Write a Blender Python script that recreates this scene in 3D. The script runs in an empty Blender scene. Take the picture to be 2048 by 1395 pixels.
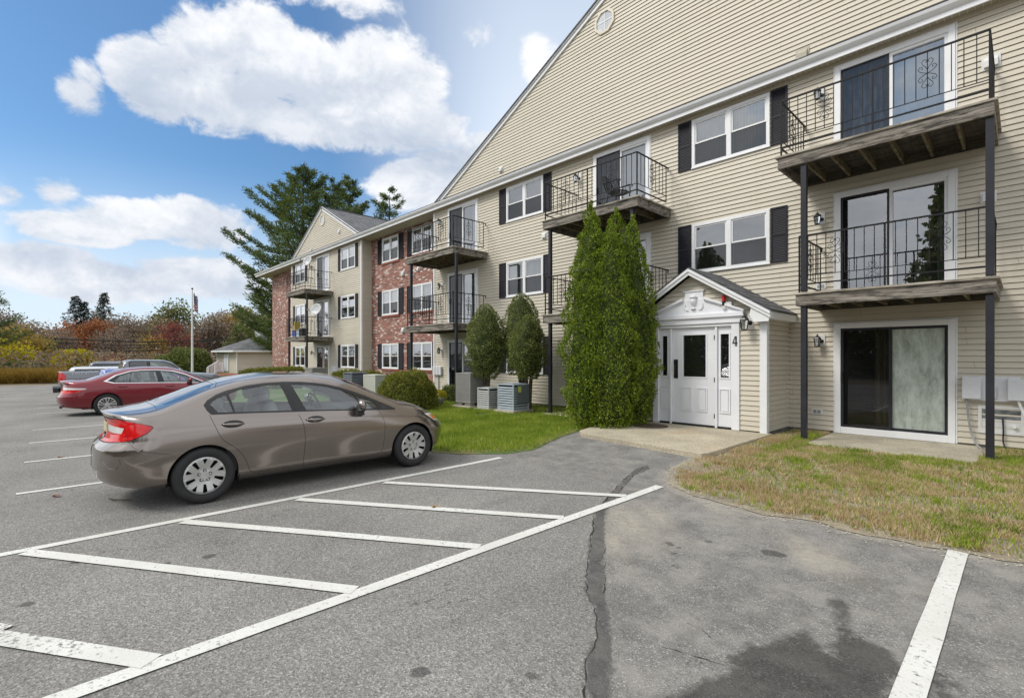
import bpy, math, random
import numpy as np
from mathutils import Vector, noise
from mathutils.geometry import delaunay_2d_cdt
R = math.radians
rnd = random.Random(7)
rng = np.random.default_rng(7)
scene = bpy.context.scene
COL = scene.collection

# ------------------------------------------------------------------ camera numbers (metres, +Y into the building, +X to the right along the facade)
HY, CX, CAMH = 715.0, 1024.0, 1.62
FPX = math.sqrt((CX - 85.0) * (2050.0 - CX)); TH = math.atan2(2050.0 - CX, FPX)
SN, CS = math.sin(TH), math.cos(TH)

def ray(px, py):
    a = (px - CX) / FPX
    return (-SN + a * CS, CS + a * SN, -(py - HY) / FPX)
def onZ(px, py, Z=0.0):
    d = ray(px, py); t = (Z - CAMH) / d[2]; return (d[0] * t, d[1] * t)
def onY(px, py, Y):
    d = ray(px, py); t = Y / d[1]; return (d[0] * t, CAMH + d[2] * t)
def atW(px, w):
    u = (px - CX) / FPX * w
    return (-SN * w + CS * u, CS * w + SN * u)
def hW(py, w):
    return CAMH - (py - HY) / FPX * w

def smooth(a, b, x):
    t = min(1, max(0, (x - a) / (b - a))); return t * t * (3 - 2 * t)
def gz(x, y):
    """height of the ground"""
    lot = max(-0.25, min(0.0, 0.009 * (x + 6)))
    k = smooth(4.6, 10.5, y)
    return lot + (0.07 - lot) * k

# ------------------------------------------------------------------ objects
def tag(o, label=None, cat=None, group=None, kind=None):
    if label: o['label'] = label
    if cat: o['category'] = cat
    if group: o['group'] = group
    if kind: o['kind'] = kind
    return o
def thing(name, label, cat, loc=(0, 0, 0), group=None, rz=0.0):
    o = bpy.data.objects.new(name, None); COL.objects.link(o)
    o.location = loc; o.rotation_euler = (0, 0, rz); o.empty_display_size = 0.2
    return tag(o, label, cat, group)
def wloc(o):
    v = Vector((0, 0, 0))
    while o is not None:
        v += o.location; o = o.parent
    return v
def copy_tree(o, parent=None):
    c = o.copy(); COL.objects.link(c); c.parent = parent
    for ch in list(o.children): copy_tree(ch, c)
    return c
def link_mesh(name, me, parent=None, loc=None):
    o = bpy.data.objects.new(name, me); COL.objects.link(o)
    if parent is not None: o.parent = parent
    if loc is not None: o.location = loc
    return o

class MB:
    """collects faces in world (or car) coordinates; build() links them as one mesh"""
    def __init__(s): s.v = []; s.f = []; s.m = []
    def add(s, vs, fs, m=0):
        n = len(s.v); s.v.extend(vs); s.f.extend([tuple(i + n for i in f) for f in fs]); s.m.extend([m] * len(fs)); return s
    def quad(s, a, b, c, d, m=0): return s.add([a, b, c, d], [(0, 1, 2, 3)], m)
    def box(s, x0, x1, y0, y1, z0, z1, m=0):
        if x0 > x1: x0, x1 = x1, x0
        if y0 > y1: y0, y1 = y1, y0
        if z0 > z1: z0, z1 = z1, z0
        return s.add([(x0, y0, z0), (x1, y0, z0), (x1, y1, z0), (x0, y1, z0), (x0, y0, z1), (x1, y0, z1), (x1, y1, z1), (x0, y1, z1)],
                     [(0, 3, 2, 1), (4, 5, 6, 7), (0, 1, 5, 4), (1, 2, 6, 5), (2, 3, 7, 6), (3, 0, 4, 7)], m)
    def prism(s, poly, axis, a, b, m=0):
        """poly (2D) extruded along axis from a to b. axis y: poly=(x,z); x: (y,z); z: (x,y)"""
        def P(p, t):
            return (p[0], t, p[1]) if axis == 'y' else ((t, p[0], p[1]) if axis == 'x' else (p[0], p[1], t))
        n = len(poly)
        vs = [P(p, a) for p in poly] + [P(p, b) for p in poly]
        fs = [tuple(range(n)), tuple(range(2 * n - 1, n - 1, -1))] + [(i, i + n, (i + 1) % n + n, (i + 1) % n) for i in range(n)]
        return s.add(vs, fs, m)
    def tube(s, pts, r, n=6, m=0, cap=True):
        pts = [Vector(p) for p in pts]; rs = r if isinstance(r, (list, tuple)) else [r] * len(pts)
        vs = []; fs = []; prev = None
        for i, p in enumerate(pts):
            t = (pts[min(i + 1, len(pts) - 1)] - pts[max(i - 1, 0)])
            t = t.normalized() if t.length > 1e-9 else Vector((0, 0, 1))
            if prev is None:
                ref = Vector((0, 0, 1)) if abs(t.z) < 0.9 else Vector((1, 0, 0)); a = t.cross(ref).normalized()
            else:
                a = (prev - t * prev.dot(t)); a = a.normalized() if a.length > 1e-6 else t.orthogonal().normalized()
            prev = a; b = t.cross(a)
            for k in range(n):
                an = 2 * math.pi * k / n + (math.pi / 4 if n == 4 else 0)
                vs.append(tuple(p + (a * math.cos(an) + b * math.sin(an)) * rs[i]))
        for i in range(len(pts) - 1):
            for k in range(n):
                fs.append((i * n + k, i * n + (k + 1) % n, (i + 1) * n + (k + 1) % n, (i + 1) * n + k))
        if cap: fs.append(tuple(range(n - 1, -1, -1))); fs.append(tuple((len(pts) - 1) * n + k for k in range(n)))
        return s.add(vs, fs, m)
    def bar(s, p0, p1, w, h=None, m=0):
        """square bar; w thickness"""
        return s.tube([p0, p1], w * 0.7071, 4, m)
    def lathe(s, c, prof, n=24, axis='z', m=0):
        """prof: (r, t) list, t along axis"""
        vs = []; fs = []
        for r, t in prof:
            for k in range(n):
                a = 2 * math.pi * k / n; p, q = r * math.cos(a), r * math.sin(a)
                vs.append((c[0] + p, c[1] + q, c[2] + t) if axis == 'z' else ((c[0] + t, c[1] + p, c[2] + q) if axis == 'x' else (c[0] + q, c[1] + t, c[2] + p)))
        for i in range(len(prof) - 1):
            for k in range(n): fs.append((i * n + k, i * n + (k + 1) % n, (i + 1) * n + (k + 1) % n, (i + 1) * n + k))
        return s.add(vs, fs, m)
    def blob(s, c, r, nu=10, nv=14, m=0):
        vs = []; fs = []
        for i in range(nu + 1):
            a = math.pi * i / nu
            for k in range(nv):
                b = 2 * math.pi * k / nv
                vs.append((c[0] + r[0] * math.sin(a) * math.cos(b), c[1] + r[1] * math.sin(a) * math.sin(b), c[2] - r[2] * math.cos(a)))
        for i in range(nu):
            for k in range(nv): fs.append((i * nv + k, i * nv + (k + 1) % nv, (i + 1) * nv + (k + 1) % nv, (i + 1) * nv + k))
        return s.add(vs, fs, m)
    def build(s, name, mat, parent=None, shade=False, bevel=0.0, local=False):
        off = Vector((0, 0, 0)) if (parent is None or local) else wloc(parent)
        me = bpy.data.meshes.new(name)
        me.from_pydata([(x - off.x, y - off.y, z - off.z) for x, y, z in s.v], [], s.f); me.validate()
        for mm in (mat if isinstance(mat, (list, tuple)) else [mat]): me.materials.append(mm)
        if isinstance(mat, (list, tuple)): me.polygons.foreach_set('material_index', s.m)
        if shade: me.shade_smooth()
        o = link_mesh(name, me, parent)
        if bevel > 0:
            b = o.modifiers.new('bevel', 'BEVEL'); b.width = bevel; b.segments = 2; b.limit_method = 'ANGLE'; b.harden_normals = False
        return o
def smooth_by_angle(o, deg=35):
    me = o.data
    try:
        me.shade_smooth()
        me.set_sharp_from_angle(angle=R(deg))
    except Exception: pass
    return o

# ------------------------------------------------------------------ node helpers
class NT:
    def __init__(s, tree): s.t = tree; s.n = tree.nodes; s.l = tree.links
    def new(s, ty, **kw):
        n = s.n.new(ty)
        for k, v in kw.items():
            if k == 'inp':
                for a, b in v.items():
                    sock = n.inputs[a]
                    if isinstance(b, bpy.types.NodeSocket): s.l.new(b, sock)
                    elif b is not None: sock.default_value = b
            else: setattr(n, k, v)
        return n
    def math(s, op, a, b=None, c=None, clamp=False):
        n = s.n.new('ShaderNodeMath'); n.operation = op; n.use_clamp = clamp
        for i, v in enumerate((a, b, c)):
            if v is None: continue
            if isinstance(v, bpy.types.NodeSocket): s.l.new(v, n.inputs[i])
            else: n.inputs[i].default_value = v
        return n.outputs[0]
    def vmath(s, op, a, b=None):
        n = s.n.new('ShaderNodeVectorMath'); n.operation = op
        for i, v in enumerate((a, b)):
            if v is None: continue
            if isinstance(v, bpy.types.NodeSocket): s.l.new(v, n.inputs[i])
            else: n.inputs[i].default_value = v
        return n
    def mix(s, f, a, b, mode='MIX'):
        n = s.n.new('ShaderNodeMix'); n.data_type = 'RGBA'; n.blend_type = mode; n.clamp_factor = True
        for sock, v in ((n.inputs[0], f), (n.inputs[6], a), (n.inputs[7], b)):
            if isinstance(v, bpy.types.NodeSocket): s.l.new(v, sock)
            else: sock.default_value = (*v, 1) if isinstance(v, tuple) and len(v) == 3 else v
        return n.outputs[2]
    def ramp(s, f, stops, interp='LINEAR'):
        n = s.n.new('ShaderNodeValToRGB'); n.color_ramp.interpolation = interp
        cr = n.color_ramp
        while len(cr.elements) < len(stops): cr.elements.new(0.5)
        for e, (p, c) in zip(cr.elements, stops): e.position = p; e.color = (*c, 1) if len(c) == 3 else c
        s.l.new(f, n.inputs[0]); return n.outputs[0]
    def noise(s, vec, scale, detail=3, rough=0.55, out=0, dist=0.0):
        n = s.n.new('ShaderNodeTexNoise'); n.inputs['Scale'].default_value = scale; n.inputs['Detail'].default_value = detail
        n.inputs['Roughness'].default_value = rough; n.inputs['Distortion'].default_value = dist
        if vec is not None: s.l.new(vec, n.inputs['Vector'])
        return n.outputs[out]
    def rng(s, v, a, b, c=0.0, d=1.0, clamp=True, ty='LINEAR'):
        n = s.n.new('ShaderNodeMapRange'); n.clamp = clamp; n.interpolation_type = ty
        s.l.new(v, n.inputs[0])
        for i, x in enumerate((a, b, c, d)): n.inputs[i + 1].default_value = x
        return n.outputs[0]
MATS = {}
def newmat(name):
    m = bpy.data.materials.new(name); m.use_nodes = True; t = NT(m.node_tree)
    b = t.n.get('Principled BSDF'); MATS[name] = m
    return m, t, b
def bump(t, b, h, strength=0.3, dist=0.01):
    n = t.new('ShaderNodeBump', inp={'Height': h, 'Strength': strength, 'Distance': dist}); t.l.new(n.outputs[0], b.inputs['Normal'])
def objco(t): return t.new('ShaderNodeTexCoord').outputs['Object']
def mk(name, col, rough=0.6, var=0.12, scale=3.0, metal=0.0, bmp=0.0, bscale=60.0, spec=0.5, dirt=0.0):
    m, t, b = newmat(name); co = objco(t)
    n = t.noise(co, scale, 4)
    lo = tuple(c * (1 - var) for c in col); hi = tuple(min(1, c * (1 + var)) for c in col)
    c = t.mix(t.rng(n, 0.3, 0.7), lo, hi)
    if dirt > 0:
        d = t.noise(co, scale * 6, 5, 0.7); c = t.mix(t.rng(d, 0.52, 0.75, 0, dirt), c, tuple(x * 0.45 for x in col))
    t.l.new(c, b.inputs['Base Color'])
    b.inputs['Roughness'].default_value = rough; b.inputs['Metallic'].default_value = metal; b.inputs['Specular IOR Level'].default_value = spec
    if bmp > 0: bump(t, b, t.noise(co, bscale, 3), bmp, 0.005)
    return m

# ------------------------------------------------------------------ materials
mk('white_trim', (0.74, 0.75, 0.76), 0.45, 0.05, 2.0, bmp=0.05, bscale=25, dirt=0.05)
mk('door_white', (0.74, 0.75, 0.78), 0.35, 0.03, 2.0)
mk('pale_trim', (0.62, 0.57, 0.46), 0.55, 0.05)
mk('shutter', (0.017, 0.017, 0.024), 0.6, 0.15, spec=0.25)
mk('iron', (0.009, 0.009, 0.011), 0.55, 0.3, 8, spec=0.25)
mk('post_paint', (0.021, 0.022, 0.028), 0.5, 0.25, 3, bmp=0.1, bscale=30, dirt=0.5, spec=0.3)
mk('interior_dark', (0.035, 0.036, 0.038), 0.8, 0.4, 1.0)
mk('foundation', (0.17, 0.17, 0.15), 0.9, 0.3, 4, bmp=0.3, bscale=40, dirt=0.5)
mk('lamp_black', (0.012, 0.012, 0.013), 0.35, 0.2)
mk('light_plastic', (0.66, 0.66, 0.64), 0.5, 0.05, dirt=0.1)
mk('meter_grey', (0.60, 0.61, 0.64), 0.5, 0.06, dirt=0.12)
mk('red_plastic', (0.6, 0.012, 0.012), 0.3, 0.1)
mk('soffit', (0.42, 0.39, 0.31), 0.6, 0.08)
mk('bark', (0.075, 0.058, 0.045), 0.95, 0.35, 9, bmp=0.8, bscale=30)
mk('pine_bark', (0.08, 0.065, 0.055), 0.95, 0.3, 5)
mk('cast_iron', (0.075, 0.05, 0.035), 0.75, 0.5, 7, bmp=0.4, bscale=90, dirt=0.6)
mk('dish_grey', (0.50, 0.51, 0.52), 0.5, 0.05)
mk('cable', (0.012, 0.012, 0.012), 0.6, 0.2)
mk('cable_grey', (0.25, 0.26, 0.26), 0.6, 0.1)
mk('rubber', (0.020, 0.020, 0.021), 0.72, 0.2, 10, bmp=0.1, bscale=120)
mk('car_dark', (0.010, 0.010, 0.011), 0.6, 0.2)
mk('car_trim', (0.016, 0.017, 0.018), 0.35, 0.15)
mk('bumper_silver', (0.55, 0.56, 0.57), 0.3, 0.05, metal=0.8)
mk('chrome', (0.75, 0.75, 0.76), 0.12, 0.02, metal=1.0)
mk('rim_silver', (0.50, 0.50, 0.49), 0.38, 0.10, 14, metal=0.55, dirt=0.3)
mk('seat_cloth', (0.38, 0.37, 0.34), 0.9, 0.1)
mk('dash', (0.12, 0.12, 0.12), 0.7, 0.2)
mk('lamp_red', (0.55, 0.008, 0.010), 0.12, 0.25, 14, spec=0.7)
mk('lamp_clear', (0.62, 0.62, 0.60), 0.1, 0.1, 20, spec=0.7)
mk('lamp_amber', (0.75, 0.22, 0.03), 0.12, 0.15, 20, spec=0.7)
mk('plate', (0.55, 0.50, 0.30), 0.5, 0.2)

def concrete(name, col, tan=0.0):
    m, t, b = newmat(name); co = objco(t)
    v = t.new('ShaderNodeTexVoronoi', inp={'Vector': co, 'Scale': 85.0})
    sp = t.ramp(t.new('ShaderNodeSeparateColor', inp={0: v.outputs['Color']}).outputs[0],
                [(0, tuple(c * 0.62 for c in col)), (0.35, tuple(c * 0.9 for c in col)), (0.7, col), (1, tuple(min(1, c * 1.35) for c in col))])
    big = t.rng(t.noise(co, 1.6, 5, 0.6), 0.35, 0.7, 0.78, 1.12)
    c = t.mix(1.0, sp, t.new('ShaderNodeCombineColor', inp={0: big, 1: big, 2: big}).outputs[0], 'MULTIPLY')
    rust = t.rng(t.noise(co, 0.9, 3), 0.56, 0.72, 0, tan)
    c = t.mix(rust, c, (0.33, 0.17, 0.07))
    t.l.new(c, b.inputs['Base Color']); b.inputs['Roughness'].default_value = 0.9
    bump(t, b, v.outputs['Distance'], 0.35, 0.004)
concrete('aggregate', (0.44, 0.39, 0.29), 0.25)
concrete('aggregate_step', (0.42, 0.38, 0.29), 0.05)

def siding_mat():
    m, t, b = newmat('siding'); co = objco(t)
    st = t.new('ShaderNodeMapping', inp={'Vector': co, 'Scale': (0.5, 0.5, 6.0)})
    n = t.noise(st.outputs[0], 1.0, 4, 0.6)
    c = t.mix(t.rng(n, 0.3, 0.7), (0.530, 0.487, 0.400), (0.592, 0.548, 0.456))
    grime = t.rng(t.noise(co, 0.35, 4, 0.6), 0.5, 0.75, 0, 0.22)
    c = t.mix(grime, c, (0.46, 0.42, 0.31))
    fine = t.noise(t.new('ShaderNodeMapping', inp={'Vector': co, 'Scale': (2, 2, 60)}).outputs[0], 9.0, 3)
    c = t.mix(t.rng(fine, 0.4, 0.7, 0, 0.10), c, (0.42, 0.38, 0.28))
    sx, sy, sz = [t.new('ShaderNodeSeparateXYZ', inp={0: co}).outputs[i] for i in range(3)]
    stk = t.noise(t.new('ShaderNodeMapping', inp={'Vector': co, 'Scale': (5, 5, .25)}).outputs[0], 1.0, 4, .6); c = t.mix(t.rng(stk, .55, .75, 0, .16), c, (0.36, 0.33, 0.25))
    row = t.math('FLOOR', t.math('MULTIPLY', t.math('SUBTRACT', sz, 0.06), 1 / 0.1016)); wn = t.new('ShaderNodeTexWhiteNoise', noise_dimensions='1D'); t.l.new(row, wn.inputs['W'])
    fr_ = t.math('FRACT', t.math('ADD', t.math('MULTIPLY', t.math('ADD', sx, sy), 1 / 3.66), wn.outputs['Value'])); joint = t.math('MULTIPLY', t.math('LESS_THAN', fr_, 0.0022), 0.6)
    c = t.mix(joint, c, (0.14, 0.12, 0.09)); pane = t.rng(wn.outputs['Value'], 0, 1, .965, 1.025); c = t.mix(1.0, c, t.new('ShaderNodeCombineColor', inp={0: pane, 1: pane, 2: pane}).outputs[0], 'MULTIPLY')
    t.l.new(c, b.inputs['Base Color']); b.inputs['Roughness'].default_value = 0.55
    b.inputs['Specular IOR Level'].default_value = 0.35
    bump(t, b, t.noise(t.new('ShaderNodeMapping', inp={'Vector': co, 'Scale': (1, 1, 14)}).outputs[0], 10.0, 3), 0.12, 0.004)
siding_mat()

def brick_mat():
    m, t, b = newmat('brick'); co = objco(t)
    x, y, z = [t.new('ShaderNodeSeparateXYZ', inp={0: co}).outputs[i] for i in range(3)]
    s = t.math('ADD', x, y)
    v = t.new('ShaderNodeCombineXYZ', inp={0: s, 1: z, 2: 0.0}).outputs[0]
    def br(c1, c2, mo):
        return t.new('ShaderNodeTexBrick', offset=0.5, inp={'Vector': v, 'Color1': (*c1, 1), 'Color2': (*c2, 1), 'Mortar': (*mo, 1), 'Scale': 1.0, 'Mortar Size': 0.006,
                     'Mortar Smooth': 0.25, 'Bias': 0.0, 'Brick Width': 0.205, 'Row Height': 0.068})
    k = br((0, 0, 0), (1, 1, 1), (0.5, 0.5, 0.5))
    col = t.ramp(t.new('ShaderNodeSeparateColor', inp={0: k.outputs[0]}).outputs[0],
                 [(0.0, (0.055, 0.045, 0.048)), (0.14, (0.20, 0.075, 0.055)), (0.3, (0.30, 0.105, 0.070)), (0.5, (0.26, 0.085, 0.06)),
                  (0.68, (0.36, 0.15, 0.10)), (0.82, (0.34, 0.20, 0.17)), (0.93, (0.55, 0.47, 0.42)), (1.0, (0.62, 0.57, 0.53))], 'LINEAR')
    sm = t.noise(co, 24, 4, 0.7)
    col = t.mix(t.rng(sm, 0.60, 0.66, 0, 0.6), col, (0.50, 0.40, 0.35))
    col = t.mix(t.rng(t.noise(co, 23, 3, 0.7), 0.60, 0.68, 0, 0.8), col, (0.05, 0.04, 0.045))
    col = t.mix(k.outputs['Fac'], col, (0.36, 0.31, 0.28))
    t.l.new(col, b.inputs['Base Color']); b.inputs['Roughness'].default_value = 0.9
    h = t.math('SUBTRACT', t.math('MULTIPLY', t.noise(co, 40, 3), 0.4), k.outputs['Fac']); bump(t, b, h, 0.6, 0.008)
brick_mat()
mk('brick_sill', (0.27, 0.085, 0.055), 0.9, 0.35, 14, bmp=0.5, bscale=40)

def shingle_mat():
    m, t, b = newmat('shingles'); co = objco(t)
    x, y, z = [t.new('ShaderNodeSeparateXYZ', inp={0: co}).outputs[i] for i in range(3)]
    v = t.new('ShaderNodeCombineXYZ', inp={0: y, 1: t.math('MULTIPLY', z, 2.1), 2: 0.0}).outputs[0]
    k = t.new('ShaderNodeTexBrick', offset=0.5, inp={'Vector': v, 'Color1': (0, 0, 0, 1), 'Color2': (1, 1, 1, 1), 'Mortar': (0.0, 0.0, 0.0, 1), 'Scale': 1.0,
              'Mortar Size': 0.006, 'Brick Width': 0.2, 'Row Height': 0.13})
    g = t.new('ShaderNodeSeparateColor', inp={0: k.outputs[0]}).outputs[0]
    c = t.ramp(g, [(0, (0.07, 0.075, 0.08)), (0.5, (0.12, 0.125, 0.13)), (1, (0.20, 0.205, 0.215))])
    c = t.mix(t.rng(t.noise(co, 140, 2), 0.4, 0.7), c, (0.10, 0.10, 0.105))
    c = t.mix(k.outputs['Fac'], c, (0.03, 0.03, 0.03))
    t.l.new(c, b.inputs['Base Color']); b.inputs['Roughness'].default_value = 0.95; bump(t, b, t.noise(co, 120, 2), 0.5, 0.004)
shingle_mat()

def wood_mat(name, c0, c1, axis=0):
    m, t, b = newmat(name); co = objco(t)
    sc = [40, 40, 40]; sc[axis] = 1.6
    n = t.noise(t.new('ShaderNodeMapping', inp={'Vector': co, 'Scale': tuple(sc)}).outputs[0], 1.0, 6, 0.7)
    c = t.mix(t.rng(n, 0.35, 0.65), c0, c1)
    pat = t.rng(t.noise(t.new('ShaderNodeMapping', inp={'Vector': co, 'Scale': (.5, 2, 3)}).outputs[0], 3.5, 6, 0.75), 0.48, 0.60, 0, 0.9)
    c = t.mix(pat, c, tuple(x * 0.35 for x in c0))
    c = t.mix(t.rng(t.noise(co, 3.2, 2), 0.72, 0.75, 0, 0.6), c, (0.42, 0.22, 0.07))
    t.l.new(c, b.inputs['Base Color']); b.inputs['Roughness'].default_value = 0.9; bump(t, b, n, 0.7, 0.006)
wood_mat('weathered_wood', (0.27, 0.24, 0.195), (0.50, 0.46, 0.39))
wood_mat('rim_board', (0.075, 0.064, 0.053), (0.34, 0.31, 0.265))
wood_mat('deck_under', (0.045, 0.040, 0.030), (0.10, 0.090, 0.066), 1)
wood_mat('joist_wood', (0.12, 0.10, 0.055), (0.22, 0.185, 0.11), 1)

def glass_mat(name, tint, trans, refl=1.0, rough=0.01, see=None):
    """window glass: reflects by angle, lets the room behind show through a tint"""
    m, t, b = newmat(name); t.n.remove(b); out = t.n['Material Output']
    fr = t.new('ShaderNodeFresnel', inp={'IOR': 1.55}).outputs[0]
    f = t.math('ADD', t.math('MULTIPLY', fr, 1.7 * refl), 0.06 * refl, clamp=True)
    co = objco(t)
    nb = t.new('ShaderNodeBump', inp={'Height': t.noise(co, 1.7, 2), 'Strength': 0.03, 'Distance': 0.03}).outputs[0]
    g = t.new('ShaderNodeBsdfGlossy', inp={'Color': (0.95, 0.97, 1, 1), 'Roughness': rough, 'Normal': nb})
    tr = t.new('ShaderNodeBsdfTransparent', inp={'Color': (*tint, 1)})
    d = t.new('ShaderNodeBsdfDiffuse', inp={'Color': (*[0.08 * x for x in tint], 1)})
    mm = t.new('ShaderNodeMixShader', inp={0: trans, 1: d.outputs[0], 2: tr.outputs[0]})
    mx = t.new('ShaderNodeMixShader', inp={0: f, 1: mm.outputs[0], 2: g.outputs[0]})
    t.l.new(mx.outputs[0], out.inputs[0]); return m
glass_mat('pane_glass', (0.84, 0.89, 0.87), 0.92, 1.8)
glass_mat('plain_glass', (0.94, 0.96, 0.95), 0.98, 0.30)
glass_mat('screen_glass', (0.42, 0.44, 0.45), 0.75, 0.55)
glass_mat('door_screen', (0.50, 0.52, 0.56), 0.80, 0.38)
glass_mat('car_glass', (0.80, 0.90, 0.87), 0.97, 0.9, 0.0)
glass_mat('rear_glass', (0.16, 0.17, 0.175), 0.85, 0.75, 0.03)

def curtain_mat(name, c0, c1, scale=14.0, wav=0.4):
    m, t, b = newmat(name); co = objco(t)
    x, y, z = [t.new('ShaderNodeSeparateXYZ', inp={0: co}).outputs[i] for i in range(3)]
    w = t.noise(co, 3.0, 3)
    s = t.math('SINE', t.math('ADD', t.math('MULTIPLY', x, scale * 6.28), t.math('MULTIPLY', w, 9.0 * wav)))
    c = t.mix(t.rng(s, -1, 1), c0, c1); c = t.mix(t.rng(t.noise(co, 7, 4), 0.4, 0.7, 0, 0.5), c, c0)
    t.l.new(c, b.inputs['Base Color']); b.inputs['Roughness'].default_value = 0.95; bump(t, b, s, 0.6, 0.02)
curtain_mat('curtain_pale', (0.30, 0.33, 0.30), (0.52, 0.55, 0.50))
curtain_mat('curtain_green', (0.10, 0.17, 0.13), (0.25, 0.34, 0.27), 7)
curtain_mat('curtain_gold', (0.17, 0.13, 0.06), (0.34, 0.28, 0.15), 9)
curtain_mat('blind_white', (0.50, 0.54, 0.58), (0.62, 0.66, 0.70), 2)
curtain_mat('curtain_grey', (0.26, 0.28, 0.30), (0.50, 0.53, 0.54), 6, 1.2)
curtain_mat('curtain_red', (0.25, 0.05, 0.03), (0.40, 0.16, 0.10), 5)
def smear_mat():
    m, t, b = newmat('smeared_film'); co = objco(t)
    n = t.noise(t.new('ShaderNodeMapping', inp={'Vector': co, 'Scale': (2.6, 1, 0.9)}).outputs[0], 2.2, 9, 0.78, dist=.25)
    c = t.ramp(n, [(0.34, (0.30, 0.32, 0.27)), (0.44, (0.56, 0.60, 0.54)), (0.52, (0.68, 0.72, 0.66)), (0.60, (0.82, 0.86, 0.81)), (0.7, (0.90, 0.92, 0.89))])
    x, y, z = [t.new('ShaderNodeSeparateXYZ', inp={0: co}).outputs[i] for i in range(3)]
    sp = t.noise(co, 22, 4, 0.8)
    c = t.mix(t.rng(sp, 0.64, 0.70, 0, 0.6), c, (0.10, 0.10, 0.09))
    t.l.new(c, b.inputs['Base Color']); b.inputs['Roughness'].default_value = 0.35
smear_mat()

def paint_mat(name, col, metal=0.5, rough=0.32):
    m, t, b = newmat(name); co = objco(t)
    n = t.noise(co, 500, 1)
    c = t.mix(t.rng(n, 0.35, 0.65), tuple(x * 0.98 for x in col), tuple(x * 1.02 for x in col))
    dust = t.noise(co, 2.5, 5, 0.6)
    z = t.new('ShaderNodeSeparateXYZ', inp={0: co}).outputs[2]
    low = t.math('MULTIPLY', t.rng(z, 0.45, 0.15, 0, 0.55), t.rng(dust, 0.35, 0.65))
    c = t.mix(low, c, (0.16, 0.145, 0.12))
    t.l.new(c, b.inputs['Base Color']); b.inputs['Metallic'].default_value = metal
    t.l.new(t.rng(dust, 0.3, 0.7, rough * 0.97, rough * 1.06), b.inputs['Roughness'])
    b.inputs['Coat Weight'].default_value = 0.9; b.inputs['Coat Roughness'].default_value = 0.03; b.inputs['Coat IOR'].default_value = 1.5
    return m
paint_mat('paint_taupe', (0.245, 0.212, 0.192), 0.88, 0.18)
paint_mat('paint_red', (0.20, 0.006, 0.016), 0.4, 0.28)
paint_mat('paint_grey', (0.17, 0.18, 0.20), 0.6, 0.35)
paint_mat('paint_blue', (0.10, 0.13, 0.42), 0.4, 0.3)
paint_mat('paint_black', (0.02, 0.022, 0.026), 0.3, 0.3)
paint_mat('paint_white', (0.66, 0.67, 0.68), 0.1, 0.3)

def leaf_mat(name, stops, rough=0.6, big=1.2, trans=0.25, clump=0.55):
    m, t, b = newmat(name); co = objco(t); t.n.remove(b); out = t.n['Material Output']
    r = t.new('ShaderNodeNewGeometry').outputs['Random Per Island']
    n = t.noise(co, big, 4, 0.6)
    f = t.math('ADD', t.math('MULTIPLY', r, 1 - clump), t.math('MULTIPLY', t.rng(n, 0.3, 0.7), clump))
    c = t.ramp(f, stops)
    d = t.new('ShaderNodeBsdfPrincipled', inp={'Base Color': c, 'Roughness': rough, 'Specular IOR Level': 0.25})
    tr = t.new('ShaderNodeBsdfTranslucent', inp={'Color': c})
    mx = t.new('ShaderNodeMixShader', inp={0: trans, 1: d.outputs[0], 2: tr.outputs[0]})
    t.l.new(mx.outputs[0], out.inputs[0]); return m
leaf_mat('leaf_arb', [(0, (0.035, 0.055, 0.006)), (0.3, (0.10, 0.15, 0.012)), (0.6, (0.19, 0.265, 0.022)), (0.85, (0.30, 0.385, 0.035)), (0.97, (0.42, 0.46, 0.07)), (1, (0.30, 0.17, 0.05))], 0.55, 4.0, 0.3, 0.45)
leaf_mat('leaf_shade', [(0, (0.020, 0.030, 0.010)), (1, (0.055, 0.075, 0.020))], 0.8, 6.0, 0.0, 1.0)  # dark greens painted as the shade inside dense crowns
leaf_mat('leaf_yew', [(0, (0.050, 0.068, 0.020)), (0.4, (0.14, 0.17, 0.045)), (0.75, (0.235, 0.26, 0.075)), (1, (0.34, 0.32, 0.14))], 0.6, 3.0, 0.2, 0.5)
leaf_mat('leaf_bush', [(0, (0.06, 0.075, 0.012)), (0.35, (0.14, 0.155, 0.022)), (0.7, (0.24, 0.245, 0.035)), (0.9, (0.32, 0.29, 0.06)), (1, (0.33, 0.18, 0.06))], 0.6, 3.0, 0.25, 0.45)
leaf_mat('leaf_pine', [(0, (0.032, 0.055, 0.020)), (0.4, (0.085, 0.125, 0.036)), (0.8, (0.16, 0.215, 0.052)), (1, (0.25, 0.25, 0.08))], 0.6, 0.35, 0.2, 0.6)
leaf_mat('leaf_spruce', [(0, (0.012, 0.020, 0.018)), (0.5, (0.026, 0.040, 0.030)), (1, (0.055, 0.070, 0.040))], 0.7, 0.3, 0.15)
leaf_mat('leaf_wood', [(0, (0.11, 0.088, 0.068)), (0.2, (0.20, 0.16, 0.12)), (0.36, (0.28, 0.225, 0.165)), (0.5, (0.23, 0.19, 0.145)), (0.6, (0.30, 0.17, 0.09)), (0.68, (0.35, 0.24, 0.11)), (0.76, (0.17, 0.17, 0.085)), (0.88, (0.31, 0.27, 0.21)), (1, (0.38, 0.34, 0.28))], 0.8, 0.11, 0.25, 0.65)
leaf_mat('leaf_orange', [(0, (0.20, 0.075, 0.035)), (0.5, (0.34, 0.13, 0.055)), (1, (0.48, 0.24, 0.09))], 0.7, 0.5, 0.3)
leaf_mat('leaf_gold', [(0, (0.16, 0.11, 0.03)), (0.5, (0.34, 0.23, 0.05)), (1, (0.46, 0.34, 0.08))], 0.7, 0.5, 0.3)
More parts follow.
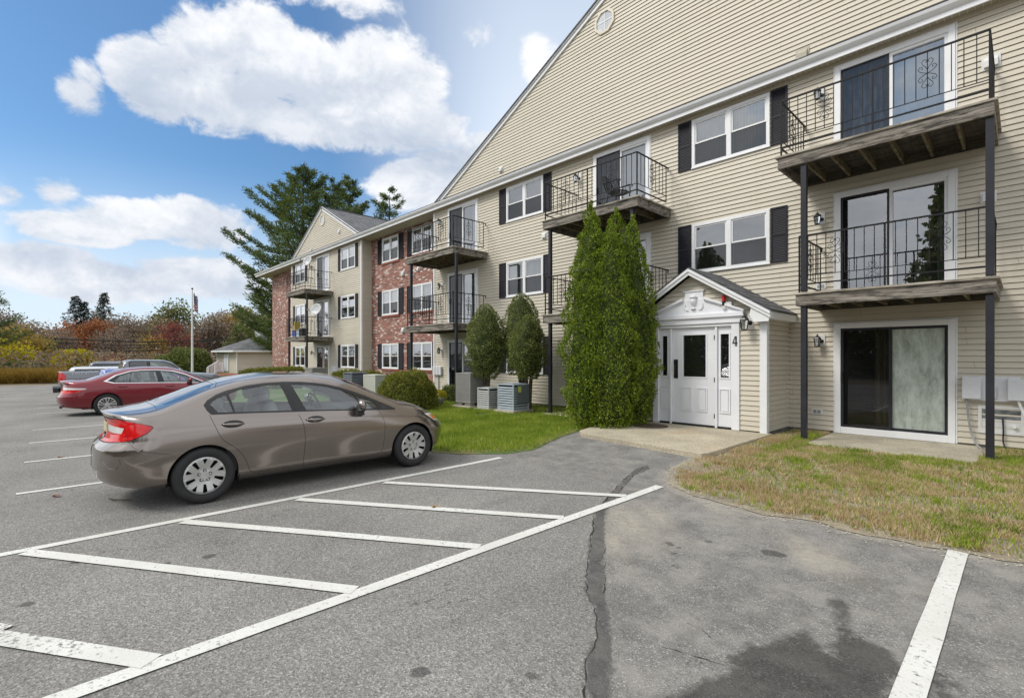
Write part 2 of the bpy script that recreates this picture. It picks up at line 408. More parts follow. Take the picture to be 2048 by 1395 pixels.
leaf_mat('leaf_yellow', [(0, (0.25, 0.18, 0.02)), (0.4, (0.42, 0.36, 0.015)), (1, (0.62, 0.55, 0.03))], 0.7, 0.5, 0.35)
leaf_mat('leaf_brown', [(0, (0.12, 0.09, 0.07)), (0.5, (0.23, 0.175, 0.13)), (1, (0.34, 0.27, 0.20))], 0.8, 0.5, 0.25)
leaf_mat('leaf_olive', [(0, (0.075, 0.095, 0.035)), (0.5, (0.15, 0.17, 0.06)), (1, (0.28, 0.26, 0.09))], 0.7, 0.5, 0.3)
leaf_mat('leaf_darkred', [(0, (0.16, 0.05, 0.045)), (1, (0.34, 0.12, 0.09))], 0.7, 0.5, 0.3)
leaf_mat('blade_lush', [(0, (0.09, 0.14, 0.012)), (0.35, (0.19, 0.27, 0.024)), (0.7, (0.32, 0.40, 0.045)), (1, (0.50, 0.47, 0.17))], 0.6, 1.3, 0.35, 0.5)
leaf_mat('blade_dry', [(0, (0.25, 0.13, 0.06)), (0.3, (0.43, 0.30, 0.16)), (0.6, (0.58, 0.47, 0.28)), (1, (0.70, 0.62, 0.42))], 0.8, 1.5, 0.3, 0.3)
leaf_mat('blade_reed', [(0, (0.14, 0.08, 0.02)), (0.5, (0.27, 0.17, 0.03)), (1, (0.40, 0.30, 0.07))], 0.8, 1.5, 0.3, 0.4)
# ------------------------------------------------------------------ ground, asphalt, lawns
def inpoly(P, poly):
    x, y = P[:, 0], P[:, 1]; r = np.zeros(len(P), bool); n = len(poly)
    for i in range(n):
        x1, y1 = poly[i]; x2, y2 = poly[(i + 1) % n]
        if y1 == y2: continue
        c = ((y1 > y) != (y2 > y)) & (x < (x2 - x1) * (y - y1) / (y2 - y1) + x1); r ^= c
    return r
def subdiv(poly, step, closed=True):
    out = []; n = len(poly)
    for i in range(n if closed else n - 1):
        a = poly[i]; b = poly[(i + 1) % n]; d = math.hypot(b[0] - a[0], b[1] - a[1]); k = max(1, int(math.ceil(d / step)))
        for j in range(k): out.append((a[0] + (b[0] - a[0]) * j / k, a[1] + (b[1] - a[1]) * j / k))
    if not closed: out.append(poly[-1])
    return out
def smooth_poly(p, it=2):
    for _ in range(it):
        q = []
        for i in range(len(p)):
            a = p[i]; b = p[(i + 1) % len(p)]
            q += [(0.75 * a[0] + 0.25 * b[0], 0.75 * a[1] + 0.25 * b[1]), (0.25 * a[0] + 0.75 * b[0], 0.25 * a[1] + 0.75 * b[1])]
        p = q
    return p
def sheet(name, poly, mat, zoff, step=0.5, zf=gz, wob=0.0):
    poly = subdiv(poly, step)
    if wob: poly = [(x + wob * noise.noise(Vector((x * 6, y * 6, 3))), y + wob * noise.noise(Vector((x * 6, y * 6, 9)))) for x, y in poly]
    xs = [p[0] for p in poly]; ys = [p[1] for p in poly]
    g = [(x, y) for x in np.arange(min(xs) + step * .5, max(xs), step) for y in np.arange(min(ys) + step * .5, max(ys), step)]
    g = [p for p, k in zip(g, inpoly(np.array(g), poly)) if k] if g else []
    n = len(poly); V = [Vector(p) for p in poly + g]
    r = delaunay_2d_cdt(V, [(i, (i + 1) % n) for i in range(n)], [list(range(n))], 1, 1e-5)
    vs = [(v.x, v.y, zf(v.x, v.y) + zoff) for v in r[0]]
    me = bpy.data.meshes.new(name); me.from_pydata(vs, [], [tuple(f) for f in r[2]]); me.materials.append(mat); me.shade_smooth()
    if len(me.polygons) and me.polygons[0].normal.z < 0: me.flip_normals()
    return link_mesh(name, me)

def asphalt_color(t, co, fine=False):
    s = 105.0 if not fine else 135.0
    v = t.new('ShaderNodeTexVoronoi', inp={'Vector': co, 'Scale': s})
    g = t.new('ShaderNodeSeparateColor', inp={0: v.outputs['Color']}).outputs[0]
    v2 = t.new('ShaderNodeTexVoronoi', inp={'Vector': co, 'Scale': s * 2.3})
    g2 = t.new('ShaderNodeSeparateColor', inp={0: v2.outputs['Color']}).outputs[1]
    c = t.ramp(g, [(0, (0.125, 0.121, 0.113)), (0.3, (0.19, 0.184, 0.172)), (0.62, (0.235, 0.228, 0.213)), (0.86, (0.275, 0.267, 0.250)), (1, (0.38, 0.368, 0.345))] if not fine else
               [(0, (0.115, 0.111, 0.104)), (0.4, (0.172, 0.166, 0.156)), (0.75, (0.218, 0.211, 0.199)), (0.93, (0.265, 0.256, 0.24)), (1, (0.45, 0.435, 0.41))])
    c = t.mix(t.rng(g2, 0.0, 0.45, 0.32, 0), c, (0.10, 0.098, 0.094))
    return c, v.outputs['Distance']
def asphalt_mat():
    m, t, b = newmat('asphalt'); co = objco(t)
    a1, d1 = asphalt_color(t, co); a2, d2 = asphalt_color(t, co, True)
    def attr(n): return t.new('ShaderNodeAttribute', attribute_name=n).outputs['Fac']
    nz = t.noise(co, 3.0, 6, 0.7); nf = t.noise(co, 14.0, 5, 0.75)
    new = t.rng(attr('newer'), 0.45, 0.55)
    c = t.mix(new, a1, a2)
    big = t.rng(t.noise(co, 0.55, 5, 0.6), 0.3, 0.7, 0.82, 1.16)
    c = t.mix(1.0, c, t.new('ShaderNodeCombineColor', inp={0: big, 1: big, 2: big}).outputs[0], 'MULTIPLY')
    mott = t.math('MULTIPLY', t.rng(nz, 0.42, 0.62), new)
    c = t.mix(t.math('MULTIPLY', mott, 0.60), c, (0.30, 0.287, 0.262)); dk = t.math('MULTIPLY', t.rng(t.noise(co, 1.9, 6, 0.75), 0.50, 0.66), new); c = t.mix(t.math('MULTIPLY', dk, 0.45), c, (0.075, 0.073, 0.07))
    trk = t.noise(t.new('ShaderNodeMapping', inp={'Vector': co, 'Scale': (2.6, .22, 1)}).outputs[0], 1.0, 5, .65); c = t.mix(t.rng(trk, .52, .72, 0, .28), c, (0.10, 0.098, 0.093))
    gt = t.noise(co, 7.0, 7, .8); c = t.mix(t.rng(gt, .60, .72, 0, .4), c, (0.085, 0.083, 0.08))
    # sandy dust swept onto the paving
    du = t.math('MULTIPLY', attr('dust'), t.rng(nf, 0.25, 0.6)); c = t.mix(t.math('MULTIPLY', du, 0.8), c, (0.38, 0.345, 0.285))
    # crack filler
    cr = t.rng(t.math('ADD', attr('tar'), t.math('ADD', t.math('MULTIPLY', t.math('SUBTRACT', nf, 0.5), 0.9), t.math('MULTIPLY', t.math('SUBTRACT', nz, 0.5), 1.2))), 0.42, 0.56)
    crc = t.mix(t.rng(nz, 0.38, 0.62, 0, 0.7), (0.048, 0.048, 0.048), (0.13, 0.126, 0.119))
    c = t.mix(t.math('MULTIPLY', cr, t.rng(nf, .35, .65, .95, .7)), c, crc)
    # damp patch and oil drips
    we = t.rng(t.math('ADD', attr('wet'), t.math('ADD', t.math('MULTIPLY', t.math('SUBTRACT', nz, 0.5), 0.8), t.math('MULTIPLY', t.math('SUBTRACT', nf, 0.5), 0.6))), 0.40, 0.60)
    c = t.mix(we, c, t.mix(1.0, c, (0.36, 0.36, 0.365), 'MULTIPLY'))
    oil = t.rng(t.math('ADD', attr('oil'), t.math('MULTIPLY', t.math('SUBTRACT', nf, 0.5), 0.7)), 0.45, 0.65)
    c = t.mix(t.math('MULTIPLY', oil, 0.58), c, (0.022, 0.021, 0.022))
    v = t.new('ShaderNodeTexVoronoi', feature='DISTANCE_TO_EDGE', inp={'Vector': t.vmath('ADD', co, t.noise(co, 4, 4, out=1)).outputs[0], 'Scale': 0.42})
    hair = t.math('MULTIPLY', t.rng(v.outputs['Distance'], 0.0, 0.0045, 1, 0), t.rng(t.noise(co, 0.9, 2), 0.52, 0.62))
    c = t.mix(t.math('MULTIPLY', hair, 0.75), c, (0.04, 0.04, 0.04))
    t.l.new(c, b.inputs['Base Color']); t.l.new(t.rng(we, 0, 1, 0.93, 0.62), b.inputs['Roughness'])
    b.inputs['Specular IOR Level'].default_value = 0.3
    bump(t, b, t.math('SUBTRACT', d1, t.math('MULTIPLY', cr, 0.3)), 0.7, 0.006)
    m2, t2, b2 = newmat('road_paint'); co = objco(t2)
    a, d = asphalt_color(t2, co)
    n = t2.noise(co, 30, 6, 0.75); n2 = t2.noise(co, 2.0, 3)
    old = t2.new('ShaderNodeAttribute', attribute_name='worn').outputs['Fac']
    w = t2.rng(t2.math('ADD', n, t2.math('ADD', t2.math('MULTIPLY', n2, 0.18), t2.math('MULTIPLY', old, 0.55))), 0.665, 0.74)
    c = t2.mix(w, t2.mix(t2.rng(n2, 0.3, 0.7), (0.54, 0.54, 0.505), (0.64, 0.64, 0.61)), a)
    c = t2.mix(t2.rng(t2.noise(co, 70, 2), 0.5, 0.7, 0, 0.25), c, (0.4, 0.4, 0.37))
    t2.l.new(c, b2.inputs['Base Color']); b2.inputs['Roughness'].default_value = 0.8; bump(t2, b2, d, 0.35, 0.004)
asphalt_mat()

def seg_dist(P, line):
    d = np.full(len(P), 1e9)
    for a, b in zip(line[:-1], line[1:]):
        a = np.array(a); b = np.array(b); ab = b - a; t = np.clip(((P - a) @ ab) / (ab @ ab + 1e-9), 0, 1)
        d = np.minimum(d, np.linalg.norm(P - (a + t[:, None] * ab), axis=1))
    return d
def softpoly(P, poly, w):
    ins = inpoly(P, poly); d = seg_dist(P, list(poly) + [poly[0]])
    return np.clip(0.5 + np.where(ins, d, -d) / (2 * w), 0, 1)

def c2(x, y): return onZ(700 + x / 2.56, 850 + y / 2.56)
def c3(x, y): return onZ(1300 + x / 2.56, 850 + y / 2.56)
TAR_L = [c2(*p) for p in [(1190, 1500), (1200, 1395), (1215, 1180), (1262, 1085), (1250, 930), (1205, 850), (1225, 660), (1240, 540), (1250, 450), (1330, 360), (1395, 285), (1470, 225), (1525, 212)]]
TAR_R = [c2(*p) for p in [(1540, 226), (1450, 262), (1370, 350), (1325, 420), (1303, 500), (1303, 700), (1302, 860), (1325, 950), (1338, 1100), (1335, 1395), (1335, 1500)]]
WALK = [c2(*p) for p in [(1330, 365), (1355, 297), (1200, 262), (1050, 236), (930, 205), (870, 200), (840, 170), (760, 150)]] + [(-6.3, 5.3), (-6.5, 9), (-3.0, 9)]
NEWER = [c2(1270, 1500)] + TAR_L[1:9][::1] + WALK + [(5, 9), (5, -3), (-1.0, -3)]
WET = [c3(*p) for p in [(60, 1395), (180, 1350), (290, 1318), (430, 1250), (405, 1190), (490, 1130), (600, 1120), (690, 1075), (800, 1050), (850, 1120), (930, 1168), (955, 1060), (945, 900), (985, 880), (1005, 930), (1010, 1020), (1060, 1075), (1200, 1150), (1290, 1230), (1240, 1330), (1200, 1450), (600, 1560), (0, 1560)]]
WET2 = [c3(*p) for p in [(1480, 1240), (1600, 1330), (1500, 1420), (1420, 1500)]]
OILS = [(c3(*p), r) for p, r in [((630, 655), 0.085), ((600, 650), 0.06), ((665, 662), 0.06), ((300, 595), 0.045), ((95, 602), 0.04), ((110, 612), 0.035), ((150, 625), 0.03), ((120, 655), 0.03)]]
OILS += [(c2(350, 1260), 0.05), (c2(375, 1262), 0.04), (onZ(300 * 700 / 1792 + 35, 850 + 700 / 2.56), 0.05), (onZ(1070 / 2.56, 850 + 670 / 2.56), 0.06), (onZ(850 / 2.56, 850 + 707 / 2.56), 0.04), (onZ(135 / 2.56, 850 + 915 / 2.56), 0.05), (c2(1660, 655), 0.03), (c2(930, 1280), 0.04)]
DUST = [(c2(1420, 500), 0.55, 0.25), (c2(1350, 600), 0.30, 0.12), (c2(1560, 460), 0.40, 0.12), (c3(330, 420), 0.35, 0.12), (c3(860, 660), 0.4, 0.15), (c3(820, 690), 0.3, 0.1)]
def build_lot():
    vs = []; fs = []
    def grid(x0, x1, y0, y1, st):
        nx = int(round((x1 - x0) / st)); ny = int(round((y1 - y0) / st)); o = len(vs)
        for j in range(ny + 1):
            for i in range(nx + 1):
                x = x0 + (x1 - x0) * i / nx; y = y0 + (y1 - y0) * j / ny; vs.append((x, y, gz(x, y)))
        for j in range(ny):
            for i in range(nx):
                a = o + j * (nx + 1) + i; fs.append((a, a + 1, a + nx + 2, a + nx + 1))
    grid(-8, 2.4, -0.4, 8.4, 0.04)
    grid(-46.5, -8, -12, 5.6, 0.7); grid(-8, 14, -12, -0.4, 0.5); grid(2.4, 14, -0.4, 5.2, 0.5)
    me = bpy.data.meshes.new('parking_lot'); me.from_pydata(vs, [], fs); me.materials.append(MATS['asphalt'])
    P = np.array(vs)[:, :2]
    A = {k: np.zeros(len(P), np.float32) for k in ('newer', 'tar', 'wet', 'oil', 'dust')}
    near = (P[:, 0] > -8.2) & (P[:, 1] > -3); Q = P[near]
    A['newer'][near] = softpoly(Q, NEWER, 0.03)
    A['newer'][(P[:, 0] > 2.4)] = 1
    A['tar'][near] = softpoly(Q, TAR_L + TAR_R, 0.075)
    A['wet'][near] = np.maximum(softpoly(Q, WET, 0.16), softpoly(Q, WET2, 0.3))
    o = np.zeros(len(Q))
    for (p, r) in OILS: o = np.maximum(o, np.clip(1.25 - np.linalg.norm((Q - np.array(p)), axis=1) / r * 0.8, 0, 1))
    A['oil'][near] = o
    d = np.zeros(len(Q))
    for (p, rx, ry) in DUST:
        q = (Q - np.array(p)) @ np.array([[0.72, -0.69], [0.69, 0.72]]).T
        d = np.maximum(d, np.exp(-((q[:, 0] / rx) ** 2 + (q[:, 1] / ry) ** 2)))
    edge = [c3(*p) for p in [(90, 245), (110, 320), (220, 370), (330, 400), (600, 470), (850, 490), (1060, 560), (1500, 640), (1915, 715)]]
    ed = seg_dist(Q, edge); d = np.maximum(d, 0.75 * np.exp(-(ed / 0.10) ** 2)); A['dust'][near] = d
    for k, a in A.items():
        at = me.attributes.new(k, 'FLOAT', 'POINT'); at.data.foreach_set('value', a)
    me.shade_smooth(); o = link_mesh('parking_lot', me); tag(o, kind='structure')
build_lot()

g = MB(); N = 40; ext = 700
vs = []; fs = []
cs = sorted(set([-ext, -400, -250, -180, -140, -110, -90, -75, -60, -50, -46, -40, -30, -20, -10, 0, 10, 20, 35, 60, 100, 180, 300, ext]))
for y in cs:
    for x in cs:
        far = smooth(60, 300, math.hypot(x, y)); z = -0.36 + 0.0 * far
        if x < -47 : z = -0.26
        vs.append((x, y, z))
n = len(cs)
for j in range(n - 1):
    for i in range(n - 1): fs.append((j * n + i, j * n + i + 1, (j + 1) * n + i + 1, (j + 1) * n + i))
mk('soil', (0.13, 0.10, 0.06), 0.95, 0.4, 0.6, bmp=0.5, bscale=12)
def lawn_mat(name, base, alt, dead):
    m, t, b = newmat(name); co = objco(t)
    c = t.mix(t.rng(t.noise(co, 9, 5, 0.7), 0.35, 0.65), base, alt)
    c = t.mix(t.rng(t.noise(co, 1.3, 4, 0.6), 0.5, 0.62, 0, 0.8), c, dead)
    c = t.mix(t.rng(t.noise(co, 120, 2), 0.45, 0.7, 0, 0.5), c, tuple(x * 0.4 for x in base))
    t.l.new(c, b.inputs['Base Color']); b.inputs['Roughness'].default_value = 0.95; bump(t, b, t.noise(co, 60, 4), 0.8, 0.02)
lawn_mat('lawn_ground', (0.075, 0.13, 0.020), (0.12, 0.18, 0.035), (0.22, 0.18, 0.08))
lawn_mat('dirt_lawn', (0.25, 0.21, 0.14), (0.38, 0.33, 0.24), (0.24, 0.215, 0.17))
me = bpy.data.meshes.new('ground'); me.from_pydata(vs, [], fs); me.materials.append(MATS['soil']); tag(link_mesh('ground', me), kind='structure')

LAWN_L = [(-6.62, 8.45), (-6.45, 7.6), (-6.15, 6.8), (-5.9, 6.15), (-6.05, 5.6), (-6.5, 5.1), (-7.0, 4.85), (-9, 4.95), (-20, 4.95), (-46, 4.95), (-75, 6), (-75, 45), (-38, 45), (-38, 12.4), (-23, 12.4), (-16.9, 12.4), (-6.62, 11.95)]
LAWN_R = [(-3.45, 7.65)] + [c3(*p) for p in [(235, 175), (100, 235), (95, 275), (120, 320), (220, 365), (330, 395), (600, 465), (850, 495), (1060, 560), (1500, 640), (1915, 712)]] + [(1.2, 6.0), (3.6, 6.5), (12, 6.6), (12, 12), (-3.45, 12)]
tag(sheet('lawn', LAWN_L, MATS['lawn_ground'], 0.007, 0.35, wob=0.05), kind='structure')
tag(sheet('yard', LAWN_R, MATS['dirt_lawn'], 0.007, 0.12, wob=0.07), kind='structure')

# ragged cracks along the edges of the patched strip
def crack(pts, w, seed, name='pavement_crack'):
    r = random.Random(seed); P = subdiv(pts, .05, False); vs = []; fs = []
    for i, p in enumerate(P):
        a = P[max(0, i - 1)]; b = P[min(len(P) - 1, i + 1)]; d = Vector((b[0] - a[0], b[1] - a[1])).normalized(); n = Vector((-d.y, d.x)); o = .7 * (r.gauss(0, .008) + .02 * noise.noise(Vector((p[0] * 5, p[1] * 5, seed)))); ww = w * r.uniform(.0, 1.3) * (.35 + max(0, noise.noise(Vector((p[0] * 2, p[1] * 2, seed + 3))) * 2.2))
        for s in (-1, 1): q = Vector(p) + n * (o + s * ww / 2); vs.append((q.x, q.y, gz(q.x, q.y) + .0035))
        if i: k = 2 * i; fs.append((k - 2, k, k + 1, k - 1))
    me = bpy.data.meshes.new(name); me.from_pydata(vs, [], fs); me.materials.append(MATS['crack_dark'])
    if me.polygons[0].normal.z < 0: me.flip_normals()
    tag(link_mesh(name, me), kind='structure')
mk('crack_dark', (0.022, 0.021, 0.020), 0.95, 0.3, 20)
crack(TAR_L[1:], .016, 3); crack(TAR_R[1:7], .007, 5)
crack([c2(1200, 870), c2(1185, 885), c2(1188, 905)], .008, 7); crack([c2(1110, 495), c2(1160, 515), c2(1190, 530)], .010, 8); crack([c2(1440, 270), c2(1500, 222), c2(1535, 216)], .012, 9)
crack([c3(60, 1130), c3(180, 1165), c3(330, 1215), c3(420, 1235)], .006, 10); crack([c3(190, 1010), c3(290, 1060), c3(380, 1130)], .006, 11); crack([c2(1730, 1010), c2(1790, 1040), c2(1850, 1090)], .007, 12)
# painted lines
def line(p, q, w, name='painted_line', worn=0.0, z=0.006, worn_end=None):
    p = Vector(p); q = Vector(q); d = (q - p); L = d.length; d.normalize(); nrm = Vector((-d.y, d.x)) * w / 2
    k = max(1, int(L / 0.25)); vs = []; fs = []; wv = []
    for i in range(k + 1):
        c = p + d * (L * i / k)
        for s in (-1, 1):
            jit = 0.004 * noise.noise(Vector((c.x * 7, c.y * 7, s * 5)))
            e = c + nrm * s * (1 + jit / w * 2); vs.append((e.x, e.y, gz(e.x, e.y) + z)); wv.append(worn if worn_end is None else worn + (worn_end - worn) * i / k)
        if i: a = 2 * i; fs.append((a - 2, a, a + 1, a - 1))
    me = bpy.data.meshes.new(name); me.from_pydata(vs, [], fs); me.materials.append(MATS['road_paint'])
    if me.polygons[0].normal.z < 0: me.flip_normals()
    at = me.attributes.new('worn', 'FLOAT', 'POINT'); at.data.foreach_set('value', np.array(wv, np.float32))
    return tag(link_mesh(name, me), kind='structure')
line((-5.79, -2.5), (-5.86, 5.36), 0.10)
line((-3.17, -2.2), (-3.17, 5.6), 0.115, z=0.008)
for (a, b) in [((-5.74, 3.20), (-3.22, 4.93)), ((-5.74, 2.10), (-3.22, 3.80)), ((-5.74, 1.0), (-3.22, 2.70)), ((-5.74, -0.10), (-3.22, 1.57))]:
    line(a, b, 0.115, z=0.010)
line((-3.21, 0.42), (-4.15, -0.22), 0.125, z=0.010, worn=-0.05, worn_end=0.2)
line((-4.15, -0.22), (-4.9, -0.75), 0.24, z=0.010, worn=0.2, worn_end=0.36)
line((-0.385, -2.0), (-0.385, 5.50), 0.125, z=0.008)
for k in range(1, 9):
    x = -5.79 - 2.60 * k
    if k == 5: continue
    line((x, -0.25 + 0.02 * k), (x, 5.0), 0.10, worn=0.03)

# slabs
def slab(name, x0, x1, y0, y1, z0, z1, mat, label, poly=None):
    m = MB(); m.prism(poly or [(x0, y0), (x1, y0), (x1, y1), (x0, y1)], 'z', z0, z1)
    o = m.build(name, mat, bevel=0.012); return tag(o, kind='structure')
slab('entrance_slab', 0, 0, 0, 0, -0.2, 0.125, MATS['aggregate'], None, [(-6.35, 8.0), (-6.1, 7.78), (-3.5, 7.45), (-3.44, 7.6), (-3.44, 10.40), (-6.7, 10.40), (-6.6, 9.0)])
slab('patio_slab', 0, 0, 0, 0, -0.2, 0.095, MATS['aggregate_step'], None, [(-2.72, 9.93), (-0.62, 9.80), (-0.40, 10.05), (-0.52, 11.72), (-2.72, 11.72)])
slab('patio_slab', 0, 0, 0, 0, -0.2, 0.09, MATS['aggregate_step'], None, [(-9.2, 10.0), (-6.9, 10.0), (-6.9, 11.72), (-9.2, 11.72)])
# ------------------------------------------------------------------ the apartment building
YW, YB = 11.70, 12.26           # siding plane, brick plane
building = thing('apartment_building', 'three-storey apartment building with cream siding, brick bays and iron-railed balconies', 'apartment building', (-16.0, YW, 0.07))

def siding_wall(name, parent, org, U, Nn, u0, u1, z0, z1, openings=(), lap=0.1016, ulim=None, mat='siding', d0=0.004, d1=0.022):
    """clapboards laid as real sloping courses. org: origin, U: unit vector along the wall, Nn: outward normal; openings (ua,ub,za,zb)"""
    mb = MB(); O = Vector(org); U = Vector(U); Nn = Vector(Nn)
    def pt(u, z, d): p = O + U * u + Nn * d; return (p.x, p.y, z)
    k = 0; zb = z0
    while zb < z1 - 1e-6:
        zt = min(z0 + (k + 1) * lap, z1)
        cuts = sorted(set([zb, zt] + [z for o in openings for z in (o[2], o[3]) if zb + 1e-4 < z < zt - 1e-4]))
        for a, b in zip(cuts[:-1], cuts[1:]):
            mid = (a + b) / 2
            ints = [(u0, u1)]
            for o in openings:
                if o[2] < mid < o[3]:
                    ni = []
                    for s, e in ints:
                        if o[1] <= s or o[0] >= e: ni.append((s, e)); continue
                        if o[0] > s: ni.append((s, o[0]))
                        if o[1] < e: ni.append((o[1], e))
                    ints = ni
            da = d1 + (d0 - d1) * (a - zb) / lap; db = d1 + (d0 - d1) * (b - zb) / lap
            for s, e in ints:
                sa, ea, sb, eb = s, e, s, e
                if ulim:
                    la = ulim(a); lb = ulim(b)
                    sa = max(s, la[0]); ea = min(e, la[1]); sb = max(s, lb[0]); eb = min(e, lb[1])
                    if ea - sa < 0.01: continue
                    if eb < sb: sb = eb = (sb + eb) / 2
                if b == zt and zt < z1 - 1e-4:      # shadow channel under the next course's lip
                    c = b - 0.008; f = (c - a) / (b - a); sc = sa + (sb - sa) * f; ec = ea + (eb - ea) * f; dc = d0
                    mb.quad(pt(sa, a, da), pt(ea, a, da), pt(ec, c, dc), pt(sc, c, dc)); mb.quad(pt(sc, c, dc), pt(ec, c, dc), pt(ec, c, -.012), pt(sc, c, -.012)); mb.quad(pt(sc, c, -.012), pt(ec, c, -.012), pt(eb, b, -.012), pt(sb, b, -.012))
                else: mb.quad(pt(sa, a, da), pt(ea, a, da), pt(eb, b, db), pt(sb, b, db))
                if a == zb: mb.quad(pt(sa, a, -0.012), pt(ea, a, -0.012), pt(ea, a, da), pt(sa, a, da))
        k += 1; zb = zt
    o = mb.build(name, MATS[mat], parent)
    me = o.data; return o
def flat_wall(name, parent, y, x0, x1, z0, z1, openings, mat):
    zs = sorted(set([z0, z1] + [v for o in openings for v in (o[2], o[3])])); mb = MB()
    for a, b in zip(zs[:-1], zs[1:]):
        mid = (a + b) / 2; ints = [(x0, x1)]
        for o in openings:
            if o[2] < mid < o[3]:
                ni = []
                for s, e in ints:
                    if o[1] <= s or o[0] >= e: ni.append((s, e)); continue
                    if o[0] > s: ni.append((s, o[0]))
                    if o[1] < e: ni.append((o[1], e))
                ints = ni
        for s, e in ints: mb.quad((s, y, a), (e, y, a), (e, y, b), (s, y, b))
    for (a, b, c, d) in openings:   # reveals
        mb.quad((a, y, c), (b, y, c), (b, y + .12, c), (a, y + .12, c)); mb.quad((a, y, d), (a, y + .12, d), (b, y + .12, d), (b, y, d))
        mb.quad((a, y, c), (a, y + .12, c), (a, y + .12, d), (a, y, d)); mb.quad((b, y, c), (b, y, d), (b, y + .12, d), (b, y + .12, c))
    return mb.build(name, MATS[mat], parent)

def sash_ring(mb, x0, x1, z0, z1, y0, y1, w):
    mb.box(x0, x0 + w, y0, y1, z0, z1); mb.box(x1 - w, x1, y0, y1, z0, z1)
    mb.box(x0 + w, x1 - w, y0, y1, z1 - w, z1); mb.box(x0 + w, x1 - w, y0, y1, z0, z0 + w)

CURT = ['curtain_pale', 'curtain_grey', 'blind_white', 'curtain_green']
def window(x0, x1, z0, z1, y=YW, curtain='curtain_pale', shutters='lr', shw=0.34, lower_drop=0.0, brick=False, up_cov=1.0):
    """double-hung pair in one white casing; returns the part"""
    fr = MB(); c = 0.075
    sash_ring(fr, x0, x1, z0, z1, y - 0.035, y + 0.06, c)
    xm = (x0 + x1) / 2; fr.box(xm - 0.055, xm + 0.055, y - 0.033, y + 0.06, z0 + c, z1 - c)
    fr.box(x0 - 0.012, x1 + 0.012, y - 0.050, y - 0.02, z0 - 0.012, z0 + 0.022)
    w = fr.build('window', MATS['white_trim'], building, bevel=0.006)
    zm = (z0 + z1) / 2
    for (a, b) in ((x0 + c, xm - 0.055), (xm + 0.055, x1 - c)):
        s = MB(); sash_ring(s, a, b, zm - 0.015, z1 - c, y - 0.012, y + 0.02, 0.034)
        s.build('upper_sash', MATS['white_trim'], w)
        s = MB(); sash_ring(s, a + 0.004, b - 0.004, z0 + c, zm + 0.02, y + 0.022, y + 0.05, 0.038); s.build('lower_sash', MATS['white_trim'], w)
        MB().quad((a + .03, y + .006, zm), (b - .03, y + .006, zm), (b - .03, y + .006, z1 - c - .03), (a + .03, y + .006, z1 - c - .03)).build('pane', MATS['pane_glass'], w)
        MB().quad((a, y + .014, z0 + c), (b, y + .014, z0 + c), (b, y + .014, zm - .012), (a, y + .014, zm - .012)).build('screen', MATS['screen_glass'], w)
        if curtain:
            zl = z0 + c + (z1 - z0 - 2 * c) * (1 - up_cov)
            cu = MB(); n = 24; vs = []
            for i in range(n + 1):
                xx = a + (b - a) * i / n; yy = y + 0.12 + 0.02 * math.sin(i * 1.9 + x0)
                vs += [(xx, yy, zl), (xx, yy, z1 - c)]
            cu.add(vs, [(2 * i, 2 * i + 2, 2 * i + 3, 2 * i + 1) for i in range(n)])
            cu.build('curtain', MATS[curtain], w, shade=True)
    for sd in shutters:
        a, b = (x0 - 0.02 - shw, x0 - 0.02) if sd == 'l' else (x1 + 0.02, x1 + 0.02 + shw)
        s = MB(); za, zb = z0 - 0.0, z1 + 0.0; yy = y - 0.020
        sash_ring(s, a, b, za, zb, yy - 0.022, yy + 0.002, 0.04); s.box(a + .04, b - .04, yy - .02, yy, (za + zb) / 2 - .025, (za + zb) / 2 + .025)
        for (p, q) in ((za + .04, (za + zb) / 2 - .025), ((za + zb) / 2 + .025, zb - .04)):
            n = int((q - p) / 0.036)
            for i in range(n):
                t0 = p + (q - p) * i / n; t1 = p + (q - p) * (i + 1) / n
                s.quad((a + .04, yy - .016, t0), (b - .04, yy - .016, t0), (b - .04, yy - .002, t1), (a + .04, yy - .002, t1))
                s.quad((a + .04, yy - .016, t0), (a + .04, yy - .001, t0 - .002), (b - .04, yy - .001, t0 - .002), (b - .04, yy - .016, t0))
        s.build('shutter', MATS['shutter'], building)
    if brick:
        s = MB(); n = int((x1 - x0 + 0.1) / 0.075)
        for i in range(n):
            p = x0 - 0.05 + (x1 - x0 + 0.1) * i / n; s.box(p + .004, p + (x1 - x0 + .1) / n - .004, y - .045, y + .02, z0 - .10, z0 - .014)
        s.build('brick_sill', MATS['brick_sill'], building)
    return w
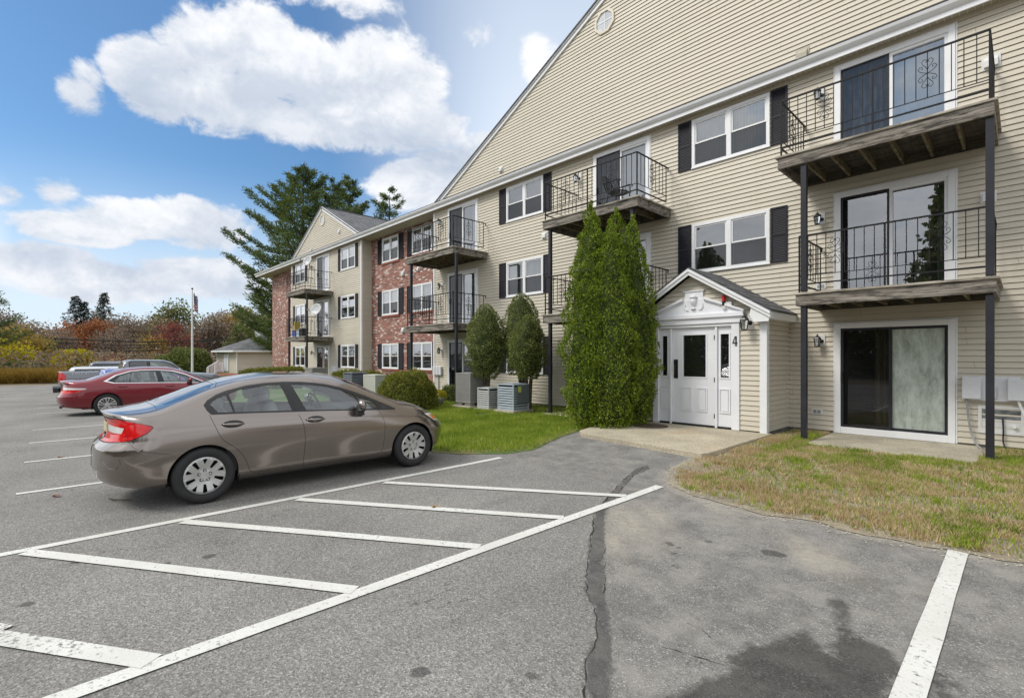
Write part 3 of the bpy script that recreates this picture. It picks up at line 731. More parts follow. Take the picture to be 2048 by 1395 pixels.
def sliding_door(x0, x1, z0, z1, y=YW, left='curtain_grey', right='curtain_pale', dark=False, right_glass='pane_glass', left_cov=(0, 1), right_cov=(0, 1), sill=0.05, lintel=0.10, left_glass='door_screen'):
    fr = MB(); c = 0.10
    fr.box(x0, x0 + c, y - .04, y + .08, z0, z1); fr.box(x1 - c, x1, y - .04, y + .08, z0, z1)
    fr.box(x0 + c, x1 - c, y - .038, y + .08, z1 - lintel, z1); fr.box(x0 + c, x1 - c, y - .038, y + .10, z0, z0 + sill)
    fr.box(x0 - .025, x0 - .002, y - .025, y + .01, z0, z1 + .02); fr.box(x1 + .002, x1 + .025, y - .025, y + .01, z0, z1 + .02); fr.box(x0, x1, y - .024, y + .01, z1 + .002, z1 + .022)
    d = fr.build('sliding_door', MATS['white_trim'], building, bevel=0.006)
    xm = (x0 + x1) / 2 - 0.02; a, b = x0 + c, x1 - c; zt = z1 - lintel; zb = z0 + sill
    pm = MATS['post_paint'] if dark else MATS['white_trim']
    s = MB(); sash_ring(s, a, xm + (.03 if dark else -.012), zb, zt, y - .02, y + .01, .030 if not dark else .045); s.build('door_leaf', MATS['post_paint'], d)
    s = MB(); sash_ring(s, xm - (.03 if dark else .008), b, zb, zt, y + .02 - (.0 if dark else .03), y + .055, .05); s.build('door_leaf', pm, d)
    MB().quad((a + .03, y - .004, zb), (xm, y - .004, zb), (xm, y - .004, zt), (a + .03, y - .004, zt)).build('screen', MATS[left_glass], d)
    MB().quad((xm, y + .036, zb), (b - .04, y + .036, zb), (b - .04, y + .036, zt), (xm, y + .036, zt)).build('pane', MATS[right_glass], d)
    s = MB(); s.box(a + .01, a + .035, y - .05, y - .02, zb + .9, zb + 1.1); s.build('handle', MATS['lamp_black'], d)
    for (p, q, cm, cov) in ((a, xm, left, left_cov), (xm, b, right, right_cov)):
        if not cm: continue
        if cm == 'smeared_film': MB().quad((p + .03, y + .05, zb), (q - .04, y + .05, zb), (q - .04, y + .05, zt), (p + .03, y + .05, zt)).build('window_film', MATS[cm], d); continue
        u0 = p + (q - p) * cov[0]; u1 = p + (q - p) * cov[1]; n = 30; vs = []
        for i in range(n + 1):
            xx = u0 + (u1 - u0) * i / n; yy = y + .20 + .03 * math.sin(i * 1.7); vs += [(xx, yy, zb), (xx, yy, zt)]
        MB().add(vs, [(2 * i, 2 * i + 2, 2 * i + 3, 2 * i + 1) for i in range(n)]).build('curtain', MATS[cm], d, shade=True)
    return d

# openings (x0, x1, z0, z1)
D1, D2, D3 = (-2.68, -0.85), (-8.74, -6.89), (-15.90, -14.06)
W2, W3 = (-5.73, -3.92), (-12.49, -10.75)
ZL, ZM, ZU = (1.09, 2.31), (3.71, 4.93), (6.31, 7.52)
DL, DM, DU = (0.10, 2.31), (2.80, 4.95), (5.42, 7.53)
near_open = [(*D1, *DL), (*D1, *DM), (*D1, *DU), (*D2, *DM), (*D2, *DU), (*D2, *DL), (*D3, *DL), (*D3, *DM), (*D3, *DU), (*W2, *ZM), (*W2, *ZU), (*W3, *ZL), (*W3, *ZM), (*W3, *ZU)]
XL, XR = -16.86, 7.6
PKX = -4.82; SLOPE = 0.492; GB = 7.78
def near_lim(z): h = (z - GB) / SLOPE; return (XL + 0.14 + h, 2 * PKX - XL - 0.14 - h)
siding_wall('siding_wall', building, (0, YW, 0), (1, 0, 0), (0, -1, 0), XL, XR, 0.13, 7.66, [(a + .02, b - .02, c + .02, d - .02) for a, b, c, d in near_open])
siding_wall('gable_siding', building, (0, YW, 0), (1, 0, 0), (0, -1, 0), XL, XR, GB - 0.06, 13.8, [], ulim=near_lim)
# far bay
XFR, XFL = -23.28, -32.9
FD = (-28.86, -27.15); FW = (-25.62, -23.93); FW2 = (-32.25, -30.62)
far_open = [(*FD, *DL), (*FD, *DM), (*FD, *DU)] + [(*w, *z) for w in (FW, FW2) for z in (ZL, ZM, ZU)]
siding_wall('siding_wall', building, (0, YW, 0), (1, 0, 0), (0, -1, 0), XFL, XFR, 0.13, 7.66, [(a + .02, b - .02, c + .02, d - .02) for a, b, c, d in far_open])
FARPK = (XFR + XFL) / 2
def far_lim(z): h = (z - GB) / 0.508; return (XFL + 0.1 + h, XFR - 0.1 - h)
siding_wall('gable_siding', building, (0, YW, 0), (1, 0, 0), (0, -1, 0), XFL, XFR, GB - 0.06, 10.6, [], ulim=far_lim)
siding_wall('side_siding', building, (XFR, YW, 0), (0, 1, 0), (1, 0, 0), 0, YB - YW, 0.13, 7.66)
siding_wall('side_siding', building, (XL, YB, 0), (0, -1, 0), (-1, 0, 0), 0, YB - YW, 0.13, 7.66)
siding_wall('side_siding', building, (XFL, YB, 0), (0, -1, 0), (-1, 0, 0), 0, YB - YW, 0.13, 7.66)
# brick bays
BW1, BW2 = (-22.16, -20.60), (-19.42, -17.80)
bo = [(*w, *z) for w in (BW1, BW2) for z in (ZL, ZM, ZU)]
flat_wall('brick_wall', building, YB, XFR, XL, -0.3, 7.66, [(a + .01, b - .01, c + .01, d - .01) for a, b, c, d in bo], 'brick')
b = MB(); b.quad((-38.4, YB, -.3), (XFL, YB, -.3), (XFL, YB, 7.66), (-38.4, YB, 7.66)); b.quad((-38.4, YB + 16, -.3), (-38.4, YB, -.3), (-38.4, YB, 7.66), (-38.4, YB + 16, 7.66)); b.build('brick_wall', MATS['brick'], building)
# corner trims
for x in (XL, XFR, XFL):
    s = 1 if x == XFR else -1
    t = MB(); t.box(x - .045, x + .045, YW - .032, YW + .02, 0.10, 7.60); t.box(x + (0.0 if s > 0 else -.024), x + (.024 if s > 0 else 0.0), YW + .02, YW + .07, 0.10, 7.60); t.build('corner_trim', MATS['white_trim'], building)
# foundation strip under the siding
t = MB(); t.box(XL + .01, XR, YW + .01, YW + .2, -0.3, 0.135); t.box(XFL + .01, XFR - .01, YW + .01, YW + .2, -.3, .135); t.build('foundation', MATS['foundation'], building)
# eave: soffit, fascia with gutter, all in one line
YE = 11.46
t = MB(); t.box(-39.6, XR, YE + .02, YB + .3, 7.640, 7.655); t.build('soffit', MATS['soffit'], building)
sl = MB()
for i in range(int((XR + 39.6) / 0.1)):
    x = -39.6 + i * 0.1; sl.box(x, x + .012, YE + .03, YW + (.0 if (x > XL or XFL < x < XFR) else .56), 7.631, 7.641)
sl.build('soffit_slats', MATS['pale_trim'], building)
t = MB(); t.box(-39.6, XR, YE - .005, YE + .02, 7.60, 7.74); t.build('fascia', MATS['white_trim'], building)
t = MB(); prof = [(YE - .007, 7.69), (YE - .03, 7.70), (YE - .055, 7.72), (YE - .085, 7.755), (YE - .10, 7.80), (YE - .10, 7.815), (YE - .007, 7.815)]
t.prism(prof, 'x', -39.6, XR); t.build('gutter', MATS['white_trim'], building, bevel=0.004)
t = MB(); t.prism([(YE - .11, 7.817), (YE - .11, 7.83), (YW + .0, 7.95), (YW + .0, 7.817)], 'x', -39.6, XR); t.build('eave_roof', MATS['shingles'], building)
# rake boards
def rake(x0, z0, x1, z1, w=0.16, y=YW, name='rake_board', out=0.03, ridge=True):
    d = Vector((x1 - x0, z1 - z0)); d.normalize(); nn = Vector((-d.y, d.x)) if d.x > 0 else Vector((d.y, -d.x))
    a = Vector((x0, z0)); b = Vector((x1, z1))
    t = MB(); t.prism([tuple(a), tuple(b), tuple(b - nn * w), tuple(a - nn * w)], 'y', y - out - .03, y + .02)
    t.prism([tuple(a + nn * .05), tuple(b + nn * .05), tuple(b - nn * .055), tuple(a - nn * .055)], 'y', y - out - .065, y - out - .031)
    t.build(name, MATS['white_trim'], building, bevel=.004)
rake(XL - .06, GB + 0.06, PKX, GB + .06 + SLOPE * (PKX - XL + .06))
rake(2 * PKX - XL + .06, GB + .06, PKX, GB + .06 + SLOPE * (PKX - XL + .06))
rake(XFL - .06, GB + .06, FARPK, GB + .06 + .508 * (FARPK - XFL + .06)); rake(XFR + .06, GB + .06, FARPK, GB + .06 + .508 * (FARPK - XFL + .06))
# roofs
def gable_roof(xl, xr, px, slope, depth, name='gable_roof'):
    zp = GB + .12 + slope * (px - xl); t = MB(); y0 = YW - .12; y1 = YW + depth
    for (a, b) in ((xl - .12, px), (xr + .12, px)):
        za = GB + .06
        P = [(a, y0, za), (b, y0, zp), (b, y1, zp), (a, y1, za)]
        t.add(P + [(x, y, z - .05) for x, y, z in P], [(0, 1, 2, 3), (7, 6, 5, 4), (0, 4, 5, 1), (1, 5, 6, 2), (2, 6, 7, 3), (3, 7, 4, 0)])
    t.box(px - .10, px + .10, y0, y1, zp - .03, zp + .015)
    o = t.build(name, MATS['shingles'], building); return o
gable_roof(XL, 2 * PKX - XL, PKX, SLOPE, 12)
gable_roof(XFL, XFR, FARPK, .508, 9)
t = MB()  # main roof behind, ridge along the building
P = [(-39.6, YE + .2, 7.86), (XR, YE + .2, 7.86), (XR, YE + 9.2, 11.2), (-39.6, YE + 9.2, 11.2)]
t.add(P, [(0, 1, 2, 3)]); t.quad((-39.6, YE + 9.2, 11.2), (XR, YE + 9.2, 11.2), (XR, YE + 18, 7.9), (-39.6, YE + 18, 7.9))
t.build('main_roof', MATS['shingles'], building)
# dark rooms behind the glass
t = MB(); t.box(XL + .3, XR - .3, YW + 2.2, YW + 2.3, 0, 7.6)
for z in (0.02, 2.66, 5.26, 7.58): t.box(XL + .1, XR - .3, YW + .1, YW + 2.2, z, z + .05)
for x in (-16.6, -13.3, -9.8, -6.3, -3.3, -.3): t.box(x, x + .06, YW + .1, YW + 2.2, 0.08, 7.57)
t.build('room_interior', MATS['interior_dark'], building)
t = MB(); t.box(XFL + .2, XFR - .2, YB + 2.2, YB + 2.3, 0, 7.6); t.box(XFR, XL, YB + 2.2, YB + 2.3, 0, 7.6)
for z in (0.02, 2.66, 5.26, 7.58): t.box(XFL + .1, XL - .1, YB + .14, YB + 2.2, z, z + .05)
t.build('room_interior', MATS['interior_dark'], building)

# windows and doors
window(*W2, *ZU, curtain='curtain_pale'); window(*W2, *ZM, curtain='curtain_grey', up_cov=0.0)
window(*W3, *ZU, curtain=None); window(*W3, *ZM, curtain='curtain_pale'); window(*W3, *ZL, curtain=None)
for z, c, u in ((ZU, 'blind_white', .5), (ZM, 'curtain_red', .4), (ZL, 'blind_white', .45)): window(*FW, *z, curtain=c, shw=.30, up_cov=u)
for z, c in ((ZU, 'blind_white'), (ZM, 'blind_white'), (ZL, 'blind_white')): window(*FW2, *z, curtain=c, shw=.30, up_cov=.5)
for z, c, u in ((ZU, 'blind_white', .4), (ZM, 'blind_white', .5), (ZL, 'blind_white', .9)):
    window(*BW1, *z, y=YB, curtain=c, shw=.40, brick=True, up_cov=u)
for z, c, u in ((ZU, 'curtain_pale', .4), (ZM, 'blind_white', .5), (ZL, 'blind_white', .3)):
    window(*BW2, *z, y=YB, curtain=c, shw=.40, brick=True, up_cov=u)
sliding_door(*D1, *DL, left='curtain_gold', right='smeared_film', dark=True, left_cov=(.66, .98), sill=.13, right_glass='plain_glass')
sliding_door(*D1, *DM, left=None, right='curtain_green', right_cov=(.80, 1), left_glass='pane_glass'); sliding_door(*D1, *DU, left='curtain_grey', right='blind_white')
sliding_door(*D2, *DU, left='curtain_grey', right='blind_white'); sliding_door(*D2, *DM, left=None, right=None); sliding_door(*D2, *DL, left=None, right=None)
sliding_door(*D3, *DU, left=None, right='curtain_grey', right_cov=(.4, 1)); sliding_door(*D3, *DM, left='curtain_grey', right='curtain_green'); sliding_door(*D3, *DL, left=None, right=None, dark=False)
sliding_door(*FD, *DU, left=None, right='curtain_red', right_cov=(.3, .8)); sliding_door(*FD, *DM, left=None, right='curtain_grey'); sliding_door(*FD, *DL, left=None, right=None)

# octagonal gable vents/windows
def octagon(cx, cz, r, y=YW, grille=False):
    pts = [(cx + r * math.cos(math.pi / 8 + k * math.pi / 4), cz + r * math.sin(math.pi / 8 + k * math.pi / 4)) for k in range(8)]
    ins = [(cx + (p[0] - cx) * .80, cz + (p[1] - cz) * .80) for p in pts]; m = MB()
    for k in range(8):
        q = (k + 1) % 8; a, b, c, d = pts[k], pts[q], ins[q], ins[k]
        m.quad((a[0], y - .05, a[1]), (b[0], y - .05, b[1]), (c[0], y - .05, c[1]), (d[0], y - .05, d[1]))
        m.quad((a[0], y, a[1]), (b[0], y, b[1]), (b[0], y - .05, b[1]), (a[0], y - .05, a[1])); m.quad((d[0], y - .05, d[1]), (c[0], y - .05, c[1]), (c[0], y - .005, c[1]), (d[0], y - .005, d[1]))
    w = m.build('octagon_window', MATS['pale_trim'], building)
    m = MB(); m.add([(p[0], y - .02, p[1]) for p in ins], [tuple(range(8))]); m.build('pane', MATS['blind_white'], w)
    m = MB(); m.box(cx - .012, cx + .012, y - .03, y - .022, cz - r * .74, cz + r * .74)
    m.box(cx - r * .74, cx - .013, y - .03, y - .022, cz - .012, cz + .012); m.box(cx + .013, cx + r * .74, y - .03, y - .022, cz - .012, cz + .012); m.build('muntin', MATS['white_trim'], w)
octagon(-8.36, 11.28, .36); octagon(FARPK + .05, 9.55, .34)

# wall lamps
def wall_lantern(x, z, y=YW, s=1.0, white=False):
    m = MB(); m.box(x + .02, x + .13, y - .035, y - .015, z - .12 * s, z + .12 * s); w = m.build('wall_lantern', MATS['light_plastic'], building, bevel=.008)
    cx, cy = x + .02, y - .16 * s; m = MB()
    m.tube([(x + .07, y - .03, z - .02), (x + .05, y - .09 * s, z + .03), (cx, cy, z + .10 * s)], .014 * s, 6)
    m.lathe((x + .07, y - .035, z - .02), [(.0, -.01), (.035 * s, -.008), (.04 * s, .0)], 12, 'y')
    m.lathe((cx, cy, z), [(.0, .13 * s), (.012 * s, .12 * s), (.02 * s, .09 * s), (.06 * s, .055 * s), (.075 * s, .03 * s), (.075 * s, .02 * s), (0, .02 * s)], 6)
    for k in range(6):
        a = math.pi / 3 * k; m.bar((cx + .066 * s * math.cos(a), cy + .066 * s * math.sin(a), z + .02 * s), (cx + .045 * s * math.cos(a), cy + .045 * s * math.sin(a), z - .13 * s), .008 * s)
    m.lathe((cx, cy, z), [(0, -.15 * s), (.02 * s, -.145 * s), (.05 * s, -.13 * s), (.05 * s, -.12 * s), (0, -.12 * s)], 6)
    m.build('lamp_body', MATS['lamp_black'], w)
    m = MB(); m.lathe((cx, cy, z), [(.058 * s, .015 * s), (.04 * s, -.12 * s)], 6); m.build('lamp_glass', MATS['pane_glass'], w)
for z in (1.98, 4.50, 7.07): wall_lantern(-2.98, z)
wall_lantern(-9.33, 7.02); wall_lantern(-16.36, 1.92); wall_lantern(-16.36, 4.52); wall_lantern(-16.36, 7.12)
for z in (1.92, 4.50, 7.0): wall_lantern(-29.35, z, s=.9)

# small fittings on the wall: hooded vents, outlets, hose box
def hood(x, z, y=YW, w=.22, name='wall_vent', mat='light_plastic'):
    m = MB(); m.box(x - w / 2, x + w / 2, y - .03, y - .012, z - w / 2, z + w / 2); o = m.build(name, MATS[mat], building, bevel=.004)
    m = MB(); q = w * .36; m.prism([(y - .031, z + q), (y - .09, z + q * .2), (y - .09, z - q), (y - .031, z - q)], 'x', x - q, x + q); m.build('vent_hood', MATS[mat], o)
hood(-3.27, 8.06, mat='soffit', w=.26); hood(-12.76, 8.25, w=.2); hood(-25.8, 8.5, w=.24); hood(-29.6, 8.1, w=.2)
hood(-10.35 - .35, 5.55, w=.22); hood(-.43, 4.36, w=.20); hood(-.40, 6.65, w=.24)
hood(-20.2, 5.58, YB, .24); hood(-18.9, 5.62, YB, .2); hood(-20.2, 2.92, YB, .24); hood(-18.9, 2.92, YB, .2)
def plate(x, z, w, h, y=YW, name='wall_outlet'):
    m = MB(); m.box(x - w / 2, x + w / 2, y - .028, y - .012, z - h / 2, z + h / 2); o = m.build(name, MATS['light_plastic'], building, bevel=.003)
    m = MB(); m.box(x - w * .34, x - w * .04, y - .034, y - .029, z - h * .3, z + h * .3); m.box(x + w * .04, x + w * .34, y - .034, y - .029, z - h * .3, z + h * .3); m.build('outlet_cover', MATS['cable_grey'], o)
plate(-3.0, .50, .2, .12); plate(-2.93, 3.10, .18, .12); plate(-16.25, .46, .12, .14); plate(-16.3, 3.1, .12, .12)

# utility cabinets on the right
m = MB(); m.box(-.76, -.05, YW - .07, YW - .015, .88, 1.30); m.build('utility_panel', MATS['meter_grey'], building, bevel=.01)
for (a, b, zt) in ((-.76, -.52, 1.29), (-.20, .05, 1.27)):
    m = MB(); m.box(a, b, YW - .15, YW - .071, .91, zt); m.build('utility_box', MATS['meter_grey'], building, bevel=.012)
m = MB(); m.box(-.40, -.33, YW - .10, YW - .071, .93, 1.12); m.build('utility_box', MATS['dish_grey'], building, bevel=.006)
mk('foil', (0.30, 0.33, 0.36), 0.25, 0.6, 14, metal=0.7, bmp=0.9, bscale=25)
m = MB(); sash_ring(m, -.56, -.0, .33, .80, YW - .03, YW - .012, .045); o = m.build('utility_hatch', MATS['light_plastic'], building)
MB().box(-.515, -.045, YW - .017, YW - .013, .58, .755).build('hatch_foil', MATS['foil'], o); MB().box(-.515, -.045, YW - .019, YW - .013, .375, .579).build('hatch_panel', MATS['light_plastic'], o)
m = MB(); m.lathe((-.12, YW - .02, .47), [(0, -.06), (.025, -.06), (.025, 0)], 12, 'y'); m.build('hatch_valve', MATS['white_trim'], o)
for k in range(4):
    x = -16.75 + .2 * k; m = MB(); m.box(x - .085, x + .085, YW - .12, YW - .015, .92, 1.26)
    if k < 3: m.build('electric_meter', MATS['meter_grey'], building, bevel=.01)
m = MB(); m.tube([(-16.5, YW - .06, .92), (-16.5, YW - .05, .5), (-16.5, YW - .05, .1)], .02); m.build('conduit', MATS['cable_grey'], building)
for k in range(4):
    x = -26.55 + .18 * k; m = MB(); m.box(x - .075, x + .075, YW - .12, YW - .015, .85, 1.15); m.build('electric_meter', MATS['meter_grey'], building, bevel=.01)

# ------------------------------------------------------------------ balconies
SCROLL = [[(0, .055), (.02, .10), (.062, .155), (.072, .195), (.045, .225), (.012, .212), (.008, .185), (.028, .175)],
          [(0, .0), (.045, .018), (.095, .05), (.115, .085), (.095, .118), (.062, .112), (.058, .085), (.076, .078)]]
def scroll(mb, P, cz):
    for s in SCROLL:
        for sx in (-1, 1):
            for sz in (-1, 1):
                mb.tube([P(sx * a, cz + sz * b) for a, b in s], .0055, 4, cap=False)
def balcony(x0, x1, ztop, yf=10.12, rail=True, n=20, scrolls=(5, 15), under='deck_under', xr=None, th=.20):
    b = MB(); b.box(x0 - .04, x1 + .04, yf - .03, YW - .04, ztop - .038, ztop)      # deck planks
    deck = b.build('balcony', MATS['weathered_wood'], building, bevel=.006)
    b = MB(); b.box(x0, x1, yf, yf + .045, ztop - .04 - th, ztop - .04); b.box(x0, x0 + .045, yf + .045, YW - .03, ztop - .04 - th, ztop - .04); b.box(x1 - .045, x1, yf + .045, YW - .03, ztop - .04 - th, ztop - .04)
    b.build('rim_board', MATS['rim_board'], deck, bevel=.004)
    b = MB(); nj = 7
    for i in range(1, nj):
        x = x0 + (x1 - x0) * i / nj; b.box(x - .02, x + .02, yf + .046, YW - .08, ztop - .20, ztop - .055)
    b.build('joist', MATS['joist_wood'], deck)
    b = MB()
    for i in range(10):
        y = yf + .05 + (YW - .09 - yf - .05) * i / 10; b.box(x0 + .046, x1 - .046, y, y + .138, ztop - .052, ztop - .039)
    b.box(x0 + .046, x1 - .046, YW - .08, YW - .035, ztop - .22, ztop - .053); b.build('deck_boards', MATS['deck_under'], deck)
    if not rail: return deck
    xr0, xr1 = (x0 + .05, x1 - .05); y = yf + .05; zt = ztop + 1.05; zb = ztop + .31; zk = ztop + .16; r = MB()
    r.bar((xr0, y, zt), (xr1, y, zt), .026); r.bar((xr0, y, zb), (xr1, y, zb), .012); r.bar((xr0, y, zk), (xr1, y, zk), .024)
    for i in range(n + 1):
        x = xr0 + (xr1 - xr0) * i / n
        if i in (0, n // 2, n): r.bar((x, y, ztop), (x, y, zt), .026)
        else: r.bar((x, y, zb), (x, y, zt), .012)
        if i in scrolls: scroll(r, lambda a, c, x=x: (x + a, y - .004, c), (zt + zb) / 2 + .02)
    ns = 9; y1 = YW - .05
    for x in (xr0, xr1):
        r.bar((x, y, zt), (x, y1 - .0, zt), .026); r.bar((x, y, zb), (x, y1 - .12, zb), .012); r.bar((x, y, zk), (x, y1 - .12, zk), .024); r.bar((x, y1 - .02, zt), (x, y1 - .02, zt - .08), .022)
        for i in range(1, ns):
            yy = y + (y1 - .12 - y) * i / (ns - 1)
            r.bar((x, yy, zb if i < ns - 1 else zk), (x, yy, zt), .012 if i < ns - 1 else .018)
            if i == 4: scroll(r, lambda a, c, yy=yy: (x, yy + a, c), (zt + zb) / 2 + .02)
    r.build('railing', MATS['iron'], deck)
    return deck
def posts(xa, xb, ztops, yf=10.12, z0=0.05, w=.085):
    for x in (xa, xb):
        m = MB(); y = yf + .09
        m.box(x - w / 2, x + w / 2, y - w / 2, y + w / 2, z0, ztops); m.build('balcony_post', MATS['post_paint'], building, bevel=.006)
balcony(-3.26, -.31, 5.44); balcony(-2.95, -.29, 2.82, n=18, scrolls=(4, 14))
for x in (-2.83, -.36):
    m = MB(); m.box(x - .048, x + .048, 10.155, 10.25, .06, 2.56); m.box(x - .048, x + .048, 10.155, 10.25, 2.84, 5.18); m.build('balcony_post', MATS['post_paint'], building, bevel=.006)
balcony(-9.33, -6.30, 5.44); balcony(-9.33, -6.30, 2.82); posts(-9.13, -6.5, 5.18)
balcony(-16.50, -13.50, 5.44); balcony(-16.50, -13.50, 2.82); posts(-16.25, -13.42, 5.18)
balcony(-29.42, -26.62, 5.32, n=18); balcony(-29.42, -26.62, 2.78, n=18); posts(-29.15, -26.62 + .1, 5.05, z0=-.1)
for x, y in ((-.36, 10.2),):
    m = MB(); m.lathe((x, y, .04), [(.0, .05), (.12, .05), (.145, .02), (.15, -.1)], 9); m.build('post_footing', MATS['foundation'], building)

# ------------------------------------------------------------------ entrance porch (hut) in front of the wall
HX0, HX1, HY0 = -6.56, -3.54, 10.34
door_op = (-6.00, -4.04, .14, 2.34)
siding_wall('porch_siding', building, (0, HY0, 0), (1, 0, 0), (0, -1, 0), HX0 + .05, HX1 - .05, .15, 3.48, [door_op], lap=.1016, ulim=lambda z: (HX0 + .05, HX1 - .05) if z < 2.5 else (HX0 + .05 + (z - 2.5) * 1.55, HX1 - .05 - (z - 2.5) * 1.55))
siding_wall('porch_siding', building, (HX1, HY0, 0), (0, 1, 0), (1, 0, 0), .05, YW - HY0, .15, 2.60)
siding_wall('porch_siding', building, (HX0, YW, 0), (0, -1, 0), (-1, 0, 0), 0, YW - HY0, .15, 2.60)
m = MB(); m.box(HX1 - .11, HX1 + .024, HY0 - .03, HY0 + .0, .125, 2.50); m.box(HX1, HX1 + .026, HY0 - .0, HY0 + .10, .125, 2.50)
m.build('corner_trim', MATS['white_trim'], building)
MB().box(HX0 - .024, HX0 + .11, HY0 - .03, HY0, .125, 2.5).build('corner_trim', MATS['white_trim'], building)
m = MB(); m.box(HX0 + .03, HX1 - .012, HY0 + .03, YW, -.2, .148); m.build('foundation', MATS['foundation'], building)
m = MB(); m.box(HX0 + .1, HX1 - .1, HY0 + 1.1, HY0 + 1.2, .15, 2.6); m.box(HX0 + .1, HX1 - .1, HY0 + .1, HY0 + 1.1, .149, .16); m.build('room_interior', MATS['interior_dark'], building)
PX, PZ, OV = -5.05, 3.58, .22
HS = (PZ - 2.56) / (HX1 + .14 - PX)
def porch_roof():
    t = MB(); y0 = HY0 - OV; y1 = YW + .0
    for s in (-1, 1):
        xe = PX + s * (HX1 + .16 - PX); ze = PZ - HS * abs(xe - PX)
        P = [(xe, y0, ze), (PX, y0, PZ), (PX, y1, PZ), (xe, y1, ze)]
        t.add(P + [(x, y, z - .03) for x, y, z in P], [(0, 1, 2, 3), (7, 6, 5, 4), (0, 4, 5, 1), (2, 6, 7, 3), (3, 7, 4, 0)])
        n = 9     # shingle courses as thin steps
        for i in range(n):
            u0 = i / n; u1 = (i + 1) / n; xa = xe + (PX - xe) * u0; xb = xe + (PX - xe) * u1; za = ze + (PZ - ze) * u0; zb = ze + (PZ - ze) * u1
            t.quad((xa, y0 - .012, za + .016), (xb, y0 - .012, zb + .006), (xb, y1, zb + .006), (xa, y1, za + .016)); t.quad((xa, y0 - .012, za + .002), (xa, y0 - .012, za + .016), (xa, y1, za + .016), (xa, y1, za + .002))
    t.build('porch_roof', MATS['shingles'], building)
    for s in (-1, 1):
        xe = PX + s * (HX1 + .15 - PX); ze = PZ - HS * abs(xe - PX) - .035
        t = MB(); w = .135
        t.prism([(xe, ze), (PX, PZ - .035), (PX, PZ - .035 - w), (xe - s * .0, ze - w * .92)], 'y', y0s, y0s + .03)
        t.prism([(xe, ze + .002), (PX, PZ - .033), (PX, PZ - .035 - w * .45), (xe, ze - w * .42)], 'y', y0s - .025, y0s - .001)
        t.prism([(xe, ze), (xe - s * .34, ze + HS * .34), (xe - s * .40, ze - w * .3), (xe - s * .32, ze - w * 1.45), (xe - s * .04, ze - w * 1.4)], 'y', y0s + .031, y0s + .05)
        t.build('barge_board', MATS['white_trim'], building, bevel=.003)
        t = MB(); t.box(xe - s * .02, xe, y0s + .03, YW, ze - .14, ze - .002); t.box(HX1 if s > 0 else HX0, xe - s * .021, HY0 + .01, YW, ze - .142, ze - .128); t.build('porch_fascia', MATS['white_trim'], building)
    t = MB(); t.quad((PX - 1.6, HY0 - .0, 2.6), (PX - 1.6, y0s + .02, 2.6), (PX, y0s + .02, PZ - .06), (PX, HY0, PZ - .06)); t.quad((PX + 1.6, HY0, 2.6), (PX, HY0, PZ - .06), (PX, y0s + .02, PZ - .06), (PX + 1.6, y0s + .02, 2.6)); t.build('porch_soffit', MATS['soffit'], building)
y0s = HY0 - OV
porch_roof()

# entrance door set
def raised(mb, x0, x1, z0, z1, y):
    w = .022; sash_ring(mb, x0, x1, z0, z1, y - .017, y + .001, w); mb.box(x0 + .045, x1 - .045, y - .013, y + .001, z0 + .045, z1 - .045)
yd = HY0
m = MB()
m.box(-6.01, -5.86, yd - .05, yd + .05, .13, 2.34); m.box(-4.20, -4.04, yd - .05, yd + .05, .13, 2.34)
m.box(-5.86, -4.20, yd - .045, yd + .05, 2.28, 2.34); m.box(-5.595, -5.545, yd - .03, yd + .05, .13, 2.28); m.box(-4.555, -4.505, yd - .03, yd + .05, .13, 2.28)
frame = m.build('entrance_frame', MATS['door_white'], building, bevel=.008)
def leaf(x0, x1, name, pane, panels, hb=.17):
    y = yd + .012; m = MB(); zt = 2.275; zb = hb
    gx0, gx1, gz0, gz1 = pane
    for (a, b, c, d) in ((x0, gx0, zb, zt), (gx1, x1, zb, zt), (gx0, gx1, gz1, zt), (gx0, gx1, zb, gz0)): m.box(a, b, y, y + .04, c, d)
    sash_ring(m, gx0 - .025, gx1 + .025, gz0 - .025, gz1 + .025, y - .012, y, .028)
    for p in panels: raised(m, *p, y - .001)
    o = m.build(name, MATS['door_white'], building)
    MB().quad((gx0, y + .02, gz0), (gx1, y + .02, gz0), (gx1, y + .02, gz1), (gx0, y + .02, gz1)).build('pane', MATS['screen_glass'], o); return o
el = leaf(-5.54, -4.56, 'entrance_door', (-5.28, -4.76, 1.20, 2.12), [(-5.31, -5.08, .45, .97), (-4.96, -4.73, .45, .97)])
leaf(-5.855, -5.60, 'sidelight', (-5.79, -5.66, 1.21, 2.12), [(-5.82, -5.635, .47, .97)]); leaf(-4.50, -4.205, 'sidelight', (-4.445, -4.265, 1.20, 2.12), [(-4.47, -4.24, .45, .97)])
mk('brass', (0.10, 0.075, 0.035), 0.35, 0.2, metal=0.8)
m = MB(); m.box(-5.50, -5.405, yd - .006, yd + .011, 1.16, 1.58); m.build('handle_plate', MATS['lamp_black'], el)
m = MB(); m.tube([(-5.45, yd - .02, 1.25), (-5.45, yd - .055, 1.28), (-5.45, yd - .055, 1.42), (-5.45, yd - .02, 1.45)], .010, 6); m.build('handle', MATS['brass'], el)
m = MB()
for z in (.38, 1.15, 2.05): m.box(-4.565, -4.552, yd - .04, yd + .012, z - .05, z + .05)
m.build('hinge', MATS['lamp_black'], el)
m = MB(); m.box(-5.85, -4.21, yd - .01, yd + .05, .128, .165); m.build('threshold', MATS['lamp_black'], building)
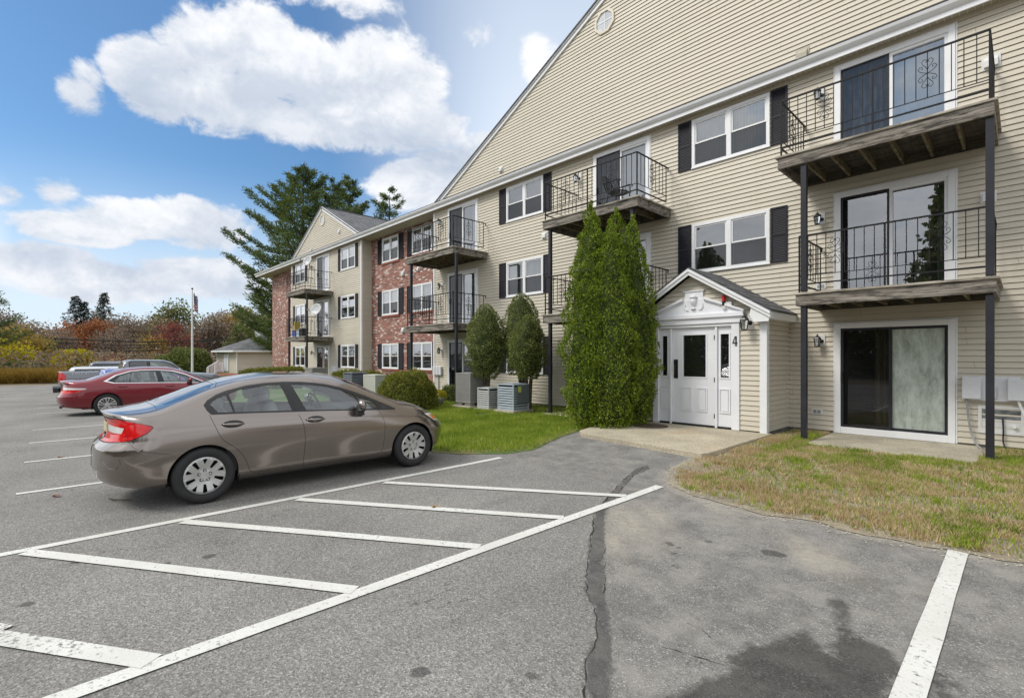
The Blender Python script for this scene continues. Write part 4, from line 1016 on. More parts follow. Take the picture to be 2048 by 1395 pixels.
# pediment
ped = MB(); yp = yd - .055
ped.box(-6.02, -3.97, yp - .02, yd - .0, 2.345, 2.47); 
ped.prism([(-6.05, 2.47), (-3.93, 2.47), (-3.95, 2.56), (-6.03, 2.56)], 'y', yp - .06, yd - .0)
ped.prism([(-6.0, 2.56), (-3.98, 2.56), (-4.82, 2.90), (-5.24, 2.90)], 'y', yp + .0, yd)
ped.prism([(-5.22, 2.78), (-4.80, 2.78), (-4.80, 3.06), (-5.22, 3.06)], 'y', yp + .01, yd)
ped.prism([(-5.25, 3.06), (-4.77, 3.06), (-4.77, 3.085), (-5.25, 3.085)], 'y', yp - .01, yd)
for s in (-1, 1):
    c = -5.01; ped.prism([(c + s * 1.08, 2.56), (c + s * 1.08, 2.60), (c + s * .24, 2.93), (c + s * .24, 2.87)], 'y', yp - .055, yp - .001)
    ped.prism([(c + s * 1.08, 2.535), (c + s * 1.08, 2.558), (c + s * .24, 2.868), (c + s * .24, 2.845)], 'y', yp - .03, yp - .002)
    ped.tube([(c + s * .20, yp - .01, 2.80), (c + s * .21, yp - .01, 2.72), (c + s * .17, yp - .01, 2.67), (c + s * .12, yp - .01, 2.66)], .018, 6)
p = ped.build('pediment', MATS['door_white'], building, bevel=.006)
m = MB(); m.lathe((-5.01, yp - .0, 2.68), [(.0, 0), (.055, .0), (.055, .015), (.02, .03), (.018, .05), (.045, .09), (.07, .14), (.078, .20), (.06, .225), (.06, .24), (.085, .25), (.085, .265), (.05, .30), (.0, .33)], 16); m.build('urn', MATS['door_white'], p, shade=True)
# number 4
n4 = MB(); y = yd - .058
for a, b, w in (((-4.165, 1.93), (-4.115, 2.06), .012), ((-4.172, 1.925), (-4.075, 1.925), .020), ((-4.10, 1.875), (-4.10, 2.06), .024), ((-4.125, 1.872), (-4.078, 1.872), .010)):
    d = Vector((b[0] - a[0], b[1] - a[1])).normalized(); q = Vector((-d.y, d.x)) * w / 2; A = Vector(a); B = Vector(b)
    off = .002 * (a[0] * 10 % 1); n4.prism([tuple(A + q), tuple(B + q), tuple(B - q), tuple(A - q)], 'y', y - .004 - off, y + .007)
n4.build('house_number', MATS['lamp_black'], building)
wall_lantern(-3.90, 2.34, HY0, 1.25)
m = MB(); m.box(-4.33, -4.18, HY0 - .075, HY0 - .015, 2.64, 2.78); al = m.build('fire_alarm', MATS['light_plastic'], building, bevel=.01)
m = MB(); m.box(-4.365, -4.315, HY0 - .11, HY0 - .05, 2.71, 2.80); m.build('alarm_base', MATS['lamp_black'], al)
m = MB(); m.lathe((-4.34, HY0 - .08, 2.80), [(0, .13), (.03, .125), (.035, .10), (.035, 0)], 12); m.build('alarm_light', MATS['red_plastic'], al)
m = MB(); m.box(-4.365, -4.30, HY0 - .10, HY0 - .05, 2.63, 2.708); m.build('alarm_strobe', MATS['lamp_clear'], al)
# manhole cover
m = MB(); mx, my = onZ(1302, 851, .13)
m.lathe((mx, my, .124), [(0, .012), (.30, .012), (.305, .008), (.31, .012), (.36, .012), (.365, 0)], 40)
tag(m.build('manhole_cover', MATS['cast_iron'], None), 'round rusty iron manhole cover set in the pale entrance slab', 'manhole cover')
# ------------------------------------------------------------------ foliage made of many small leaves
def leaves(name, P, N, size, mat, parent=None, aspect=2.0, jit=0.6, up=0.0, core=None, fold=False):
    """P (n,3) positions, N (n,3) main directions the leaf points along; rhombic leaves"""
    P = np.asarray(P, float); N = np.asarray(N, float); n = len(P)
    D = N + rng.normal(0, jit, (n, 3)); D[:, 2] += up; D /= np.linalg.norm(D, axis=1)[:, None] + 1e-9
    A = rng.normal(0, 1, (n, 3)); S = np.cross(D, A); S /= np.linalg.norm(S, axis=1)[:, None] + 1e-9
    L = (np.asarray(size) * rng.uniform(.6, 1.3, n))[:, None]; W = L / aspect
    V = np.empty((n, 4, 3)); V[:, 0] = P; V[:, 1] = P + D * L * .5 + S * W * .5; V[:, 2] = P + D * L; V[:, 3] = P + D * L * .5 - S * W * .5
    V = V.reshape(-1, 3)
    off = np.array(wloc(parent)) if parent is not None else np.zeros(3)
    V = V - off; nf = n
    me = bpy.data.meshes.new(name); me.vertices.add(len(V)); me.vertices.foreach_set('co', V.ravel())
    me.loops.add(nf * 4); me.polygons.add(nf); me.loops.foreach_set('vertex_index', np.arange(nf * 4)); me.polygons.foreach_set('loop_start', np.arange(nf) * 4)
    me.update(); me.materials.append(mat)
    return link_mesh(name, me, parent)
def nz3(P, f, seed=0.0):
    return np.array([noise.noise(Vector((p[0] * f + seed, p[1] * f, p[2] * f))) for p in P])

def shell_shape(n, center, radius_fn, z0, z1, depth=.25, lump=.15, lf=3.0, seed=0):
    """points near the surface of a solid of revolution with lumps; radius_fn(t) for t in 0..1"""
    t = rng.uniform(0, 1, n); a = rng.uniform(0, 2 * math.pi, n)
    r = np.array([radius_fn(x) for x in t]); keep = rng.uniform(0, 1, n) < (r / r.max()) * .9 + .1
    t, a, r = t[keep], a[keep], r[keep]
    z = z0 + (z1 - z0) * t
    d = np.stack([np.cos(a), np.sin(a), np.zeros_like(a)], 1)
    P0 = d * r[:, None] + np.stack([np.zeros_like(z), np.zeros_like(z), z], 1)
    lm = nz3(P0, lf, seed)
    rr = r * (1 + lump * lm) * (1 - depth * rng.uniform(0, 1, len(r)) ** 2)
    P = d * rr[:, None]; P[:, 2] = z; P[:, 0] += center[0]; P[:, 1] += center[1]
    dr = np.array([(radius_fn(min(1, x + .02)) - radius_fn(max(0, x - .02))) for x in t]) / (.04 * (z1 - z0))
    Nn = d.copy(); Nn[:, 2] = -np.clip(dr, -1.5, 1.5); Nn /= np.linalg.norm(Nn, axis=1)[:, None]
    return P, Nn
def core_mesh(mb, center, radius_fn, z0, z1, k=.78, nu=14, nv=14, seed=0, lump=.1):  # solid core added inside a crown to block light and darken its gaps
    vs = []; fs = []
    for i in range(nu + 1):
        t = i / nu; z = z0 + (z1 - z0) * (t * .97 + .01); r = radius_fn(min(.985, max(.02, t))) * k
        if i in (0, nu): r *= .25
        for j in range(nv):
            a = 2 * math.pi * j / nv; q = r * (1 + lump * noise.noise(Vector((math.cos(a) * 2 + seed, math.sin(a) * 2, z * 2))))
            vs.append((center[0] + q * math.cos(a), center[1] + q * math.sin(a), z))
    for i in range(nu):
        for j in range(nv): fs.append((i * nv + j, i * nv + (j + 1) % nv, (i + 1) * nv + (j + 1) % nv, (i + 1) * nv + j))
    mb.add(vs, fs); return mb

# arborvitae cluster
def arborvitae(cx, cy, r, zt, label, n, seed):
    t = thing('arborvitae', label, 'evergreen tree', (cx, cy, gz(cx, cy)), 'arborvitae clump beside the entrance porch')
    def rf(u):
        base = min(1.0, .66 + 1.5 * u)
        tip = 1 - max(0, (u - .16) / .84) ** 2.6
        return r * base * max(.02, tip) 
    P, Nn = shell_shape(int(n * 1.7), (cx, cy), rf, .05, zt, .22, .34, 3.2, seed)
    # small upright flame-shaped sprays
    ph = nz3(P * np.array([1, 1, .45]), 7.0, seed); P += Nn * (ph[:, None] * .16)
    leaves('foliage', P, Nn * .45, .052, MATS['leaf_arb'], t, 1.7, .60, .8)
    m = MB(); core_mesh(m, (cx, cy), rf, .08, zt * .97, .74, 18, 14, seed, .25); m.build('shade_core', MATS['leaf_shade'], t, shade=True)
    m = MB(); m.tube([(cx, cy, -.05), (cx, cy, .5)], .06, 8); m.build('trunk', MATS['bark'], t)
for (px, w, r, ytop, n, lab, sd) in [(1183, 11.0, .60, 403, 20000, 'tallest arborvitae at the left of the clump by the porch', 1), (1231, 11.7, .62, 416, 15000, 'arborvitae rising at the back in the middle of the clump', 5),
                             (1219, 10.75, .61, 440, 16000, 'arborvitae in front in the middle of the clump', 9), (1265, 11.2, .52, 430, 15000, 'arborvitae at the right end of the clump, against the porch', 13)]:
    x, y = atW(px, w); arborvitae(x, y, r, hW(ytop, w), lab, n, sd)

# clipped yews on bare trunks
def topiary(cx, cy, r, zb, zt, label, n, seed, trunks=1):
    t = thing('clipped_yew', label, 'clipped yew', (cx, cy, gz(cx, cy)), 'egg-shaped yews along the wall')
    rf = lambda u: r * (max(.02, 1 - ((u - .40) / .60) ** 2) ** .62 if u > .40 else .50 + .50 * math.sin(math.pi / 2 * u / .40))
    P, Nn = shell_shape(int(n * 1.5), (cx, cy), rf, zb, zt, .20, .34, 3.6, seed)
    leaves('foliage', P, Nn, .052, MATS['leaf_yew'], t, 2.4, 1.25)
    m = MB(); core_mesh(m, (cx, cy), rf, zb + .05, zt - .05, .82, 14, 14, seed); m.build('shade_core', MATS['leaf_shade'], t, shade=True)
    m = MB()
    for k in range(trunks + 1):
        dx = .05 * (k - trunks / 2) * 2; m.tube([(cx + dx * .4, cy, -.05), (cx + dx * .7 + .02, cy, zb * .5), (cx + dx * 1.6, cy + .02, zb * .85), (cx + dx * 3, cy + .03, zb + .45)], [.085, .07, .055, .03], 7)
    for k in range(7):
        a = rnd.uniform(0, 6.28); z = rnd.uniform(zb * .45, zb); m.tube([(cx, cy, z), (cx + .16 * math.cos(a), cy + .16 * math.sin(a), z + .07), (cx + .26 * math.cos(a), cy + .26 * math.sin(a), z + .05)], [.014, .009, .004], 4)
    m.build('trunk', MATS['bark'], t)
x, y = atW(972, 15.0); topiary(x, y, .60, .98, hW(608, 15.0), 'left clipped yew, above the smallest condenser unit', 11000, 3)
x, y = atW(1043, 14.9); topiary(x, y, .62, 1.1, hW(586, 14.9), 'tallest clipped yew, half hidden behind its neighbour', 10000, 8)
x, y = atW(1056, 14.0); topiary(x, y, .50, 1.02, hW(630, 14.0), 'front clipped yew right of the blue-grey condenser', 10000, 21)

# rounded bushes
def mound(cx, cy, rx, ry, h, label, n, seed, mat='leaf_bush', name='rounded_bush', cat='bush', group='clipped bushes in front of the building', size=.055, z0=None):
    z0 = gz(cx, cy) if z0 is None else z0
    t = thing(name, label, cat, (cx, cy, z0), group)
    a = rng.uniform(0, 2 * math.pi, n); u = rng.uniform(0, 1, n) ** .75
    th = np.arccos(np.clip(u, 0, 1)); st = np.sin(th) ** .62
    d = np.stack([np.cos(a) * st, np.sin(a) * st, np.cos(th)], 1)
    lm = nz3(d * 1.0, 2.4, seed) + .7 * nz3(d, 7.0, seed); k = (1 + .11 * lm) * (1 - .10 * rng.uniform(0, 1, n) ** 2)
    P = d * k[:, None] * np.array([rx, ry, h * .98]); P += np.array([cx, cy, z0 + .02])
    leaves('foliage', P, d, size, MATS[mat], t, 2.0, 1.3)
    vs = []; fs = []; nu, nv = 10, 18
    for i in range(nu + 1):
        ph = math.pi / 2 * i / nu
        for j in range(nv):
            b = 2 * math.pi * j / nv; s = math.cos(ph) ** .62; dd = Vector((math.cos(b) * s, math.sin(b) * s, math.sin(ph)))
            q = .90 * (1 + .11 * noise.noise(dd * 2.4 + Vector((seed, 0, 0)))); vs.append((cx + rx * dd.x * q, cy + ry * dd.y * q, z0 + h * dd.z * q))
    for i in range(nu):
        for j in range(nv): fs.append((i * nv + j, i * nv + (j + 1) % nv, (i + 1) * nv + (j + 1) % nv, (i + 1) * nv + j))
    MB().add(vs, fs).build('shade_core', MATS['leaf_shade'], t, shade=True)  # dark core stands in for the shade between the leaves
    return t
x, y = atW(814, 15.2); mound(x, y, 1.0, .9, 1.16, 'large dome-shaped bush between the grey car and the tall condenser', 16000, 2)
x, y = atW(902, 17.6); mound(x, y, .36, .4, .55, 'small dark round bush left of the tall condenser', 2500, 4, 'leaf_yew')
for i, (px, w, rx, h, lab) in enumerate([(697, 21.0, 1.05, 1.05, 'low dome bush behind the slate condenser, nearest the pale corner'), (738, 22.2, .8, .95, 'low dome bush behind the beige condenser'),
        (505, 27.5, .75, 1.0, 'leftmost of the five clipped bushes before the brick corner'), (529, 27.0, .72, 1.0, 'second from left of the five clipped bushes before the brick corner'), (551, 26.4, .72, 1.03, 'middle of the five clipped bushes before the brick corner'),
        (572, 25.8, .7, 1.06, 'second from right of the five clipped bushes before the brick corner'), (588, 25.6, .55, 1.10, 'rightmost of the five clipped bushes, darkest and beside the balcony post')]):
    x, y = atW(px, w); mound(x, y, rx, .8, h, lab, 5000, 30 + i, size=.085)
x, y = atW(377, 50); mound(x, y, 2.5, 2.0, 2.5, 'big round dark green bush behind the flagpole', 6000, 50, 'leaf_yew', size=.22)
x, y = atW(337, 49); mound(x, y, 1.9, 1.6, 1.75, 'lower dark green bush left of the flagpole', 4500, 52, 'leaf_yew', size=.22)
x, y = atW(300, 58); 
# mums in a pot
x, y = atW(880, 16.2)
t = thing('potted_flowers', 'yellow flowers in a pot beside the dome bush', 'potted flowers', (x, y, gz(x, y)))
m = MB(); m.lathe((x, y, gz(x, y)), [(0, 0), (.10, 0), (.14, .22), (.12, .22), (0, .20)], 14); m.build('pot', MATS['foundation'], t, shade=True)
P = rng.normal(0, 1, (500, 3)); P /= np.linalg.norm(P, axis=1)[:, None]; P[:, 2] = abs(P[:, 2]); leaves('flowers', P * .2 + np.array([x, y, gz(x, y) + .26]), P, .05, MATS['leaf_yellow'], t, 1.2, .5)

# pine trees
def white_pine(cx, cy, h, spread, label, z0, seed, nb=46, mat='leaf_pine', bare=.22, size=.30, dens=1.0, lean=0.0, group='tall evergreens beyond the building'):
    r = random.Random(seed); t = thing('white_pine', label, 'pine tree', (cx, cy, z0), group)
    m = MB(); m.tube([(cx, cy, z0), (cx + lean * .3, cy, z0 + h * .5), (cx + lean, cy, z0 + h * .97)], [h * .016, h * .011, .03], 8)
    P = []; N = []
    for i in range(nb):
        u = bare + (1 - bare) * (i + r.random()) / nb; z = z0 + h * u; a = i * 2.4 + r.uniform(-.5, .5)
        L = spread * (1 - (max(0, u - .45) / .55) ** 1.6) * (.55 + .45 * min(1, (u) / .5)) * r.uniform(.62, 1.1) + .35
        up = .10 + .55 * max(0, u - .5); x0 = cx + lean * u; pts = []
        for k in range(7):
            s = k / 6; pts.append((x0 + L * s * math.cos(a), cy + L * s * math.sin(a), z + L * (up * s + .16 * s * s - .12 * math.sin(s * 3.1))))
        m.tube(pts, [.05 * L / 3 * (1 - s / 7) + .012 for s in range(7)], 4, cap=False)
        nc = int(L * 11 * dens) + 5
        for c in range(nc):
            s = .28 + .72 * (c + r.random()) / nc; k = min(5, int(s * 6)); f = s * 6 - k
            q = Vector(pts[k]).lerp(Vector(pts[k + 1]), f); side = r.uniform(-1, 1) * L * .34 * (1.25 - s); ca, sa = math.cos(a), math.sin(a)
            q += Vector((-sa * side, ca * side, r.uniform(-.02, .14)))
            out = Vector((ca - sa * side / L * 1.5, sa + ca * side / L * 1.5, .35))
            for _ in range(15): P.append((q.x + r.gauss(0, .17), q.y + r.gauss(0, .17), q.z + r.gauss(0, .10))); N.append(tuple(out))
    leaves('foliage', P, N, size, MATS[mat], t, 4.5, .65, .15); m.build('trunk', MATS['pine_bark'], t)
def pine_at(px, w, ytop, spread, label, seed, **k):
    x, y = atW(px, w); z0 = -.3; white_pine(x, y, hW(ytop, w) - z0, spread, label, z0, seed, **k)
pine_at(606, 52, 338, 7.6, 'huge spreading white pine directly behind the brick end of the building', 3, nb=112, bare=.09, dens=.95, size=.34)
pine_at(668, 56, 366, 5.2, 'white pine rising above the far roof ridge', 11, nb=66, bare=.2, dens=1.0, size=.34)
pine_at(700, 60, 358, 4.6, 'dense white pine just right of the far gable peak', 12, nb=66, bare=.22, dens=1.0, size=.36)
pine_at(779, 60, 378, 4.8, 'thin-crowned white pine furthest right above the eaves', 17, nb=36, bare=.4, dens=.75, size=.36)
x, y = atW(-78, 40); white_pine(x, y, 8.2, 4.2, 'pine at the left edge of the photo with only branch tips in view', -.3, 23, nb=34, bare=.3, dens=.8, size=.25)

def spruce(cx, cy, h, spread, label, z0, seed, n=15000, mat='leaf_spruce', group='dark spruces above the autumn woods'):
    r = random.Random(seed); t = thing('spruce', label, 'spruce tree', (cx, cy, z0), group)
    m = MB(); m.tube([(cx, cy, z0), (cx, cy, z0 + h * .98)], [h * .012, .03], 6); P = []; N = []
    nb = 70
    for i in range(nb):
        u = .22 + .78 * (i / nb); a = i * 2.4 + r.uniform(-.6, .6); L = spread * (1 - u) ** .8 * r.uniform(.45, 1.25) + .2; z = z0 + h * u
        m.tube([(cx, cy, z), (cx + L * math.cos(a), cy + L * math.sin(a), z - .12 * L)], [.05, .02], 3, cap=False)
        for c in range(int(n / nb / 11)):
            s = r.uniform(.12, 1); q = (cx + L * s * math.cos(a) + r.gauss(0, .22 * (1.2 - s)), cy + L * s * math.sin(a) + r.gauss(0, .22 * (1.2 - s)), z - .12 * L * s - abs(r.gauss(0, .22)) + .15 * math.sin(s * 3))
            for _ in range(3): P.append((q[0] + r.gauss(0, .1), q[1] + r.gauss(0, .1), q[2] + r.gauss(0, .08))); N.append((math.cos(a), math.sin(a), -.5))
    leaves('foliage', P, N, .34, MATS[mat], t, 2.4, .6, -.2); m.build('trunk', MATS['pine_bark'], t)
for (px, ytop, sp, lab, sd, w) in [(152, 590, 5.2, 'dark spruce left of the pair above the woods', 2, 100), (168, 602, 4.0, 'second leader spruce leaning against the left spruce', 5, 101), (208, 584, 5.4, 'dark spruce right of the pair above the woods', 9, 98)]:
    x, y = atW(px, w); spruce(x, y, hW(ytop, w) + .5, sp, lab, -.5, sd)
x, y = atW(474, 62); spruce(x, y, hW(648, 62) + .5, 2.2, 'small green spruce behind the clubhouse roof', -.5, 31, 5000, 'leaf_olive')

def broadleaf(cx, cy, h, r, label, z0, seed, mat, n=3500, size=.4, group='autumn trees at the edge of the lot', twigs=26, low=.25):
    q = random.Random(seed); t = thing('autumn_tree', label, 'autumn tree', (cx, cy, z0), group)
    m = MB(); m.tube([(cx, cy, z0), (cx + q.uniform(-.2, .2), cy, z0 + h * .4), (cx + q.uniform(-.4, .4), cy, z0 + h * .8)], [h * .022, h * .016, .03], 6)
    cl = []
    for k in range(twigs):
        a = q.uniform(0, 6.28); u = q.uniform(low, 1); rr = r * math.sin(math.pi * min(1, .18 + u * .80)) ** .7 * q.uniform(.45, 1.0)
        p0 = Vector((cx, cy, z0 + h * max(.15, u - .3))); p1 = Vector((cx + rr * math.cos(a), cy + rr * math.sin(a), z0 + h * u * .97)); pm = p0.lerp(p1, .5) + Vector((0, 0, -.03 * h))
        m.tube([p0, pm, p1], [.07, .045, .015], 4, cap=False)
        for _ in range(3):
            p2 = p1 + Vector((q.gauss(0, .3), q.gauss(0, .3), q.uniform(.0, .6))) * r * .45; m.tube([pm.lerp(p1, .6), p2], [.03, .01], 3, cap=False); cl.append(p2)
        cl.append(p1)
    C = np.array([tuple(c) for c in cl]); idx = rng.integers(0, len(C), n); P = C[idx] + np.clip(rng.normal(0, 1, (n, 3)), -1.6, 1.6) * r * .17 * np.array([1, 1, .8]); P[:, 2] = np.maximum(P[:, 2], z0 + .1)
    leaves('foliage', P, rng.normal(0, 1, (n, 3)), size, MATS[mat], t, 1.5, .5); m.build('trunk', MATS['pine_bark'], t)
ZG = -.26
for (px, w, ytop, rad, mat, n, size, lab, low) in [
    (30, 56, 668, 3.6, 'leaf_gold', 3500, .30, 'golden tree behind the reeds at the left edge', .15),
    (8, 52, 690, 2.6, 'leaf_yellow', 2600, .28, 'yellow leafy tree at the far left edge', .1),
    (78, 60, 690, 3.0, 'leaf_olive', 3000, .30, 'green and yellow shrubby tree left of the bright yellow bush', .1),
    (108, 70, 668, 3.8, 'leaf_brown', 2600, .30, 'brown thinning tree above the yellow bush', .2),
    (130, 84, 655, 4.0, 'leaf_orange', 3500, .38, 'rust orange tree below the left spruce', .25),
    (196, 86, 648, 3.4, 'leaf_orange', 3500, .36, 'rust orange tree below the right spruce', .25),
    (222, 74, 672, 4.0, 'leaf_brown', 2600, .30, 'bare brown tree right of the spruces', .2),
    (268, 90, 640, 5.0, 'leaf_brown', 3200, .34, 'grey-brown bare tree left of the flagpole', .2),
    (215, 62, 722, 2.4, 'leaf_darkred', 1800, .26, 'low reddish tree behind the pickup', .1),
    (300, 80, 676, 3.5, 'leaf_gold', 1500, .30, 'thin golden tree behind the pickup cab', .1),
    (354, 84, 652, 3.6, 'leaf_darkred', 2400, .34, 'dark red tree just left of the flagpole', .2),
    (352, 100, 618, 6.0, 'leaf_olive', 4000, .5, 'olive tree rising on the hill left of the flagpole', .3),
    (420, 96, 640, 5.0, 'leaf_brown', 3600, .4, 'brown tree right of the flagpole', .2),
    (470, 100, 620, 4.6, 'leaf_gold', 3500, .45, 'golden tree on the hill behind the clubhouse', .3),
    (512, 92, 628, 4.2, 'leaf_olive', 3200, .45, 'dull green tree between the clubhouse and the pine', .3),
    (45, 78, 650, 4.0, 'leaf_brown', 3000, .34, 'brown tree far left, behind the golden one', .2),
    (5, 74, 628, 4.0, 'leaf_brown', 2400, .34, 'tall thin tree at the left edge of the woods', .3)]:
    x, y = atW(px, w); broadleaf(x, y, hW(ytop, w) - ZG, rad, lab, ZG, int(px * 7 + w), mat, n, size, low=low)
x, y = atW(150, 57)
mound(x, y, 3.0, 2.2, hW(700, 57) - ZG, 'bright yellow rounded bush behind the parked pickup', 9000, 77, 'leaf_yellow', 'yellow_bush', 'bush', 'autumn shrubs at the lot edge', .20, ZG)
for (px, w, rx, ytop, mat, lab, nn) in [(12, 50, 2.2, 722, 'leaf_olive', 'olive shrub at the far left of the lot edge', 4500), (62, 51, 2.4, 725, 'leaf_olive', 'olive shrub behind the reed strip', 4500), (100, 53, 1.8, 735, 'leaf_gold', 'golden shrub left of the bright yellow bush', 3500),
        (196, 55, 2.4, 735, 'leaf_brown', 'brown shrub hidden behind the pickup', 3000), (240, 56, 2.2, 728, 'leaf_darkred', 'reddish shrub behind the pickup cab', 3500)]:
    x, y = atW(px, w); mound(x, y, rx, 1.6, hW(ytop, w) - ZG, lab, nn, int(px), mat, 'shrub', 'bush', 'autumn shrubs at the lot edge', .20, ZG)

# far woods: one mass nobody could count, on a low rise
def woods():
    P = []; N = []; m = MB(); r = random.Random(5)
    for i in range(620):
        px = r.uniform(-400, 760); w = r.uniform(88, 175); x, y = atW(px, w)
        prof = 640 + 14 * math.sin(px * .021) + 9 * math.sin(px * .05 + 1) + (24 if px < 120 else 0) - (14 if 300 < px < 560 else 0)
        h = max(4.0, hW(prof, w) * r.uniform(.72, 1.03)); rad = r.uniform(1.8, 3.6)
        m.tube([(x, y, -.4), (x + r.uniform(-.5, .5), y, h * .9)], [.16, .04], 4, cap=False)
        for _ in range(7):
            a = r.uniform(0, 6.28); z = h * r.uniform(.25, .8); L = rad * r.uniform(.5, 1); m.tube([(x, y, z), (x + L * math.cos(a), y + L * math.sin(a), z + h * r.uniform(.1, .25))], [.07, .02], 3, cap=False)
        k = int(r.uniform(90, 240)); zz = h * np.clip(rng.beta(2.2, 1.5, k), 0, 1); sp = rad * np.sqrt(np.clip(np.sin(np.pi * (.15 + .8 * zz / h)), .05, 1))
        a = rng.uniform(0, 6.28, k); q = np.sqrt(rng.uniform(0, 1, k)) * sp
        P.append(np.stack([x + q * np.cos(a), y + q * np.sin(a), zz], 1))
    P = np.concatenate(P); leaf = leaves('far_woods', P, rng.normal(0, 1, P.shape), .52, MATS['leaf_wood'], None, 1.7, .5); tag(leaf, 'autumn woods in brown, rust and olive beyond the lot', 'woods', kind='stuff')
    tag(m.build('far_trunks', MATS['pine_bark'], None), 'bare grey trunks and branches inside the autumn woods', 'tree trunks', kind='stuff')
woods()
# low undergrowth under the woods
P = np.stack([rng.uniform(-110, -50, 60000), rng.uniform(-45, 50, 60000), rng.uniform(0, 1, 60000) ** 1.6 * 2.6 - .3], 1)
kk = (P[:, 0] < -56 - .0 * P[:, 1]) & ~((P[:, 0] > -72) & (P[:, 1] > 6)); P = P[kk]
tag(leaves('undergrowth', P, rng.normal(0, 1, P.shape), .30, MATS['leaf_wood'], None, 1.6, .5), 'low tangled undergrowth at the foot of the woods', 'undergrowth', kind='stuff')
# woods across the street, behind the photographer (seen only mirrored in the glass)
def back_woods():
    P = []; r = random.Random(9)
    for i in range(80):
        x = -45 + i * 1.25 + r.uniform(-1, 1); y = -34 - r.uniform(0, 12); h = r.uniform(6.5, 9) + (3 if i % 6 == 0 else 0); rad = r.uniform(2, 3.2); k = 900
        zz = h * rng.uniform(.02, 1, k); sp = rad * (1 - zz / h) ** .6 + .3; a = rng.uniform(0, 6.28, k); q = np.sqrt(rng.uniform(0, 1, k)) * sp
        P.append(np.stack([x + q * np.cos(a), y + q * np.sin(a), zz - .3], 1))
    for i in range(70):      # one tall open pine among them
        u = .18 + .82 * i / 70; a = i * 2.4; L = 2.6 * (1 - u) ** .6 * r.uniform(.6, 1.1) + .3; k = 150; s_ = rng.uniform(.15, 1, k)
        P.append(np.stack([-3.9 + L * s_ * math.cos(a) + rng.normal(0, .22, k), -28.5 + L * s_ * math.sin(a) + rng.normal(0, .22, k), 15.5 * u + .25 * L * s_ + rng.normal(0, .12, k)], 1))
    P = np.concatenate(P); tag(leaves('opposite_woods', P, rng.normal(0, 1, P.shape), .60, MATS['leaf_olive'], None, 1.5, .5), 'dark woods across the street mirrored in the glass doors', 'woods', kind='stuff')
back_woods()

# grass
def blades(name, poly, n, h, mat, label, dens=None, zoff=.02, wid=.006, clump=0.0):
    xs = [p[0] for p in poly]; ys = [p[1] for p in poly]
    P = np.stack([rng.uniform(min(xs), max(xs), n * 3), rng.uniform(min(ys), max(ys), n * 3)], 1); P = P[inpoly(P, poly)]
    if dens is not None: P = P[dens(P) > rng.uniform(0, 1, len(P))]
    P = P[:n]; k = len(P)
    if clump: P = P + rng.normal(0, clump, P.shape)
    Z = np.array([gz(a, b) for a, b in P]) + zoff; H = h * rng.uniform(.45, 1.25, k); a = rng.uniform(0, 6.28, k); la = rng.uniform(0, 6.28, k); le = H * np.abs(rng.normal(0, .6, k))
    W = wid * rng.uniform(.6, 1.4, k)
    V = np.empty((k, 3, 3)); B = np.stack([P[:, 0], P[:, 1], Z], 1); S = np.stack([np.cos(a), np.sin(a), np.zeros(k)], 1) * W[:, None]
    V[:, 0] = B - S; V[:, 1] = B + S; V[:, 2] = B + np.stack([np.cos(la) * le, np.sin(la) * le, H], 1)
    V = V.reshape(-1, 3); me = bpy.data.meshes.new(name); me.vertices.add(len(V)); me.vertices.foreach_set('co', V.ravel()); me.loops.add(k * 3); me.polygons.add(k)
    me.loops.foreach_set('vertex_index', np.arange(k * 3)); me.polygons.foreach_set('loop_start', np.arange(k) * 3); me.update(); me.materials.append(MATS[mat])
    return tag(link_mesh(name, me), label, 'grass', kind='stuff')
def nzf(P, f, s=0.0): return np.array([noise.noise(Vector((a * f + s, b * f, s))) for a, b in P])
LF = [(-6.62, 8.45), (-6.45, 7.6), (-6.15, 6.8), (-5.95, 6.15), (-6.1, 5.65), (-6.55, 5.2), (-7.0, 4.95), (-9, 5.0), (-16, 5.0), (-17, 11.6), (-6.7, 11.6)]
LG = [(-3.4, 7.7)] + [(x + .05, y + .07) for x, y in LAWN_R[1:11]] + [(.5, 5.75), (.5, 11.6), (-2.7, 11.6), (-3.4, 11.6)]
def dleft(P):
    d = seg_dist(P, LF[:8]); return np.clip(.3 + d * 2.2, 0, 1) * np.where(P[:, 1] > 9.6, .25, 1) * (nzf(P, 1.6, 3) > -.42)
blades('lawn_grass', LF, 125000, .065, 'blade_lush', 'short bright green grass left of the entrance', dleft, wid=.0065)
def edge_dry(P): d = seg_dist(P, LF[:7]); return np.exp(-(d / .22) ** 2) + .05
blades('dry_grass', LF, 9000, .04, 'blade_dry', 'dry brown grass fringing the left lawn by the walk', edge_dry)
nslab = [(-2.74, 9.78), (-.50, 9.68), (-.38, 11.72), (-2.74, 11.72)]
def green(P):
    n = nzf(P, 1.2, 7) + .8 * nzf(P, 4.0, 2) + .5 * nzf(P, 11.0, 5); b = np.clip((P[:, 1] - 7.4) / 2.2, 0, 1) * .55 - .38 + np.clip((P[:, 0] + 2.2) / 3, 0, .1)
    return np.clip((n + b - .02) * 2.2, 0.10, 1) * ~inpoly(P, nslab) * np.where(P[:, 0] < -3.0, .15, 1)
blades('yard_grass', LG, 42000, .065, 'blade_lush', 'green tufts of grass in the patchy yard before the patio', green, wid=.0055, clump=.02)
def dry(P):
    n = nzf(P, 1.1, 17) + .7 * nzf(P, 5.0, 12); d = seg_dist(P, LG[1:11])
    return np.clip(.40 + n * 1.5, 0.05, 1) * ~inpoly(P, nslab) * np.clip(d * 6, .15, 1)
blades('withered_grass', LG, 110000, .045, 'blade_dry', 'withered tan and rust grass in the patchy yard', dry, wid=.004)
